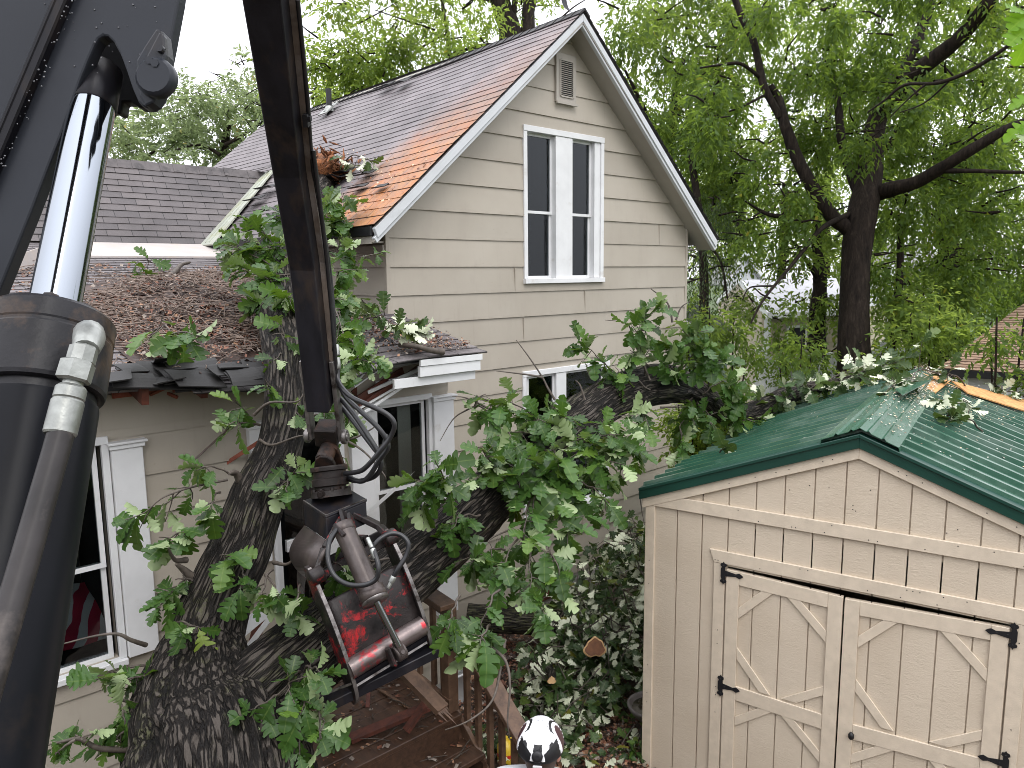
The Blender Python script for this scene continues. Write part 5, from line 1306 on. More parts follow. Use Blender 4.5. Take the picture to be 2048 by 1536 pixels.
for (p, q, w, h) in [((690, 1024, 4.32), (648, 1100, 4.16), .03, .09), ((648, 1100, 4.16), (630, 1158, 4.07), .03, .08), ((706, 1026, 4.34), (758, 1052, 4.36), .03, .09), ((758, 1052, 4.36), (784, 1078, 4.34), .03, .10), ((640, 1150, 4.2), (780, 1078, 4.42), .05, .06), ((652, 1125, 4.35), (775, 1062, 4.5), .05, .05)]:
    beam(mb, atd(*p), atd(*q), w, h, FW)
for p, d in (((632, 1152, 4.04), -wu), ((782, 1074, 4.31), wu)): lathe(mb, [(.03, -.045), (.046, -.04), (.046, .03), (.036, .036), (.02, .04)], atd(*p), d, 20)
mb.build("arm_brace", M['grapple'], gl, bevel=.004)
# the curved jaw: two side plates, a curved shell, a roller tube and a cutting lip
prof = [(-.06, .02), (.06, -.01), (.25, -.025), (.45, -.02), (.65, .0), (.82, .035), (.95, .075), (1.03, .13), (1.06, .20), (1.02, .24), (.93, .24), (.82, .20), (.62, .155), (.40, .135), (.15, .13), (-.02, .12), (-.09, .07)]
for nm, a0 in (("side_plate", -.028), ("side_plate", 1.0)):
    mb = MB(); q = [(b*Ll, c) for b, c in prof]
    prism(mb, q, TL+WV*a0, lu, NN, wu, .026)
    o = mb.build(nm, M['grapple'], gl, bevel=.004, seg=2)
    mb = MB(); pts = [TL+WV*a0+wu*.013+lu*(b*Ll)+NN*(c-.003) for b, c in prof[:9]]
    pts = spline(pts, 4)
    for p, q in zip(pts[:-1], pts[1:]): beam(mb, p, q, .020, .005, NN, 0, .001)
    mb.build("worn_edge", M['edge'], o)
mb = MB(); sh = [(.24, .035), (.34, .018), (.48, .02), (.60, .035), (.70, .05)]; vs = []
ss = spline([Vector((b, c, 0)) for b, c in sh], 4)
for q in ss:
    for i in range(9): vs.append(GP(i/8*1.0, q.x, q.y))
mb.add(vs, [(i*9+j, i*9+j+1, (i+1)*9+j+1, (i+1)*9+j) for i in range(len(ss)-1) for j in range(8)], 0, True)
o = mb.build("jaw_shell", M['grapple'], gl); s = o.modifiers.new("solid", 'SOLIDIFY'); s.thickness = .014
mb = MB(); lathe(mb, [(.058, 0), (.058, Wl)], GP(0, .775, .05), wu, 32)
mb.build("roller_tube", pm("rubbed_red_steel", (.16, .13, .125), .3, metal=.7, var=.5, vs=9, c2=(.42, .03, .04), c2pos=(.5, .58), c2s=6, bs=60, bstr=.2), gl)
mb = MB(); vs = []
for q in ((.86, .06), (.95, .12), (1.02, .20)):
    for i in range(5): vs.append(GP(i/4, q[0], q[1]))
mb.add(vs, [(i*5+j, i*5+j+1, (i+1)*5+j+1, (i+1)*5+j) for i in range(2) for j in range(4)]); o = mb.build("jaw_floor", M['steel'], gl); s = o.modifiers.new("solid", 'SOLIDIFY'); s.thickness = .012
mb = MB(); beam(mb, atd(642, 1412, 4.05), atd(912, 1278, 4.38), .055, .11, LVV.normalized()*.4-NN, 0); o = mb.build("cutting_lip", M['steel'], gl, bevel=.004)
mb = MB(); beam(mb, GP(.02, .915, .070), GP(.98, .915, .070), .012, .02, NN); beam(mb, atd(640, 1392, 4.02), atd(706, 1366, 4.02), .006, .012); beam(mb, atd(878, 1292, 4.30), atd(905, 1272, 4.33), .006, .008); mb.build("worn_edge", M['edge'], o)
# the rear jaw that closes behind the limb
mb = MB()
for a in (.15, .85):
    pts = spline([GP(a, -.02, .16), GP(a, -.06, .42), GP(a, .1, .66), GP(a, .4, .76), GP(a, .72, .66), GP(a, .9, .44)], 5)
    for p, q in zip(pts[:-1], pts[1:]): beam(mb, p, q, .03, .10, wu.cross(q-p), 0, .004)
tube(mb, [GP(.15, .35, .75), GP(.85, .35, .75)], .04, 12)
mb.build("rear_jaw", M['grapple'], gl)
# its cylinder
mb = MB(); ca, cb_ = atd(688, 1058, 4.16), atd(746, 1190, 3.99)
tube(mb, [ca, cb_], [.058, .058], 30); lathe(mb, [(.056, -.03), (.0605, -.027), (.0605, .02), (.058, .022)], ca, (cb_-ca), 30)
c1 = atd(757, 1216, 3.985); lathe(mb, [(.06, -.01), (.073, -.006), (.074, .05), (.066, .055)], cb_-(cb_-ca).normalized()*.03, (cb_-ca), 30)
cyl2 = mb.build("cylinder_barrel", M['barrel'], gl)
mb = MB(); lathe(mb, [(.0745, 0), (.0745, .014), (.03, .016)], cb_+(cb_-ca).normalized()*.026, (cb_-ca), 30); mb.build("worn_edge", M['edge'], cyl2)
mb = MB(); tube(mb, [cb_, atd(797, 1292, 4.04)], [.0195, .0195], 20); mb.build("chrome_rod", M['chrome'], gl)
mb = MB(); re = atd(802, 1304, 4.06); boxx(mb, re-(re-cb_).normalized()*.02, wu*.018, (re-cb_).normalized()*.045, NN*.03); lathe(mb, [(.04, -.03), (.046, -.026), (.046, .026), (.04, .03)], re+NN*.02, wu, 20); lathe(mb, [(.012, 0), (.012, .004)], re-NN*.032, -NN, 10)
mb.build("rod_eye", M['barrel'], gl, bevel=.003)
mb = MB(); boxx(mb, re-wu*.05+NN*.045+lu*.0, wu*.010, lu*.055, NN*.045); mb.build("lug", M['grapple'], gl, bevel=.008)
mb = MB()
for (p, q) in [((684, 1022, 4.26), (694, 1060, 4.14)), ((672, 1050, 4.14), (692, 1072, 4.09)), ((700, 1030, 4.24), (706, 1062, 4.14))]: beam(mb, atd(*p), atd(*q), .022, .05, FW)
mb.build("clevis", M['grapple'], gl, bevel=.003)
for q in [[(672, 1060, 4.1), (659, 1082, 4.02), (656, 1118, 3.97), (668, 1150, 3.94), (694, 1168, 3.92), (728, 1170, 3.90), (752, 1158, 3.9), (757, 1135, 3.9), (750, 1108, 3.93), (740, 1086, 3.98)],
          [(742, 1098, 4.0), (760, 1078, 4.02), (782, 1067, 4.05), (803, 1071, 4.06), (817, 1088, 4.05), (812, 1112, 4.04), (797, 1136, 4.02), (788, 1152, 4.02)]]:
    mb = MB(); tube(mb, spline([atd(*z) for z in q], 6), .0135, 10); mb.build("hose", M['rubber'], gl)
mb = MB()
for (p, q, r) in [((752, 1118, 3.92), (745, 1098, 3.95), .0165), ((744, 1096, 3.95), (735, 1076, 4.0), .012), ((788, 1152, 4.02), (782, 1164, 4.02), .0165), ((782, 1164, 4.02), (776, 1176, 4.02), .011)]: 
    mb = MB(); lathe(mb, [(r*.8, 0), (r, .003), (r, (atd(*q)-atd(*p)).length*.95)], atd(*p), atd(*q)-atd(*p), 10); mb.build("hose_fitting", M['zinc'], gl)

# unseen vehicle shape added so the chrome rod mirrors a dark band
tb = thing("added_truck", "unseen dark vehicle added behind the viewer to be mirrored in the chrome", "added_truck", Vector((CAM.x, CAM.y, GZ)))
_f = Vector((FW.x, FW.y, 0)).normalized(); _s = Vector((RT.x, RT.y, 0)).normalized(); tc0 = Vector((CAM.x, CAM.y, 0))-_f*3.6-_s*2.15; tb.location = Vector((tc0.x, tc0.y, GZ))
mb = MB(); boxx(mb, tc0+ZV*(GZ+2.6), _s*.62, _f*.7, ZV*1.9); boxx(mb, tc0+ZV*(GZ+.95)-_f*1.3, _s*1.1, _f*1.6, ZV*.45); mb.build("added_cab", pm("dark_mirrored_paint", (.012, .013, .016), .35, var=.2), tb, bevel=.08, seg=3)
for a in (-1, 1):
    for c in (.1, -2.0): 
        mb = MB(); lathe(mb, [(.25, -.14), (.50, -.13), (.52, 0), (.50, .13), (.25, .14)], tc0+_s*(a*1.0)+_f*c+ZV*(GZ+.52), _s, 28); mb.build("added_wheel", M['rubber'], tb)

# added unseen slab on posts, mirrored as a dark stripe in the chrome rod
pm_ = axp(400); ca_ = R(62); dd_ = (-_f*math.cos(R(13))+_s*math.sin(R(13))).normalized(); cp = pm_+(dd_*math.cos(ca_)+ZV*math.sin(ca_))*1.5
mb = MB(); boxx(mb, cp+dd_*.1, dd_*1.0, dd_.cross(ZV).normalized()*.17, ZV*.04)
for q in (-.1, .1): beam(mb, cp+dd_*1.08+dd_.cross(ZV)*q, Vector((cp.x+dd_.x*1.08, cp.y+dd_.y*1.08, GZ+1))+dd_.cross(ZV)*q, .06, .06, (1, 0, 0))
mb.build("unseen_mirrored_slab", M['blackpaint'], loader)
# ================================================================ WOODEN STEPS
st = thing("porch_steps", "wet brown wooden porch steps with sloping baluster railing, partly crushed", "steps", (-1.6, -2.0, GZ))
SX0, SX1 = -2.45, -1.03
mb = MB()
for i in range(10):
    y0 = -2.40+i*.145
    if y0+.14 > PYW-.02: break
    box(mb, SX0, SX1, y0, y0+.139, -3.338+.002*(i % 3), -3.30+.003*((i*7) % 3))
mb.build("platform", M['deck'], st, bevel=.004)
mb = MB(); box(mb, SX0, SX1-.01, -2.395, -2.36, -3.56, -3.339); box(mb, SX0+.05, SX0+.14, -2.3, -2.2, GZ, -3.34); box(mb, SX1-.14, SX1-.05, -1.2, -1.1, GZ, -3.34); box(mb, SX0, SX0+.04, -2.36, -.97, -3.52, -3.339); box(mb, SX1-.04, SX1, -2.36, -.97, -3.52, -3.339)
mb.build("platform_frame", M['deck'], st)
for k in range(3):
    mb = MB(); zt = -3.30-.19*(k+1); yf = -2.40-.26*(k+1)
    box(mb, SX0, SX1, yf, yf+.137, zt-.038, zt); box(mb, SX0, SX1, yf+.143, yf+.275, zt-.037, zt-.001)
    mb.build("tread", M['deck'], st, bevel=.004)
for x in (SX0+.02, SX1-.02):
    mb = MB(); poly = [(-2.36, -3.56), (-2.36, -3.345)]
    for k in range(3): poly += [(-2.40-.26*k-.0, -3.345-.19*(k+1)+.0), (-2.40-.26*(k+1)+.02, -3.345-.19*(k+1))]
    poly += [(-3.2, GZ), (-2.95, GZ)]
    prism(mb, [(y, z) for y, z in [(-2.36, -3.56), (-2.36, -3.35), (-2.42, -3.535), (-2.68, -3.535), (-2.68, -3.725), (-2.94, -3.725), (-2.94, -3.915), (-3.2, -3.915), (-3.2, GZ), (-2.95, GZ)]], (x-.019, 0, 0), (0, 1, 0), (0, 0, 1), (1, 0, 0), .038)
    mb.build("stringer", M['deck'], st)
# railing
rl = MB(); rx = -.99
h0 = Vector((rx, -2.33, -2.66)); h1 = Vector((rx+.02, -3.16, -3.36))
beam(rl, h0, h1, .14, .038, (0, 0, 1)); hr = rl.build("handrail", M['rail'], st, bevel=.004)
mb = MB(); beam(mb, h0+Vector((.0, 0, -.06)), h1+Vector((0, 0, -.06)), .036, .085, (0, 0, 1)); beam(mb, h0+Vector((-.03, .1, -.62)), h1+Vector((-.03, .1, -.62)), .036, .085, (0, 0, 1)); mb.build("rail", M['rail'], st, bevel=.003)
for k in range(6):
    f = .10+k*.155; p = h0.lerp(h1, f); mb = MB(); box(mb, rx-.02, rx+.02, p.y-.02, p.y+.02, p.z-.70, p.z-.10); mb.build("baluster", M['rail'], st, bevel=.003)
for (x, y, za, zb) in [(-1.0, -2.2, GZ, -2.75), (rx+.0, -3.12, GZ, -3.32), (-1.06, -2.30, -3.3, -2.45)]:
    mb = MB(); box(mb, x-.045, x+.045, y-.045, y+.045, za, zb); mb.build("post", M['rail'], st, bevel=.005)
mb = MB(); beam(mb, (-1.16, -2.44, -2.41), (-1.02, -1.05, -2.40), .14, .038); beam(mb, (-1.14, -2.42, -2.47), (-1.0, -1.05, -2.46), .036, .085); mb.build("top_rail", M['rail'], st, bevel=.005)
mb = MB(); beam(mb, (-1.10, -2.36, -3.22), (-1.0, -1.05, -3.22), .036, .085); mb.build("rail", M['rail'], st)
for k in range(5): 
    mb = MB(); y = -2.1+k*.2; box(mb, -1.075+.01*k, -1.04+.01*k, y-.02, y+.02, -3.18, -2.5); mb.build("baluster", M['rail'], st, bevel=.003)
# broken boards lying on the steps
def board(name, label, p, q, w, h, mat, up=(0, 0, 1), cat="board", group=None):
    mb = MB(); a, b = Vector(p), Vector(q); n = 7; pts = [a.lerp(b, i/n) for i in range(n+1)]
    beam(mb, a, b, w, h, up); d = (b-a).normalized(); s = d.cross(Vector(up)).normalized()
    for k in range(5):   # splintered end
        o = b+s*(w*(k-2)*.18); tube(mb, [o-d*.02, o+d*(.03+.05*((k*7) % 3))], [h*.35, .001], 4, smooth=False, cap=False)
    return tag(mb.build(name, mat, bevel=.002), label, cat, group)
def sz(px, py, z): return atz(px, py, z)
board("broken_board", "long red-brown broken board lying across the porch steps", sz(700, 1478, -3.27), sz(868, 1408, -3.20), .09, .03, M['redwood'])
board("broken_board", "dark broken board with an orange split end on the steps", sz(812, 1462, -3.25), sz(852, 1405, -3.1), .06, .03, M['redwood'])
board("broken_board", "short upright dark splintered board by the left edge of steps", atz(676, 1480, -3.28), atz(660, 1438, -3.0), .10, .03, M['deck'])
board("broken_lath", "thin bright brown lath lying on the wet platform", sz(756, 1378, -3.28), sz(822, 1418, -3.28), .022, .012, M['rail'], cat="lath")
board("broken_lath", "small red-brown lath stuck upright near the grapple lip", sz(735, 1415, -3.28), sz(737, 1385, -3.2), .03, .015, M['redwood'], cat="lath")
board("broken_board", "tilted plank wedged under the grapple beside the railing", atd(790, 1322, 4.9), atd(885, 1420, 4.7), .10, .04, M['rail'])
board("broken_trim", "white broken trim strip standing in the fork of the oak", atd(462, 1340, 4.75), atd(548, 1225, 4.9), .035, .02, M['trim'], up=FW, cat="trim board")
board("broken_trim", "wide white trim board leaning behind the fork of the oak", atd(470, 1272, 5.0), atd(550, 1205, 5.1), .09, .02, M['trim'], up=FW, cat="trim board")
board("broken_trim", "thin white strip slanting across the porch window by the grapple", atd(733, 1028, 6.4), atd(808, 962, 6.3), .03, .012, M['trim'], up=FW, cat="trim board")
board("splinter", "red painted splinter hanging across the porch siding", atd(378, 975, 5.7), atd(536, 872, 5.6), .028, .016, M['splint'], up=FW, cat="splinter")
board("splinter", "dark thin splinter leaning on the porch siding near the white column", aty(383, 925, -1.0), aty(452, 862, -1.0), .012, .012, M['deck'], up=FW, cat="splinter")
board("broken_timber", "reddish broken timber stub between the oak stems", atd(500, 1320, 5.2), atd(520, 1240, 5.2), .07, .04, M['redwood'], up=FW, cat="timber")
mb = MB(); p = atd(655, 1285, 4.1)
# ================================================================ LOGS AND BRUSH ON THE GROUND
def log(name, label, a, b, r0, r1, seed, cut=None):
    root = thing(name, label, "log", (a+b)/2)
    pts = [a.lerp(b, f)+Vector((0, 0, .03*math.sin(f*5+seed)))+rv()*.01 for f in (0, .25, .5, .75, 1)]
    o, P, Rr = bark_tube(pts, [r0+(r1-r0)*f for f in (0, .25, .5, .75, 1)], "bark", M['bark'], root, n=60, step=.03, amp=.09, freq=13, seed=seed)
    if cut:
        mb = MB(); d = (P[0]-P[1]).normalized(); u = d.cross(Vector((0, 0, 1))).normalized(); w = d.cross(u); vs = [P[0]+d*.006]; n = 40
        for ring in (.55, .86, 1.02):
            for k in range(n):
                an = 6.2832*k/n; lob = 1+.10*math.sin(2*an+1)+.12*math.sin(3*an)+.05*math.sin(7*an)
                vs.append(P[0]+d*(.006 if ring < 1 else -.01)+(u*math.cos(an)+w*math.sin(an))*(r0*ring*lob))
        fs = [(0, 1+k, 1+(k+1) % n) for k in range(n)]; mb.add(vs, fs, 0)
        f2 = [(1+i*n+k, 1+(i+1)*n+k, 1+(i+1)*n+(k+1) % n, 1+i*n+(k+1) % n) for i in range(2) for k in range(n)]
        mb.add(vs, f2[:n], 0); mb.add(vs, f2[n:], 1)
        mb.build("cut_end", [pm("brown_heartwood", (.15, .06, .025), .7, var=.45, vs=20, bs=60, bstr=.3) if cut == 'big' else M['cutwood'], M['cutwood']], root)
    return root
c0 = atz(1188, 1294, -3.52); log("oak_log", "cut oak log with brown heart and pale rim in the brush", c0, c0+Vector((.62, .55, -.42)), .092, .085, 3, 'big')
c1 = atz(1104, 1357, -3.72); log("oak_log", "thin branch with small round pale cut end in the brush", c1, c1+Vector((.5, .55, -.3)), .036, .035, 5, 'small')
l0 = atz(935, 1240, -3.9); l1 = atz(1150, 1248, -3.95)
lg = log("mossy_log", "long mossy log lying along the foundation of the house", l0, l1, .15, .13, 7)
for c in lg.children:
    c.data.materials[0] = bark_mat(.34); continue
for c in []:
    m2 = M['bark'].copy(); m2.name = "mossy_bark"; c.data.materials[0] = m2
    for n_ in m2.node_tree.nodes:
        if n_.type == 'VALTORGB' and abs(n_.color_ramp.elements[0].position-.52) < .01: n_.color_ramp.elements[0].position = .36; n_.color_ramp.elements[1].position = .5
br = random.Random(17)
lv = Leaves(); tw = MB()
def brush(px, py, z, rx, ry, rz_, n, L=.135):
    c = atz(px, py, z)
    for i in range(n):
        v = Vector((br.gauss(0, .5), br.gauss(0, .5), br.gauss(0, .5)))
        if v.length > 1.2: v = v.normalized()*br.uniform(.6, 1.1)
        p = c+Vector((v.x*rx, v.y*ry, abs(v.z)*rz_)); p.z = max(p.z, GZ+.03)
        d = (Vector((br.gauss(0, 1), br.gauss(0, 1), br.gauss(-.15, .6)))+v*.6).normalized()
        up = Vector((br.gauss(0, .55), br.gauss(0, .55), 1)) - FW*.3
        if br.random() < .33: up = -up
        lv.leaf(p, d, up, L*br.uniform(.6, 1.15), br.random())
        if i % 9 == 0:
            e = p+d*-.3; tube(tw, [p, p.lerp(e, .5)+Vector((0, 0, br.uniform(-.03, .05))), e+Vector((0, 0, br.uniform(-.15, .1)))], [.003, .005, .008], 4, cap=False)
for q in [(1240, 1190, -3.65, .55, .5, .6, 330), (1280, 1130, -3.5, .4, .5, .55, 260), (1200, 1270, -3.85, .55, .45, .35, 320), (1130, 1320, -3.95, .5, .4, .28, 280), (1240, 1330, -3.95, .45, .4, .28, 260), (1095, 1400, -4.1, .32, .3, .28, 170), (1180, 1410, -4.12, .4, .3, .22, 200), (1120, 1480, -4.2, .35, .3, .25, 160), (1150, 1240, -3.9, .4, .4, .4, 160), (1270, 1260, -3.8, .3, .4, .4, 200), (985, 1490, -4.2, .25, .25, .15, 60), (1260, 1500, -4.22, .2, .2, .06, 26), (1220, 1530, -4.22, .2, .2, .06, 16)]:
    brush(*q)
tag(leaf_object("brush_pile", lv, tw, M['leafpale']), kind="stuff", label="dark heap of cut oak branches with pale turned leaves", cat="brush pile")
# small green weeds by the shed
lv = Leaves(); tw = MB()
for (px, py) in [(1265, 1515), (1280, 1505), (1290, 1525), (1255, 1455), (1275, 1450)]:
    c = atz(px, py, GZ)
    for i in range(9): lv.leaf(c+Vector((br.gauss(0, .05), br.gauss(0, .05), br.uniform(.03, .14))), Vector((br.gauss(0, 1), br.gauss(0, 1), .4)), Vector((br.gauss(0, .3), br.gauss(0, .3), 1)), .08, br.random(), 0)
    tube(tw, [c, c+Vector((0, 0, .1))], [.004, .002], 4, cap=False)
tag(leaf_object("weeds", lv, tw, M['leaf']), kind="stuff", label="low green weeds beside the shed wall", cat="weeds")
# scattered flakes: litter on the porch roof, ground mulch, sawdust on the green roof
def flakes(name, items, mats, label, cat):
    """items: (point, normal, size, aspect, material index)"""
    N = len(items); V = np.zeros((N*4, 3), dtype=np.float32); mi = np.zeros(N, dtype=np.int32)
    for i, (p, n_, s, asp, m) in enumerate(items):
        n_ = Vector(n_).normalized(); a = n_.cross(rv()).normalized(); b = n_.cross(a)
        a = a*s; b = b*s*asp
        V[i*4:(i+1)*4] = [p-a-b*.6, p+a*.9-b, p+a+b*.8, p-a*.8+b]; mi[i] = m
    F = np.arange(N*4, dtype=np.int32).reshape(N, 4)
    return tag(link(name, mesh_np(name, V, F, mats, None, mi)), kind="stuff", label=label, cat=cat)
fr = random.Random(23); items = []; tw = MB()
def roofpt(x, y, h): return Vector((x, y, pz(y)+h+.02))
def insidepoly(x, y, poly):
    c = False; n = len(poly)
    for i in range(n):
        (x1, y1), (x2, y2) = poly[i], poly[(i+1) % n]
        if (y1 > y) != (y2 > y) and x < (x2-x1)*(y-y1)/(y2-y1)+x1: c = not c
    return c
lit = [atp(px, py, Vector((0, 0, pz(0)+.03)), PNv) for px, py in [(170, 600), (260, 570), (330, 545), (440, 540), (530, 560), (545, 700), (430, 715), (330, 718), (250, 690), (190, 650)]]
lp = [(v.x, v.y) for v in lit]; cx_ = sum(v[0] for v in lp)/len(lp); cy_ = sum(v[1] for v in lp)/len(lp)
xs = [v[0] for v in lp]; ys_ = [v[1] for v in lp]
def mound(x, y):
    return .24*math.exp(-((x-cx_-.15)/.55)**2-((y-cy_)/.95)**2)*(.75+.6*noise.noise((x*3, y*3, 1)))
cnt = 0
while cnt < 12000:
    x = fr.uniform(min(xs)-.3, max(xs)+.3); y = fr.uniform(min(ys_)-.3, max(ys_)+.4)
    ins = insidepoly(x, y, lp)
    if not ins and fr.random() > .10: continue
    if ins and noise.noise((x*2.2, y*2.2, 4)) < -.35 and fr.random() < .7: continue
    items.append((roofpt(x, y, mound(x, y)*fr.uniform(.7, 1.05)), (fr.gauss(0, .55), fr.gauss(0, .55)-.3, 1), fr.uniform(.006, .022), fr.uniform(.25, .9), fr.choice([0, 0, 0, 1, 1, 2, 3]))); cnt += 1
    if cnt % 10 == 0:
        p = roofpt(x, y, mound(x, y)+.012); a = fr.uniform(0, 6.28); l = fr.uniform(.06, .42); d = Vector((math.cos(a), math.sin(a)*.9, math.sin(a)*PS+fr.uniform(-.1, .18)))
        tube(tw, [p-d*l/2, p+Vector((fr.gauss(0, .012), fr.gauss(0, .012), .012)), p+d*l/2], [.0035, .004, .002], 4, cap=False)
for i in range(1900):
    f = fr.random(); px = 690+f*250; py = 640+f*66+fr.gauss(0, 13)
    p = atp(px, py, Vector((0, 0, pz(0)+.03)), PNv)
    if p.x > .08 or p.y < -1.38: continue
    if p.y > -.02 and p.x > -.03: continue
    items.append((p+Vector((0, 0, fr.uniform(0, .03))), (fr.gauss(0, .5), fr.gauss(0, .5), 1), fr.uniform(.005, .016), fr.uniform(.3, .9), fr.choice([0, 1, 2, 2, 3, 3])))
mats4 = [pm("dark_leaf_litter", (.045, .025, .018), .6, var=.5, vs=20, bstr=0), pm("red_brown_litter", (.17, .066, .038), .65, var=.5, vs=20, bstr=0), pm("tan_bark_litter", (.30, .165, .095), .7, var=.4, vs=20, bstr=0), pm("grey_twig_litter", (.26, .215, .18), .6, var=.5, vs=20, bstr=0)]
flakes("leaf_litter", items, mats4, "brown heap of dead leaves and twigs on the porch roof", "leaf litter")
tag(tw.build("twig_litter", pm("grey_brown_twigs", (.16, .115, .09), .6, var=.6, vs=16, bstr=0)), kind="stuff", label="thin dead twigs strewn through the roof litter", cat="twigs")
# solid body of the heap so no roof shows through it
mb = MB(); nx = 40; vs = []
for j in range(nx+1):
    for i in range(nx+1):
        x = min(xs)+(max(xs)-min(xs))*i/nx; y = min(ys_)+(max(ys_)-min(ys_))*j/nx
        h = mound(x, y)-.030+.012*noise.noise((x*9, y*9, 2)); vs.append(roofpt(x, y, h))
mb.add(vs, [(j*(nx+1)+i, j*(nx+1)+i+1, (j+1)*(nx+1)+i+1, (j+1)*(nx+1)+i) for j in range(nx) for i in range(nx)], 0, True)
tag(mb.build("litter_mound", mats4[0]), kind="stuff", label="damp dark base of the litter heap on porch roof", cat="leaf litter")
items = []
for i in range(5200):
    px, py = fr.choice([(1045, 1310), (1060, 1380), (1000, 1290), (1240, 1470), (1270, 1430), (1230, 1510), (1150, 1500), (950, 1480), (980, 1400)])
    p = atz(px+fr.gauss(0, 40), py+fr.gauss(0, 30), GZ+.02)
    if p.y > -.05 or (p-S0).dot(SN) < 0 and (p-S0).dot(SD) > SMID-SHALF-.03: continue
    items.append((p+Vector((0, 0, fr.uniform(0, .03))), (fr.gauss(0, .5), fr.gauss(0, .5), 1), fr.uniform(.008, .03), fr.uniform(.25, .9), fr.choice([0, 0, 1, 1, 2, 3])))
flakes("ground_litter", items, mats4, "brown leaf and bark litter on the yard ground", "leaf litter")
items = []
while len(items) < 7000:
    t_ = abs(fr.gauss(0, 1)); t_ = fr.choice([fr.uniform(.2, 3.6), fr.uniform(1.6, 4.4), fr.uniform(2.5, 4.6)])
    s = SMID+fr.choice([abs(fr.gauss(0, .35)), abs(fr.gauss(0, .5)), fr.uniform(-.9, 1.5), fr.uniform(-.12, .25)])
    if abs(s-SMID) > SHALF or fr.random() > .25+.75*(t_/4.6): continue
    side = 1 if s > SMID else -1
    z = rz(s)+ribprof(t_)+dent(s, t_, side)+.006
    if abs(s-SMID) < .235 and t_ < 3.3: z = rz(s)+.058
    items.append((SP(s, z, t_), (fr.gauss(0, .15)+SD.x*SK*side, fr.gauss(0, .15)+SD.y*SK*side, 1), fr.uniform(.003, .010), fr.uniform(.3, .9), fr.choice([0, 0, 1, 1, 2])))
flakes("wood_chips", items, [M['chip2'], pm("white_sawdust", (.62, .60, .54), .8, var=.2, bstr=0), M['mulch']], "pale sawdust and wood chips scattered over the green roof", "wood chips")
# crumbs and dead bits on the big roof
items = []
for i in range(420):
    p = atp(fr.uniform(640, 900), fr.uniform(300, 440), Vector((CX, 0, ZR+.02)), SLN)
    if p.x < XE or p.y < -.3 or p.y > 3.4: continue
    items.append((p, (SLN.x+fr.gauss(0, .3), fr.gauss(0, .3), SLN.z), fr.uniform(.004, .016), fr.uniform(.4, .9), fr.choice([0, 1, 2, 3])))
flakes("roof_crumbs", items, [M['rot'], M['chip2'], mats4[1], mats4[2]], "rusty crumbs of rotten wood on the stained roof", "crumbs")

# ================================================================ BIRD BATH, BUCKET, JUG
bb = thing("bird_bath", "grey stone bird bath with shallow water beside the shed corner", "bird bath", atz(1303, 1408, -3.5)+Vector((0, 0, GZ+3.5)))
bc = atd(1303, 1412, 6.75); mb = MB()
lathe(mb, [(.05, -.13), (.14, -.10), (.20, -.03), (.217, .0), (.217, .02), (.20, .022), (.185, .01), (.16, -.03), (.02, -.05)], bc, ZV, 40)
bw = mb.build("bowl", pm("grey_stone", (.14, .125, .12), .6, var=.3, vs=14, bs=60, bstr=.4), bb)
mb = MB(); lathe(mb, [(.13, GZ-bc.z), (.12, GZ-bc.z+.04), (.05, GZ-bc.z+.10), (.042, -.3), (.06, -.14), (.07, -.12)], bc, ZV, 24); mb.build("pedestal", pm("shadowed_stone", (.07, .065, .065), .7, var=.3, vs=10, bs=50, bstr=.3), bb)  # pedestal's shadow is put into its colour, darker than the bowl
mb = MB(); lathe(mb, [(.001, -.012), (.172, -.012)], bc, ZV, 30, caps=False); wm, t, b = newmat("dark_water"); b.inputs["Base Color"].default_value = (.035, .03, .022, 1); b.inputs["Roughness"].default_value = .05; mb.build("water", wm, bb)
bk = thing("bucket", "white bucket standing behind the railing of the steps", "bucket", (-.62, -1.75, GZ))
kb = atz(905, 1390, -4.2); mb = MB(); kc = Vector((kb.x, kb.y, GZ)); bk.location = kc
lathe(mb, [(.115, 0), (.14, .30), (.148, .30), (.148, .32), (.135, .322), (.11, .01)], kc, ZV, 32); mb.build("bucket_wall", M['trim'], bk)
mb = MB(); tube(mb, [kc+Vector((.14*math.cos(a), .14*math.sin(a)*.3-.02, .31-.1*math.sin(a))) for a in [i*.314 for i in range(11)]], .004, 6); mb.build("bucket_handle", M['zinc'], bk)
yj = thing("yellow_jug", "yellow jug with red stripe behind the lower railing posts", "jug", atz(1012, 1515, GZ)); jc = atz(1012, 1525, GZ); yj.location = jc
mb = MB(); lathe(mb, [(.06, 0), (.075, .02), (.075, .16), (.05, .20), (.02, .21), (.02, .24)], jc, ZV, 24); lathe(mb, [(.0765, .08), (.0765, .11)], jc, ZV, 24, 1, caps=False)
mb.build("jug_wall", [pm("yellow_plastic", (.62, .42, .03), .4, var=.1), pm("red_plastic", (.5, .03, .02), .4, var=.1)], yj)
mb = MB(); tube(mb, spline([jc+Vector((.05, 0, .20)), jc+Vector((.1, 0, .19)), jc+Vector((.1, 0, .12)), jc+Vector((.07, 0, .1))], 4), .009, 8); mb.build("jug_handle", pm("yellow_handle", (.6, .4, .03), .4, var=.1), yj)

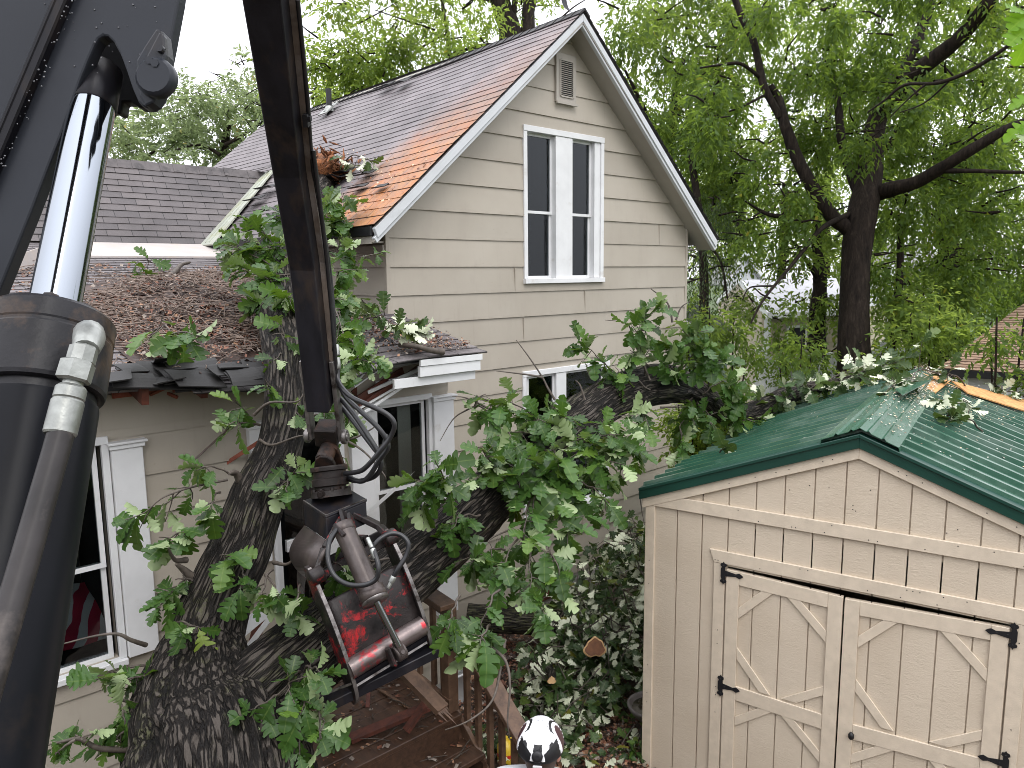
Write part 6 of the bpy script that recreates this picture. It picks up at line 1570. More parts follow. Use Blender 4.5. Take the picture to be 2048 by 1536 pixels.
# ================================================================ THE WORKER
HC = atd(1081, 1484, 3.95); hf = Vector((.77, .64, 0)).normalized()
tilt = R(3); HF = Vector((hf.x*math.cos(tilt), hf.y*math.cos(tilt), -math.sin(tilt))); HR = hf.cross(ZV).normalized(); HU = HR.cross(HF).normalized()
pl = Vector((HC.x, HC.y, GZ))-hf*.05
person = thing("person", "worker in white and black climbing helmet and grey shirt, seen from above behind the steps", "person", pl)
def BP(x, y, z): return pl+HR*x+hf*y+ZV*z          # body frame: right, forward, up from the ground
hh = HC.z-GZ
sh_z = hh-.20
def skin(name, verts, edges, radii, mat, par, sub=2):
    me = bpy.data.meshes.new(name); me.from_pydata([tuple(v) for v in verts], edges, []); me.materials.append(mat)
    o = link(name, me, par); me.skin_vertices.new() if hasattr(me.skin_vertices, 'new') and not me.skin_vertices else None
    s = o.modifiers.new("skin", 'SKIN'); s.use_smooth_shade = True
    for i, r in enumerate(radii): me.skin_vertices[0].data[i].radius = (r, r)
    me.skin_vertices[0].data[0].use_root = True
    ss = o.modifiers.new("sub", 'SUBSURF'); ss.levels = sub; ss.render_levels = sub; return o
skm = pm("skin", (.36, .17, .12), .5, var=.12, vs=8, bstr=.05)
ls, rs = (-.19, .0, sh_z-.02), (.19, .0, sh_z-.02)
bv = [(0, 0, .92), (0, .0, 1.1), (0, .02, sh_z-.08), (0, .03, sh_z+.05), (0, .07, hh-.14), (0, .10, hh-.02), (0, .10, hh+.05),
      ls, (-.30, .05, sh_z-.27), (-.22, .26, sh_z-.36), rs, (.30, .05, sh_z-.27), (.24, .26, sh_z-.34),
      (-.09, 0, .88), (-.11, .05, .48), (-.12, 0, .08), (-.13, .16, .03), (.09, 0, .88), (.12, .0, .48), (.13, -.05, .08), (.14, .11, .03)]
be = [(0, 1), (1, 2), (2, 3), (3, 4), (4, 5), (5, 6), (2, 7), (7, 8), (8, 9), (2, 10), (10, 11), (11, 12), (0, 13), (13, 14), (14, 15), (15, 16), (0, 17), (17, 18), (18, 19), (19, 20)]
brd = [.13, .125, .13, .07, .058, .088, .075, .065, .043, .030, .065, .043, .030, .085, .058, .042, .035, .085, .058, .042, .035]
# hands: palm and five bent fingers each
for (wi, sx_) in ((9, -1), (12, 1)):
    w0 = Vector(bv[wi]); pi_ = len(bv); bv.append(tuple(w0+Vector((0, .07, -.01)))); be.append((wi, pi_)); brd.append(.032)
    for f in range(4):
        k = len(bv); dx = (-.03+.02*f); ln_ = (.075, .085, .08, .062)[f]
        bv += [tuple(w0+Vector((dx, .10, -.012))), tuple(w0+Vector((dx, .10+ln_*.55, -.03))), tuple(w0+Vector((dx, .10+ln_*.75, -.065)))]; brd += [.0095, .0088, .0075]
        be += [(pi_, k), (k, k+1), (k+1, k+2)]
    k = len(bv); bv += [tuple(w0+Vector((-sx_*.045, .07, -.02))), tuple(w0+Vector((-sx_*.055, .11, -.045)))]; brd += [.011, .009]; be += [(pi_, k), (k, k+1)]
body = skin("body", [BP(*v) for v in bv], be, brd, skm, person)
shm = pm("grey_shirt", (.52, .53, .56), .85, var=.08, vs=6, bs=40, bstr=.3)
sv = [(0, 0, .95), (0, 0, 1.12), (0, .02, sh_z-.12), (0, .02, sh_z-.03), (-.19, .0, sh_z-.03), (-.28, .03, sh_z-.2), (.19, .0, sh_z-.03), (.28, .03, sh_z-.2), (0, .03, sh_z+.03)]
skin("shirt", [BP(*v) for v in sv], [(0, 1), (1, 2), (2, 3), (3, 4), (4, 5), (3, 6), (6, 7), (3, 8)], [.15, .15, .15, .12, .10, .08, .10, .08, .085], shm, person)
tv = [(0, 0, .96), (-.09, 0, .86), (-.11, .05, .48), (-.12, 0, .10), (.09, 0, .86), (.12, 0, .48), (.13, -.05, .10)]
skin("trousers", [BP(*v) for v in tv], [(0, 1), (1, 2), (2, 3), (0, 4), (4, 5), (5, 6)], [.145, .10, .075, .07, .10, .075, .07], pm("dark_work_trousers", (.03, .035, .045), .85, var=.2), person)
for (x, y) in ((-.125, .05), (.135, 0.0)):
    mb = MB(); c = BP(x, y+.03, .0); boxx(mb, c+ZV*.05, HR*.045, hf*.14, ZV*.05); boxx(mb, c+ZV*.012, HR*.05, hf*.15, ZV*.012); boxx(mb, c-hf*.06+ZV*.13, HR*.046, hf*.06, ZV*.06); mb.build("boot", M['iron'], person, bevel=.02, seg=3)
# face (turned away)
fc = HC+HF*.02-HU*.04
mb = MB(); lathe(mb, [(.004, 0), (.016, .012), (.012, .03), (.004, .045)], fc+HF*.115-HU*.07, HU, 10)
for s in (-1, 1): lathe(mb, [(.004, -.012), (.02, -.004), (.022, .012), (.008, .02)], fc+HR*(s*.085)-HU*.05, HR*s, 12)
mb.build("face", skm, person)
hair = MB(); lathe(hair, [(.075, -.09), (.088, -.05), (.092, .0)], fc-HF*.02+HU*.0, HU, 24, caps=False); hair.build("hair", pm("brown_hair", (.05, .028, .018), .6, var=.4, vs=40), person)
# helmet: a vented shell of white plates over a black liner
mb = MB(); nu, nv = 260, 120; vs = []
def hp_(u, v):
    th = v*1.72; x = math.sin(th)*math.cos(u); y = math.sin(th)*math.sin(u); z = math.cos(th)
    return x, y, z
def hk(x, y, z):
    """0 white plate, 1 black, 2 dark maroon"""
    for s in (-1, 1):
        d = math.hypot(x-s*.86, (y-.0)*.9)
        if .40 < d < .52 and y > -.36: return 1
        if d < .27 and z > -.1: return 2
    if z < -.03: return 1
    if y < -.38 and .26 < abs(x) < .92-.3*z and z < .05+.75*abs(x) and abs(y+.62+.1*abs(x)) < .30: return 1
    if y < -.60 and abs(x) < .17 and z < .55: return 1
    for (vx, vy) in ((.10, .18), (-.10, .18), (.10, -.02), (-.10, -.02), (.12, .36), (-.12, .36)):
        if abs(x-vx) < .028 and abs(y-vy) < .042 and z > 0: return 3
    for (vx, vy, a) in ((.32, -.22, .6), (-.30, -.16, -.6)):
        q = (x-vx)*math.cos(a)+(y-vy)*math.sin(a); w = -(x-vx)*math.sin(a)+(y-vy)*math.cos(a)
        if abs(q) < .018 and abs(w) < .055 and z > 0: return 1
    return 0
for j in range(nv+1):
    for i in range(nu):
        x, y, z = hp_(2*math.pi*i/nu, max(j/nv, .001)); k = hk(x, y, z)
        g = 1+(.022 if k == 0 else 0)+(.016 if (abs(x) < .36-.12*y and k == 0) else 0)
        vs.append(HC+HR*(x*.123*g)+HF*((y*.152*g)-.004)+HU*(z*.128*g-.01))
for j in range(nv):
    for i in range(nu):
        x, y, z = hp_(2*math.pi*(i+.5)/nu, (j+.5)/nv); k = hk(x, y, z)
        mb.f.append([j*nu+i, (j+1)*nu+i, (j+1)*nu+(i+1) % nu, j*nu+(i+1) % nu]); mb.m.append(k); mb.s.append(True); mb.uv.extend([(0, 0)]*4)
mb.v = [tuple(v) for v in vs]
hl = mb.build("helmet", [pm("glossy_white_shell", (.80, .80, .82), .25, var=.03, bstr=.02), pm("black_plastic", (.012, .012, .014), .4, var=.2), pm("dark_maroon_plastic", (.05, .02, .025), .4, var=.2), pm("grey_vent", (.22, .23, .25), .5, var=.1)], person)
mb = MB(); n = 24   # brim at the front
for i in range(n):
    a0 = -1.25+2.5*i/n; a1 = -1.25+2.5*(i+1)/n
    q = []
    for a in (a0, a1):
        dx, dy = math.sin(a), math.cos(a); q += [HC+HR*(dx*.120)+HF*(dy*.150)-HU*.02, HC+HR*(dx*.140)+HF*(dy*.182)-HU*.035]
    mb.add([q[0], q[1], q[3], q[2]]+[v-HU*.008 for v in (q[0], q[1], q[3], q[2])], BOXF, 0)
mb.build("brim", M['iron'], hl)
kp = HC-HF*.152+HU*.015; kdir = (-HF+HU*.15).normalized()
mb = MB(); lathe(mb, [(.026, -.012), (.028, .0), (.028, .016), (.024, .022), (.012, .024)], kp, kdir, 20)
for s in (-1, 1): beam(mb, kp+HR*(s*.02), kp+HR*(s*.075)+HU*.045+HF*.05, .018, .012, kdir)
beam(mb, kp-HU*.02, kp-HU*.075+HF*.01, .03, .012, kdir); beam(mb, kp+HU*.02, kp+HU*.05+HR*.02+HF*.02, .006, .006, kdir)
mb.build("adjuster_knob", M['iron'], hl, bevel=.002)
mb = MB(); boxx(mb, kp-HU*.075+kdir*.004, HR*.024, HU*.026, kdir*.006); mb.build("nape_plate", M['trim'], hl, bevel=.006, seg=3)

# bits of bark, leaf and twig on the steps
items = []; tw = MB()
for i in range(620):
    k = fr.choice([0, 0, 0, 1, 2]); z = (-3.297, -3.488, -3.678)[k]; y = fr.uniform(-2.38, -1.3) if k == 0 else (-2.40-.26*(k-1)-fr.uniform(.02, .25)); x = fr.uniform(SX0, SX1)
    items.append((Vector((x, y, z+.004+fr.uniform(0, .012))), (fr.gauss(0, .35), fr.gauss(0, .35), 1), fr.uniform(.005, .022), fr.uniform(.25, .9), fr.choice([0, 1, 1, 2, 3, 3])))
    if i % 14 == 0:
        a = fr.uniform(0, 6.28); p = Vector((x, y, z+.02)); d = Vector((math.cos(a), math.sin(a)*.6, fr.uniform(0, .15)))*fr.uniform(.05, .22); tube(tw, [p-d, p+Vector((0, 0, .01)), p+d], [.003, .005, .002], 4, cap=False)
flakes("step_litter", items, mats4, "bark crumbs and leaf bits scattered on the wet steps", "litter")
tag(tw.build("step_twigs", M['twig']), kind="stuff", label="thin broken twigs lying on the wet steps", cat="twigs")
# ================================================================ TREES, SHRUBS, NEIGHBOURS
def leafset(name, top, under, trans, tint=.5, rough=.45, tcol=None): return leaf_mat(name, top, under, trans, rough, tint, .14, tcol)
M['lfA'] = leafset("deep_green_leaf", (.056, .100, .022), (.085, .14, .04), .45, tcol=(.26, .38, .05))
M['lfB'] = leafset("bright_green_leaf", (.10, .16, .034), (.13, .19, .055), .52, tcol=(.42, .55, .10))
M['lfC'] = leafset("olive_green_leaf", (.050, .078, .030), (.07, .10, .045), .32, tcol=(.12, .19, .05))
M['lfD'] = leafset("mid_green_leaf", (.075, .125, .028), (.10, .16, .05), .48, tcol=(.32, .44, .07))
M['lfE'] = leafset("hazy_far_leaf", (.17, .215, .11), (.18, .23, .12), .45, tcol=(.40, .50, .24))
M['treebark'] = None
m, t, b = newmat("dark_tree_bark"); v = coords(t, (1, 1, .22)); f = noi(t, v, 16, 7, .7, .5)
t.links.new(ramp(t, f, [(.3, (.006, .005, .0045)), (.55, (.022, .0165, .013)), (.8, (.055, .043, .035))]), b.inputs["Base Color"]); b.inputs["Roughness"].default_value = .85; b.inputs["Specular IOR Level"].default_value = .12
bump(t, b, f, .9, .03); M['treebark'] = m
nrg = np.random.default_rng(31)
def unit(a): return a/np.maximum(1e-6, np.linalg.norm(a, axis=1, keepdims=True))
def sprays(clumps, leaf, droop=.45, per=9, ln=.34, wid=.42, shell=.45, up=1.0):
    """clumps: (centre, radius x, y, z, number of sprays). Returns leaf faces (4 points each) and tints."""
    VV = []; TT = []
    for (c, rx, ry, rz_, n) in clumps:
        d = unit(nrg.normal(size=(n, 3))); r = nrg.random((n, 1))**shell
        p = np.array(c)+d*r*np.array([rx, ry, rz_])*(1+.25*nrg.normal(size=(n, 1)))
        sdir = unit(d*.55+nrg.normal(size=(n, 3))*.45+np.array([0, 0, -droop]))
        ct = nrg.normal()*.10
        for k in range(per):
            f = (k+1)/per; side = unit(np.cross(sdir, nrg.normal(size=(n, 3))*.35+np.array([0, 0, 1.0])))*(1 if k % 2 else -1)
            b0 = p+sdir*(ln*f)+np.array([0, 0, -1.0])*(droop*.22*ln*f*f)
            ld = unit(sdir*.6+side*.75+nrg.normal(size=(n, 3))*.28+np.array([0, 0, -.30*droop]))
            nn = unit(nrg.normal(size=(n, 3))*.55+np.array([0, 0, up])); w = unit(np.cross(nn, ld)); nn = np.cross(ld, w)
            L = leaf*(.65+.6*nrg.random((n, 1)))
            a = b0; m_ = b0+ld*L*.45; tp = b0+ld*L-nn*L*.16
            VV.append(np.stack([a, m_-w*L*wid*.5+nn*L*.07, tp, m_+w*L*wid*.5+nn*L*.07], axis=1)); TT.append(np.clip(.5+ct+nrg.normal(size=n)*.2, 0, 1))
    V = np.concatenate(VV).reshape(-1, 3); T = np.repeat(np.concatenate(TT), 4); F = np.arange(len(V)).reshape(-1, 4)
    return V, F, T
def crown(name, clumps, leaf, mat, parent, twigs=None, **kw):
    V, F, T = sprays(clumps, leaf, **kw); mi = np.zeros(len(F), dtype=np.int32)
    if twigs is not None and twigs.v:
        v = np.array(twigs.v, dtype=np.float32); f = np.array([q for q in twigs.f if len(q) == 4], dtype=np.int32)+len(V)
        V = np.concatenate([V, v]); F = np.concatenate([F, f]); T = np.concatenate([T, np.zeros(len(v))]); mi = np.concatenate([mi, np.ones(len(f), dtype=np.int32)])
    return link(name, mesh_np(name, V, F, [mat, M['treebark']], T, mi), parent)
def limbs(mb, paths, n=10, wob=.0):
    for q in paths:
        P = [atd(x, y, d) for x, y, d, w in q]; Rr = [w*d/FOC/2 for x, y, d, w in q]
        pp, rr_ = spline(P, 6, Rr)
        for i in range(1, len(pp)-1): pp[i] = pp[i]+Vector((noise.noise(pp[i]*2.1), noise.noise(pp[i]*2.1+Vector((9, 0, 0))), noise.noise(pp[i]*2.1+Vector((0, 9, 0)))))*rr_[i]*.35
        rr_ = [r*(1+.10*noise.noise(p*5)) for p, r in zip(pp, rr_)]
        tube(mb, pp, rr_, n)
def ground_at(px, py, dep):
    p = atd(px, py, dep); return Vector((p.x, p.y, GZ-.05))
def tree(name, label, trunk, limb_paths, clumps, leaf, mat, group="trees behind the house and shed", cat="tree", **kw):
    """trunk/limbs: lists of (px, py, distance, width px); the trunk is carried down to the ground"""
    x, y, d, w = trunk[0]; g = ground_at(x, y, d)
    root = thing(name, label, cat, g, group)
    mb = MB(); P = [g]+[atd(x, y, d) for x, y, d, w in trunk]; r0 = trunk[0][3]*trunk[0][2]/FOC/2
    Rr = [r0*1.35]+[w*d/FOC/2 for x, y, d, w in trunk]; pp, rr_ = spline(P, 8, Rr)
    rr_ = [r*(1+.07*noise.noise(p*4)) for p, r in zip(pp, rr_)]; tube(mb, pp, rr_, 24)
    mb.build("trunk", M['treebark'], root)
    if limb_paths:
        for lp_ in limb_paths:
            mb = MB(); limbs(mb, [lp_]); mb.build("limb", M['treebark'], root)
    cl = [((atd(px, py, dep)), r*dep/FOC, r*dep/FOC, r*.8*dep/FOC, n) for (px, py, dep, r, n) in clumps]
    # fine twigs reaching into each clump
    mb = MB(); tr_ = random.Random(len(clumps)+int(x))
    for c, rx, ry, rz_, n in cl:
        for k in range(3):
            a = c+Vector((tr_.gauss(0, .5)*rx, tr_.gauss(0, .5)*ry, tr_.gauss(0, .5)*rz_)); e = a+Vector((tr_.gauss(0, .8)*rx, tr_.gauss(0, .8)*ry, tr_.uniform(-.3, .9)*rz_))
            r = .012+.006*tr_.random(); tube(mb, [a, a.lerp(e, .5)+Vector((tr_.gauss(0, .08), tr_.gauss(0, .08), tr_.gauss(0, .08)))*rx, e], [r*1.5, r, r*.5], 5, cap=False)
    crown("crown", cl, leaf, M[mat], root, twigs=mb, **kw)
    return root
cr = random.Random(77)
def field(x0, x1, y0, y1, step, d0, d1, r, n, gaps=(), keep=1.0, poly=None):
    out = []; y = y0
    while y <= y1:
        x = x0
        while x <= x1:
            px = x+cr.uniform(-.5, .5)*step; py = y+cr.uniform(-.5, .5)*step
            ok = all((px-gx)**2+((py-gy)*1.0)**2 > gr*gr for gx, gy, gr in gaps) and cr.random() < keep
            if poly and not insidepoly(px, py, poly): ok = False
            if ok: out.append((px, py, cr.uniform(d0, d1), r*cr.uniform(.7, 1.2), int(n*cr.uniform(.6, 1.25))))
            x += step
        y += step
    return out
GAPS = [(1500, 110, 46), (1510, 190, 46), (1545, 70, 30), (1480, 240, 34), (1630, 225, 30), (1690, 215, 34), (1590, 330, 26), (1700, 330, 22), (1680, 395, 24), (1915, 128, 20), (1880, 60, 16), (1960, 190, 34), (1740, 60, 20), (1240, 30, 40), (1600, 30, 16)]
# the big maple behind the shed
tree("maple_tree", "large dark maple with thick forking trunk just behind the shed", [(1706, 770, 13.5, 66), (1708, 640, 13.5, 56), (1712, 520, 13.5, 56), (1722, 440, 13.5, 58), (1736, 370, 13.6, 50), (1744, 300, 13.7, 44), (1756, 235, 13.75, 36), (1790, 185, 13.45, 20)],
     [[(1746, 295, 13.72, 28), (1756, 240, 13.72, 36), (1790, 185, 13.4, 37), (1850, 130, 13.0, 34), (1920, 75, 12.6, 30), (1975, 10, 12.2, 28), (2010, -60, 12, 24)], [(1752, 230, 13.8, 34), (1800, 140, 13.9, 26), (1835, 80, 14, 24), (1855, 20, 14.1, 22), (1880, -60, 14.2, 20)],
      [(1724, 400, 13.6, 26), (1745, 388, 13.6, 34), (1790, 378, 13.2, 30), (1850, 355, 12.8, 26), (1910, 320, 12.4, 24), (1965, 285, 12.1, 22), (2030, 250, 11.8, 18), (2080, 235, 11.6, 14)], [(1880, 342, 12.6, 12), (1950, 342, 12.2, 9), (2060, 345, 11.8, 6)],
      [(1724, 492, 13.55, 26), (1700, 460, 13.5, 32), (1664, 430, 13.4, 28), (1620, 370, 13.3, 26), (1590, 310, 13.3, 24), (1568, 250, 13.3, 22), (1560, 200, 13.4, 16), (1540, 170, 13.4, 13)], [(1560, 235, 13.3, 16), (1526, 165, 13.4, 15), (1506, 80, 13.5, 14), (1482, 30, 13.6, 13), (1462, -20, 13.6, 12), (1440, -60, 13.6, 10)],
      [(1722, 400, 13.6, 24), (1700, 340, 13.8, 20), (1682, 280, 14, 18), (1675, 200, 14.2, 15), (1660, 120, 14.3, 12)], [(1520, 155, 13.4, 8), (1480, 128, 13.2, 7), (1440, 130, 13, 5), (1400, 136, 12.9, 3)], [(1530, 190, 13.4, 6), (1480, 215, 13.1, 4), (1420, 235, 12.9, 3)],
      [(1716, 428, 13.5, 8), (1690, 432, 13.4, 11), (1640, 460, 13.0, 9), (1600, 510, 12.7, 8), (1550, 570, 12.4, 6), (1520, 610, 12.2, 5), (1500, 650, 12, 3)], [(1545, 572, 12.4, 4), (1500, 575, 12.3, 3), (1485, 600, 12.2, 2)], [(1565, 433, 13, 9), (1535, 428, 13, 8), (1510, 415, 13, 5), (1490, 402, 13, 3)],
      [(2048, 70, 9, 7), (1960, 130, 9.4, 8), (1880, 165, 9.8, 7), (1810, 170, 10.1, 6), (1770, 200, 10.3, 4), (1735, 225, 10.4, 3)], [(1850, 170, 9.9, 5), (1820, 195, 10, 3), (1780, 235, 10.1, 2)], [(1900, 160, 9.8, 4), (1850, 205, 10, 3), (1800, 225, 10, 2)], [(1730, 330, 13.6, 10), (1700, 330, 13.4, 8), (1690, 335, 13.4, 5)], [(1775, 300, 13.6, 14), (1790, 270, 13.5, 12), (1800, 250, 13.4, 8)]],
     field(1400, 2060, 0, 330, 62, 14.0, 17.5, 50, 66, GAPS, .92) + field(1400, 2060, -10, 260, 84, 11.5, 13, 40, 44, [(a, b, c*1.5) for a, b, c in GAPS], .65) + field(1440, 1650, 180, 460, 62, 12.3, 13.2, 34, 28, [(a, b, c*1.4) for a, b, c in GAPS], .6) + field(1440, 1640, 300, 450, 66, 13.8, 15.5, 40, 40, GAPS, .7) + field(1780, 2060, 380, 520, 70, 13.2, 15.5, 48, 60), .125, 'lfA', droop=.8, ln=.42)
# dense trees farther right
tree("maple_tree", "dense shaded tree behind the brown garage roof", [(1905, 620, 19, 44), (1900, 520, 19, 40), (1890, 420, 19, 34), (1880, 300, 19, 26)], [[(1895, 480, 19, 20), (1960, 420, 18.5, 15), (2030, 380, 18, 10)]],
     field(1790, 2080, 330, 660, 70, 16, 20, 66, 85, [(1980, 330, 26)], poly=[(1790, 300), (2100, 300), (2100, 580), (2020, 620), (1900, 690), (1790, 690)]), .14, 'lfA', droop=.7, ln=.5)
tree("maple_tree", "slim trunk tree left of the large maple", [(1636, 760, 15.5, 38), (1634, 650, 15.5, 32), (1640, 560, 15.5, 26), (1632, 470, 15.6, 18), (1640, 380, 15.7, 12)], [[(1636, 560, 15.5, 10), (1600, 500, 15, 7), (1570, 470, 14.6, 4)]],
     field(1490, 1690, 480, 620, 52, 13.6, 16, 38, 40, (), .8) + field(1500, 1690, 630, 690, 56, 13.2, 14.6, 28, 26, (), .6), .12, 'lfD', droop=.6, ln=.36)
tree("maple_tree", "thin dark leaning trunk in front of the white fence", [(1777, 765, 14.0, 22), (1783, 700, 14, 18), (1792, 620, 14, 16), (1800, 540, 14.1, 14), (1800, 430, 14.2, 10)], [],
     field(1820, 1980, 560, 720, 56, 14, 16.5, 42, 40, (), .75) + field(1760, 1830, 600, 700, 50, 13, 14, 26, 16, (), .5), .12, 'lfD', droop=.6, ln=.38)
# weeping dark foliage beside the gable
tree("cedar_tree", "olive dark drooping cedar right beside the house gable", [(1405, 690, 14.5, 20), (1408, 560, 14.5, 18), (1400, 440, 14.6, 16), (1380, 300, 14.8, 12)], [[(1404, 480, 14.5, 8), (1440, 520, 14.2, 5), (1455, 600, 14, 3)]],
     field(1390, 1470, 400, 620, 46, 12.5, 15, 34, 44, (), .85), .075, 'lfC', droop=1.5, ln=.55, per=12, wid=.28)
tree("maple_tree", "tall leafy tree rising behind the right slope of the gable", [(1330, 700, 18, 30), (1335, 420, 18, 26), (1345, 250, 18.2, 20), (1360, 120, 18.4, 14)], [[(1340, 300, 18, 12), (1290, 220, 17.8, 9), (1250, 140, 17.6, 5)], [(1350, 220, 18, 12), (1420, 150, 17.8, 8), (1470, 100, 17.6, 4)]],
     field(1190, 1480, 0, 440, 66, 15, 19, 58, 66, [(1240, 40, 36), (1195, 10, 46)], poly=[(1200, -20), (1490, -20), (1470, 440), (1400, 470), (1215, 130)]), .15, 'lfD', droop=.8, ln=.5)
# lit foliage far behind, closing the view under the crowns
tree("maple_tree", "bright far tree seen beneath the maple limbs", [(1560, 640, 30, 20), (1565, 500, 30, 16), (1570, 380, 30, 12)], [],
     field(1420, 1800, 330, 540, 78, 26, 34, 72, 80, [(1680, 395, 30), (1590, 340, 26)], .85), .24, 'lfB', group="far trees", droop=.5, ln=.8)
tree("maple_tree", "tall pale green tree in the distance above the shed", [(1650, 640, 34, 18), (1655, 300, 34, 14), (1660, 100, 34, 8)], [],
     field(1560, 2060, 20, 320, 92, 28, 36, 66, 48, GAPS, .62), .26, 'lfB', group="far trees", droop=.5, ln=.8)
# behind the big roof
tree("oak_tree", "tall pale leaved tree with two dark trunks behind the roof ridge", [(1030, 300, 21, 50), (1022, 80, 21, 46), (1005, 20, 21, 40), (985, -60, 21, 36)], [[(1040, 330, 21, 36), (1052, 120, 21, 30), (1056, 40, 21.2, 28), (1062, -60, 21.4, 26)], [(1022, 60, 21, 14), (1030, 0, 20.8, 12), (1035, -60, 20.6, 10)], [(995, 90, 20, 9), (930, 100, 19.5, 7), (880, 160, 19.2, 5), (850, 185, 19, 3)], [(905, 240, 19, 11), (900, 120, 19, 9), (890, 40, 19, 8), (878, -40, 19, 6)], [(890, 70, 19, 5), (850, 90, 18.8, 4), (800, 130, 18.6, 3)], [(1070, 110, 20, 6), (1100, 60, 19.6, 4), (1140, 20, 19.4, 3), (1170, 0, 19.2, 2)], [(870, 60, 19, 4), (810, 40, 18.6, 3), (750, 20, 18.4, 2)]],
     field(690, 960, -10, 190, 56, 17, 21, 44, 44, [(1010, 40, 36)], .9) + field(640, 780, 120, 215, 46, 17, 20, 34, 34) + field(960, 1130, -10, 110, 56, 19, 22, 34, 26, [(1120, 20, 30)], .7) + field(560, 660, 110, 210, 52, 18, 20, 20, 9, (), .6), .15, 'lfB', droop=.5, ln=.4)
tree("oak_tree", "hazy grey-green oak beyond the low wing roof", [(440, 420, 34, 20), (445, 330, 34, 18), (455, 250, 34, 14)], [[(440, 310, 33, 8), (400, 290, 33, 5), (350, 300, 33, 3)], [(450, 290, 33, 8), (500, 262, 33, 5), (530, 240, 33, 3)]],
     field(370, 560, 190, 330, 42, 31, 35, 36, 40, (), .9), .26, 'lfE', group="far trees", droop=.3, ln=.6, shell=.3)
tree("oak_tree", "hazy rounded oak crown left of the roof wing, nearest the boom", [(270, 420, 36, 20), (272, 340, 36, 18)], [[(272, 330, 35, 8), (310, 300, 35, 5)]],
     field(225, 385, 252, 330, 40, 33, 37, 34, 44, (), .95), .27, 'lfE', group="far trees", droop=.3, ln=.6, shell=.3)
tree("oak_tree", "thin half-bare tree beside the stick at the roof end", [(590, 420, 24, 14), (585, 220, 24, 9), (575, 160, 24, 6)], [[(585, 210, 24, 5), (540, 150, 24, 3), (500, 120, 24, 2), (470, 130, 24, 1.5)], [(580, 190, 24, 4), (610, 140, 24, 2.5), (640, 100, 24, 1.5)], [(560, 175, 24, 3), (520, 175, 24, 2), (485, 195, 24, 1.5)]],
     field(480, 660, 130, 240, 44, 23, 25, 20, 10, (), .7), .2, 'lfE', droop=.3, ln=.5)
# shrubs
def shrub(label, x, y, d, clumps, leaf, mat, cat="shrub", **kw):
    g = ground_at(x, y, d); root = thing("shrub", label, cat, g, "shrubs under the trees"); mb = MB()
    cl = [(atd(px, py, dep), r*dep/FOC, r*dep/FOC, r*.85*dep/FOC, n) for (px, py, dep, r, n) in clumps]
    for c, rx, ry, rz_, n in cl:
        tube(mb, spline([g+rv()*.06, g.lerp(c, .5)+rv()*.08, c, c+Vector((0, 0, rz_*.7))], 3), [.02-.0015*i for i in range(10)], 6, cap=False)
    crown("foliage", cl, leaf, M[mat], root, twigs=mb, **kw); return root
shrub("light green shrub standing before the white vinyl fence", 1580, 760, 11.5, field(1560, 1640, 705, 775, 44, 11, 12.5, 26, 24, (), .7), .10, 'lfD', droop=.5, ln=.3)
shrub("leafy shrub between the house corner and the fence", 1430, 760, 11.2, field(1380, 1500, 650, 780, 48, 10.5, 12.5, 34, 36, (), .75), .10, 'lfD', droop=.6, ln=.32)
shrub("bright yellow-green shrub low between the house and shed", 1400, 890, 9.6, field(1372, 1450, 830, 910, 34, 8.8, 10.4, 34, 52), .085, 'lfB', droop=.4, ln=.26)
shrub("low green undergrowth behind the back edge of the shed roof", 1620, 800, 11, field(1470, 1740, 790, 825, 46, 10.6, 12.2, 22, 26), .09, 'lfD', droop=.4, ln=.28)
shrub("bright shrub at the right end of the white fence", 1870, 740, 13, field(1810, 1940, 620, 740, 44, 12, 14, 36, 50), .11, 'lfB', droop=.5, ln=.32)
shrub("vine of small dark leaves over the brown garage roof", 2030, 760, 8.4, field(1975, 2075, 660, 770, 42, 7.8, 8.8, 22, 16, (), .6), .095, 'lfA', droop=.5, ln=.26)
shrub("thin pale twiggy shrub climbing before the fence posts", 1740, 770, 12, field(1700, 1830, 735, 785, 44, 11.5, 13, 20, 14), .10, 'lfD', droop=.5, ln=.3)
# branch of a near tree reaching in from the right
root = thing("maple_branch", "near maple branch with bright leaves entering at the upper right corner", "branch", atd(2200, 100, 2.6))
mb = MB(); tube(mb, spline([atd(2300, 40, 2.6), atd(2150, 90, 2.6), atd(2080, 60, 2.6), atd(2062, 20, 2.6)], 5), .012, 7); tube(mb, spline([atd(2200, 70, 2.6), atd(2110, 200, 2.6), atd(2070, 270, 2.6)], 5), .010, 7); mb.build("twig", M['treebark'], root)
lv = Leaves()
for (x, y, dx, dy, L, fl) in [(2062, 30, -55, -10, .10, 1), (2066, 45, -45, 38, .11, 1), (2060, 60, -20, 70, .10, 1), (2075, 10, -30, 25, .12, 1), (2076, 190, -50, 6, .08, 1), (2070, 240, -45, 12, .085, 1), (2075, 262, -40, 22, .08, -1), (2074, 285, -60, 28, .075, -1), (2068, 235, -20, 30, .07, 1)]:
    p = atd(x, y, 2.6); d = RT*dx-UPV*dy; lv.leaf(p, d, UPV*.6-FW*.8 if fl > 0 else -(UPV*.6-FW*.8), L, .8)
leaf_object("leaves", lv, None, leaf_mat("bright_maple_leaf", (.11, .24, .03), (.35, .42, .25), .45, .4, .3), root)

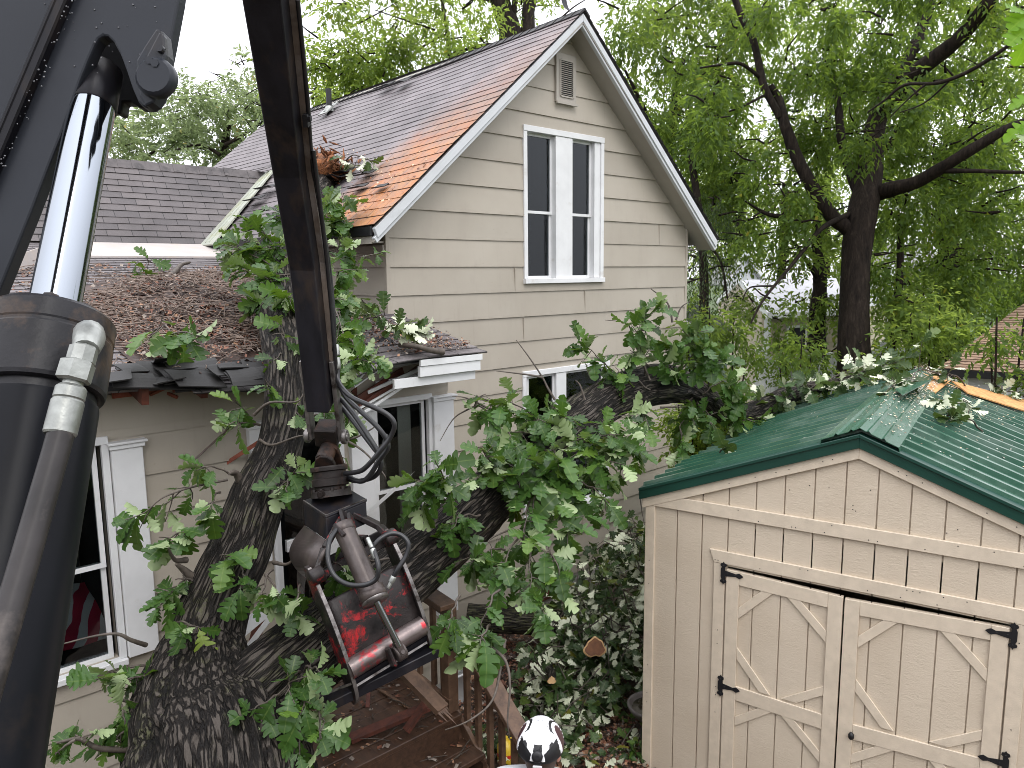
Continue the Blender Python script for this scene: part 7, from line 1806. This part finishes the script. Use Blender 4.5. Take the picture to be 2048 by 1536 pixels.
# ---- neighbouring buildings
def quad(mb, pts, th=.05, m=0):
    q = [Vector(p) for p in pts]; n = (q[1]-q[0]).cross(q[2]-q[0]).normalized()*th
    mb.add(q+[v-n for v in q], BOXF, m)
tans = pm("tan_lap_siding", (.36, .31, .23), .7, var=.1, vs=2, bstr=0); paler = pm("pale_grey_shingles", (.40, .40, .42), .8, var=.15, vs=9, bs=40)
def lap_wall(mb, a, b, z0, z1, step=.12, clip=None):
    """lap boards on a straight wall from a to b (x, y)"""
    a = Vector((a[0], a[1], 0)); b = Vector((b[0], b[1], 0)); u = (b-a); L = u.length; u.normalize(); n = Vector((u.y, -u.x, 0)); z = z0
    while z < z1:
        zt = min(z1, z+step); l0, l1 = (0, L) if clip is None else clip(z, L)
        if l1-l0 > .02:
            vs = [a+u*l0+n*.02+ZV*z, a+u*l1+n*.02+ZV*z, a+u*l1+ZV*zt, a+u*l0+ZV*zt, a+u*l0+ZV*z-n*.1, a+u*l1+ZV*z-n*.1, a+u*l1+ZV*zt-n*.1, a+u*l0+ZV*zt-n*.1]
            mb.add(vs, BOXF)
        z = zt
# tan house with a pale roof
th_ = thing("neighbour_house", "tan lap-sided house with pale grey roof behind the white fence", "house", ground_at(1560, 700, 20))
eL, eR = atd(1537, 632, 18.5), atd(1700, 624, 19.8); rL, rR = atd(1478, 560, 22.5), atd(1672, 556, 24.0)
mb = MB(); quad(mb, [eL, eR, rR, rL], .08); bk_ = rL+(rL-eL)*1.0; bk_.z = eL.z; bkr = rR+(rR-eR); bkr.z = eR.z; quad(mb, [rL, rR, bkr, bk_], .08); rf = mb.build("roof", paler, th_)
mb = MB(); beam(mb, eL, rL, .05, .18, ZV); beam(mb, rL, bk_, .05, .18, ZV); beam(mb, eL, eR, .06, .14, ZV); mb.build("fascia", M['trim'], rf)
mb = MB(); off = Vector((0, 0, -.15)); wl0 = eL+(rL-eL)*.10; wr0 = eR+(rR-eR)*.10
lap_wall(mb, (wl0.x, wl0.y), (wr0.x, wr0.y), GZ, eL.z-.05); mb.build("front_wall", tans, th_)
mb = MB(); gl_ = bk_+(rL-bk_)*.1; Lg = (Vector((wl0.x, wl0.y, 0))-Vector((gl_.x, gl_.y, 0))).length; zr_ = rL.z-.1; ze_ = eL.z
lap_wall(mb, (gl_.x, gl_.y), (wl0.x, wl0.y), GZ, zr_, .12, lambda z, L: (0, L) if z < ze_ else (L*.5*(z-ze_)/(zr_-ze_), L-L*.5*(z-ze_)/(zr_-ze_))); mb.build("gable_wall", tans, th_)
mb = MB(); u_ = (wr0-wl0).normalized(); n_ = Vector((u_.y, -u_.x, 0)).normalized(); c_ = wl0.lerp(wr0, .36); c_.z = eL.z-.75; boxx(mb, c_+n_*.03, u_*.35, n_*.03, ZV*.45); wn_ = mb.build("window", M['trim'], th_)
mb = MB(); boxx(mb, c_+n_*.062, u_*.29, n_*.004, ZV*.39); mb.build("pane", M['dark'], wn_)
mb = MB(); beam(mb, (wl0.x+n_.x*.1, wl0.y+n_.y*.1, GZ), (wl0.x+n_.x*.1, wl0.y+n_.y*.1, eL.z-.05), .12, .12, (1, 0, 0)); mb.build("corner_post", M['trim'], th_)
# white gabled house behind it
wh = thing("neighbour_house", "small white gabled house far behind the tan house", "house", ground_at(1487, 560, 30))
whs = pm("white_lap_siding", (.72, .74, .77), .6, var=.05, bstr=0)
ga, gb, gp = atd(1452, 572, 29.5), atd(1522, 570, 29.5), atd(1487, 512, 29.5); dp = Vector((FW.x, FW.y, 0)).normalized()*5
mb = MB(); u_ = Vector((gb.x-ga.x, gb.y-ga.y, 0)); L_ = u_.length
lap_wall(mb, (ga.x, ga.y), (gb.x, gb.y), GZ, gp.z, .11, lambda z, L: (0, L) if z < ga.z else (L*.5*(z-ga.z)/(gp.z-ga.z), L-L*.5*(z-ga.z)/(gp.z-ga.z))); mb.build("gable_wall", whs, wh)
mb = MB(); o_ = -dp*.04+ZV*.06; quad(mb, [ga+o_-u_*.08, gp+o_, gp+dp, ga+dp-u_*.08], .1); quad(mb, [gp+o_, gb+o_+u_*.08, gb+dp+u_*.08, gp+dp], .1); mb.build("roof", paler, wh)
mb = MB(); beam(mb, ga+o_*1.5-u_*.08, gp+o_*1.5, .12, .16, FW); beam(mb, gb+o_*1.5+u_*.08, gp+o_*1.5, .12, .16, FW); mb.build("rake_board", M['trim'], wh)
mb = MB(); c_ = atd(1487, 556, 29.4); un = u_.normalized(); boxx(mb, c_, un*.16, dp.normalized()*.03, ZV*.24); wn_ = mb.build("window", M['trim'], wh)
mb = MB(); boxx(mb, c_-dp.normalized()*.035, un*.11, dp.normalized()*.01, ZV*.19); mb.build("pane", M['curtain'], wn_)
# cream house with a porch rail on the right
ch = thing("neighbour_house", "cream house with grey roof and white porch rail right of the maple trunk", "house", ground_at(1790, 600, 30))
cream = pm("cream_siding", (.62, .56, .42), .7, var=.08, bstr=0)
p0, p1, p2, p3 = atd(1728, 536, 28), atd(1880, 532, 28), atd(1860, 488, 31), atd(1752, 490, 31)
mb = MB(); quad(mb, [p0, p1, p2, p3], .1); bq = [p3, p2, p2+(p2-p1), p3+(p3-p0)]; bq[2].z = p1.z; bq[3].z = p0.z; quad(mb, bq, .1); mb.build("roof", pm("grey_shingles", (.26, .25, .26), .8, var=.2, vs=9), ch)
mb = MB(); lap_wall(mb, (p0.x+.3, p0.y+.3), (p1.x+.3, p1.y+.3), GZ, p0.z-.02, .14); mb.build("front_wall", cream, ch)
mb = MB(); ra, rb = atd(1725, 571, 26.5), atd(1890, 568, 26.5)
for zz in (0, -.45): beam(mb, ra+ZV*zz, rb+ZV*zz, .06, .06)
for i in range(30): q = ra.lerp(rb, i/29); beam(mb, q, q-ZV*.45, .035, .035, (1, 0, 0))
for i in range(4): q = ra.lerp(rb, i/3); beam(mb, q+ZV*1.2, Vector((q.x, q.y, GZ)), .14, .14, (1, 0, 0))
beam(mb, ra-ZV*.6, rb-ZV*.6, .5, .25); mb.build("porch_rail", M['trim'], ch)
mb = MB(); c_ = atd(1768, 552, 27.9); boxx(mb, c_, (p1-p0).normalized()*.3, dp.normalized()*.2, ZV*.3); mb.build("window", M['trim'], ch)
# garage with a brown roof
gr = thing("garage", "low garage with brown shingle roof at the right edge", "garage", ground_at(2000, 800, 11))
g0, g1, g2, g3 = atd(1876, 737, 10.2), atd(2190, 757, 8.6), atd(2330, 600, 12.2), atd(2050, 606, 13.6)
mb = MB(); U_ = (g1-g0).normalized(); Nn_ = (g1-g0).cross(g3-g0).normalized(); V_ = Nn_.cross(U_).normalized(); vl_ = (g3-g0).dot(V_); ush = (g3-g0).dot(U_)
shingles(mb, g0, U_, V_, Nn_, lambda v: (ush*v/vl_, (g1-g0).length+ush*v/vl_), vl_, course=.14, nseg=14, seed=41)
mb.build("roof", shingle_mat("brown_shingles", (.19, .118, .072), (.27, .175, .115), bw=.3), gr)
mb = MB(); quad(mb, [g0-Nn_*.01, g1-Nn_*.01, g2-Nn_*.01, g3-Nn_*.01], .08); q3 = g3+(g3-g0)*1.0; q3.z = g0.z; q2 = g2+(g2-g1); q2.z = g1.z; quad(mb, [g3, g2, q2, q3], .08); mb.build("roof_sheathing", M['iron'], gr)
mb = MB(); beam(mb, g0-ZV*.05, g1-ZV*.05, .03, .09, ZV, 0); mb.build("gutter", M['iron'], gr)
mb = MB(); i0 = g0+(g3-g0)*.05+U_*.35; i1 = g1+(g2-g1)*.05; i2 = q2; i3 = q3+U_*.35
for a_, b_ in ((i0, i1), (i3, i0)): lap_wall(mb, (a_.x, a_.y), (b_.x, b_.y), GZ, g0.z-.06, .15)
gq = [Vector((i0.x, i0.y, g0.z-.06)), Vector((i3.x, i3.y, g0.z-.06)), g3+U_*.35-ZV*.12]; mb.add(gq, [(0, 1, 2)])
mb.build("garage_wall", whs, gr)
# small grey-green shed at the house corner
gs = thing("small_shed", "small grey-green shed with white edge behind the house corner", "shed", ground_at(1385, 690, 15.5))
s0, s1, s2 = atd(1340, 622, 15.5), atd(1404, 672, 15.2), atd(1276, 672, 15.9)
mb = MB(); gsm = pm("grey_green_boards", (.20, .26, .22), .7, var=.12, stretch=(14, 14, .3), vs=3, bstr=.1)
uu = (s1-s2); uu.z = 0; uu.normalize(); dd = Vector((-uu.y, uu.x, 0)); 
if dd.dot(FW) < 0: dd = -dd
poly = [Vector((s2.x, s2.y, GZ)), Vector((s1.x, s1.y, GZ)), s1, s0, s2]; mb.add(poly+[p+dd*2 for p in poly], [(0, 1, 2, 3, 4), (9, 8, 7, 6, 5), (1, 6, 7, 2), (5, 0, 4, 9)]); mb.build("shed_wall", gsm, gs)
mb = MB(); quad(mb, [s0+ZV*.05-dd*.08, s1+ZV*.03-dd*.08+uu*.1, s1+dd*2+uu*.1, s0+dd*2+ZV*.05], .04); quad(mb, [s2+ZV*.03-dd*.08-uu*.1, s0+ZV*.05-dd*.08, s0+dd*2+ZV*.05, s2+dd*2-uu*.1], .04); mb.build("roof", M['roofwing'], gs)
mb = MB(); beam(mb, s0+ZV*.02-dd*.1, s1-dd*.1+uu*.1, .02, .08, ZV); beam(mb, s0+ZV*.02-dd*.1, s2-dd*.1-uu*.1, .02, .08, ZV); mb.build("rake_board", M['trim'], gs)
# white vinyl fence
fn = thing("vinyl_fence", "white vinyl panel fence behind the trees and shed", "fence", ground_at(1660, 760, 15.3))
f0 = atd(1522, 688, 14.6); f1 = atd(1830, 712, 16.2); fu = Vector((f1.x-f0.x, f1.y-f0.y, 0)); FL = fu.length; fu.normalize(); fnn = Vector((fu.y, -fu.x, 0)); ztop = (f0.z+f1.z)/2-.05
npn = 4
for i in range(npn+1):
    c = Vector((f0.x, f0.y, 0))+fu*(FL*i/npn); mb = MB(); boxx(mb, c+ZV*((ztop+.14+GZ)/2), fu*.065, fnn*.065, ZV*((ztop+.14-GZ)/2)); boxx(mb, c+ZV*(ztop+.16), fu*.08, fnn*.08, ZV*.02); mb.build("fence_post", M['trim'], fn)
    if i < npn:
        a_ = c+fu*.066; b_ = c+fu*(FL/npn-.066); mb = MB(); k = 0; w_ = (b_-a_).length; nb = 14
        for k in range(nb): boxx(mb, a_+fu*(w_*(k+.5)/nb)+ZV*((ztop-.06+GZ+.1)/2), fu*(w_/nb/2-.003), fnn*.018, ZV*((ztop-.06-GZ-.1)/2))
        for zz in (ztop-.03, GZ+.08): boxx(mb, (a_+b_)/2+ZV*zz, fu*(w_/2), fnn*.03, ZV*.05)
        mb.build("fence_panel", M['trim'], fn)

# the rest of the yard's trees, behind the viewer (they darken what the glass and the chrome mirror)
cl = []
for i in range(34):
    a = math.atan2(FW.y, FW.x)+math.pi+cr.uniform(-1.75, 1.75); d = cr.uniform(11, 16)
    cl.append((Vector((CAM.x+math.cos(a)*d, CAM.y+math.sin(a)*d, GZ+cr.uniform(.3, 5.2))), 1.9, 1.9, 1.4, 60))
tb2 = MB()
for i in range(9):
    a = math.atan2(FW.y, FW.x)+math.pi-1.6+i*.4; d = 14; p = Vector((CAM.x+math.cos(a)*d, CAM.y+math.sin(a)*d, GZ)); tube(tb2, [p, p+Vector((.2, .1, 4)), p+Vector((-.1, .3, 9))], [.25, .2, .1], 8, cap=False)
tag(crown("treeline", cl, .5, M['lfA'], None, twigs=tb2, droop=.5, ln=.7, per=6), kind="stuff", label="leafy trees closing the yard behind the viewer", cat="trees")
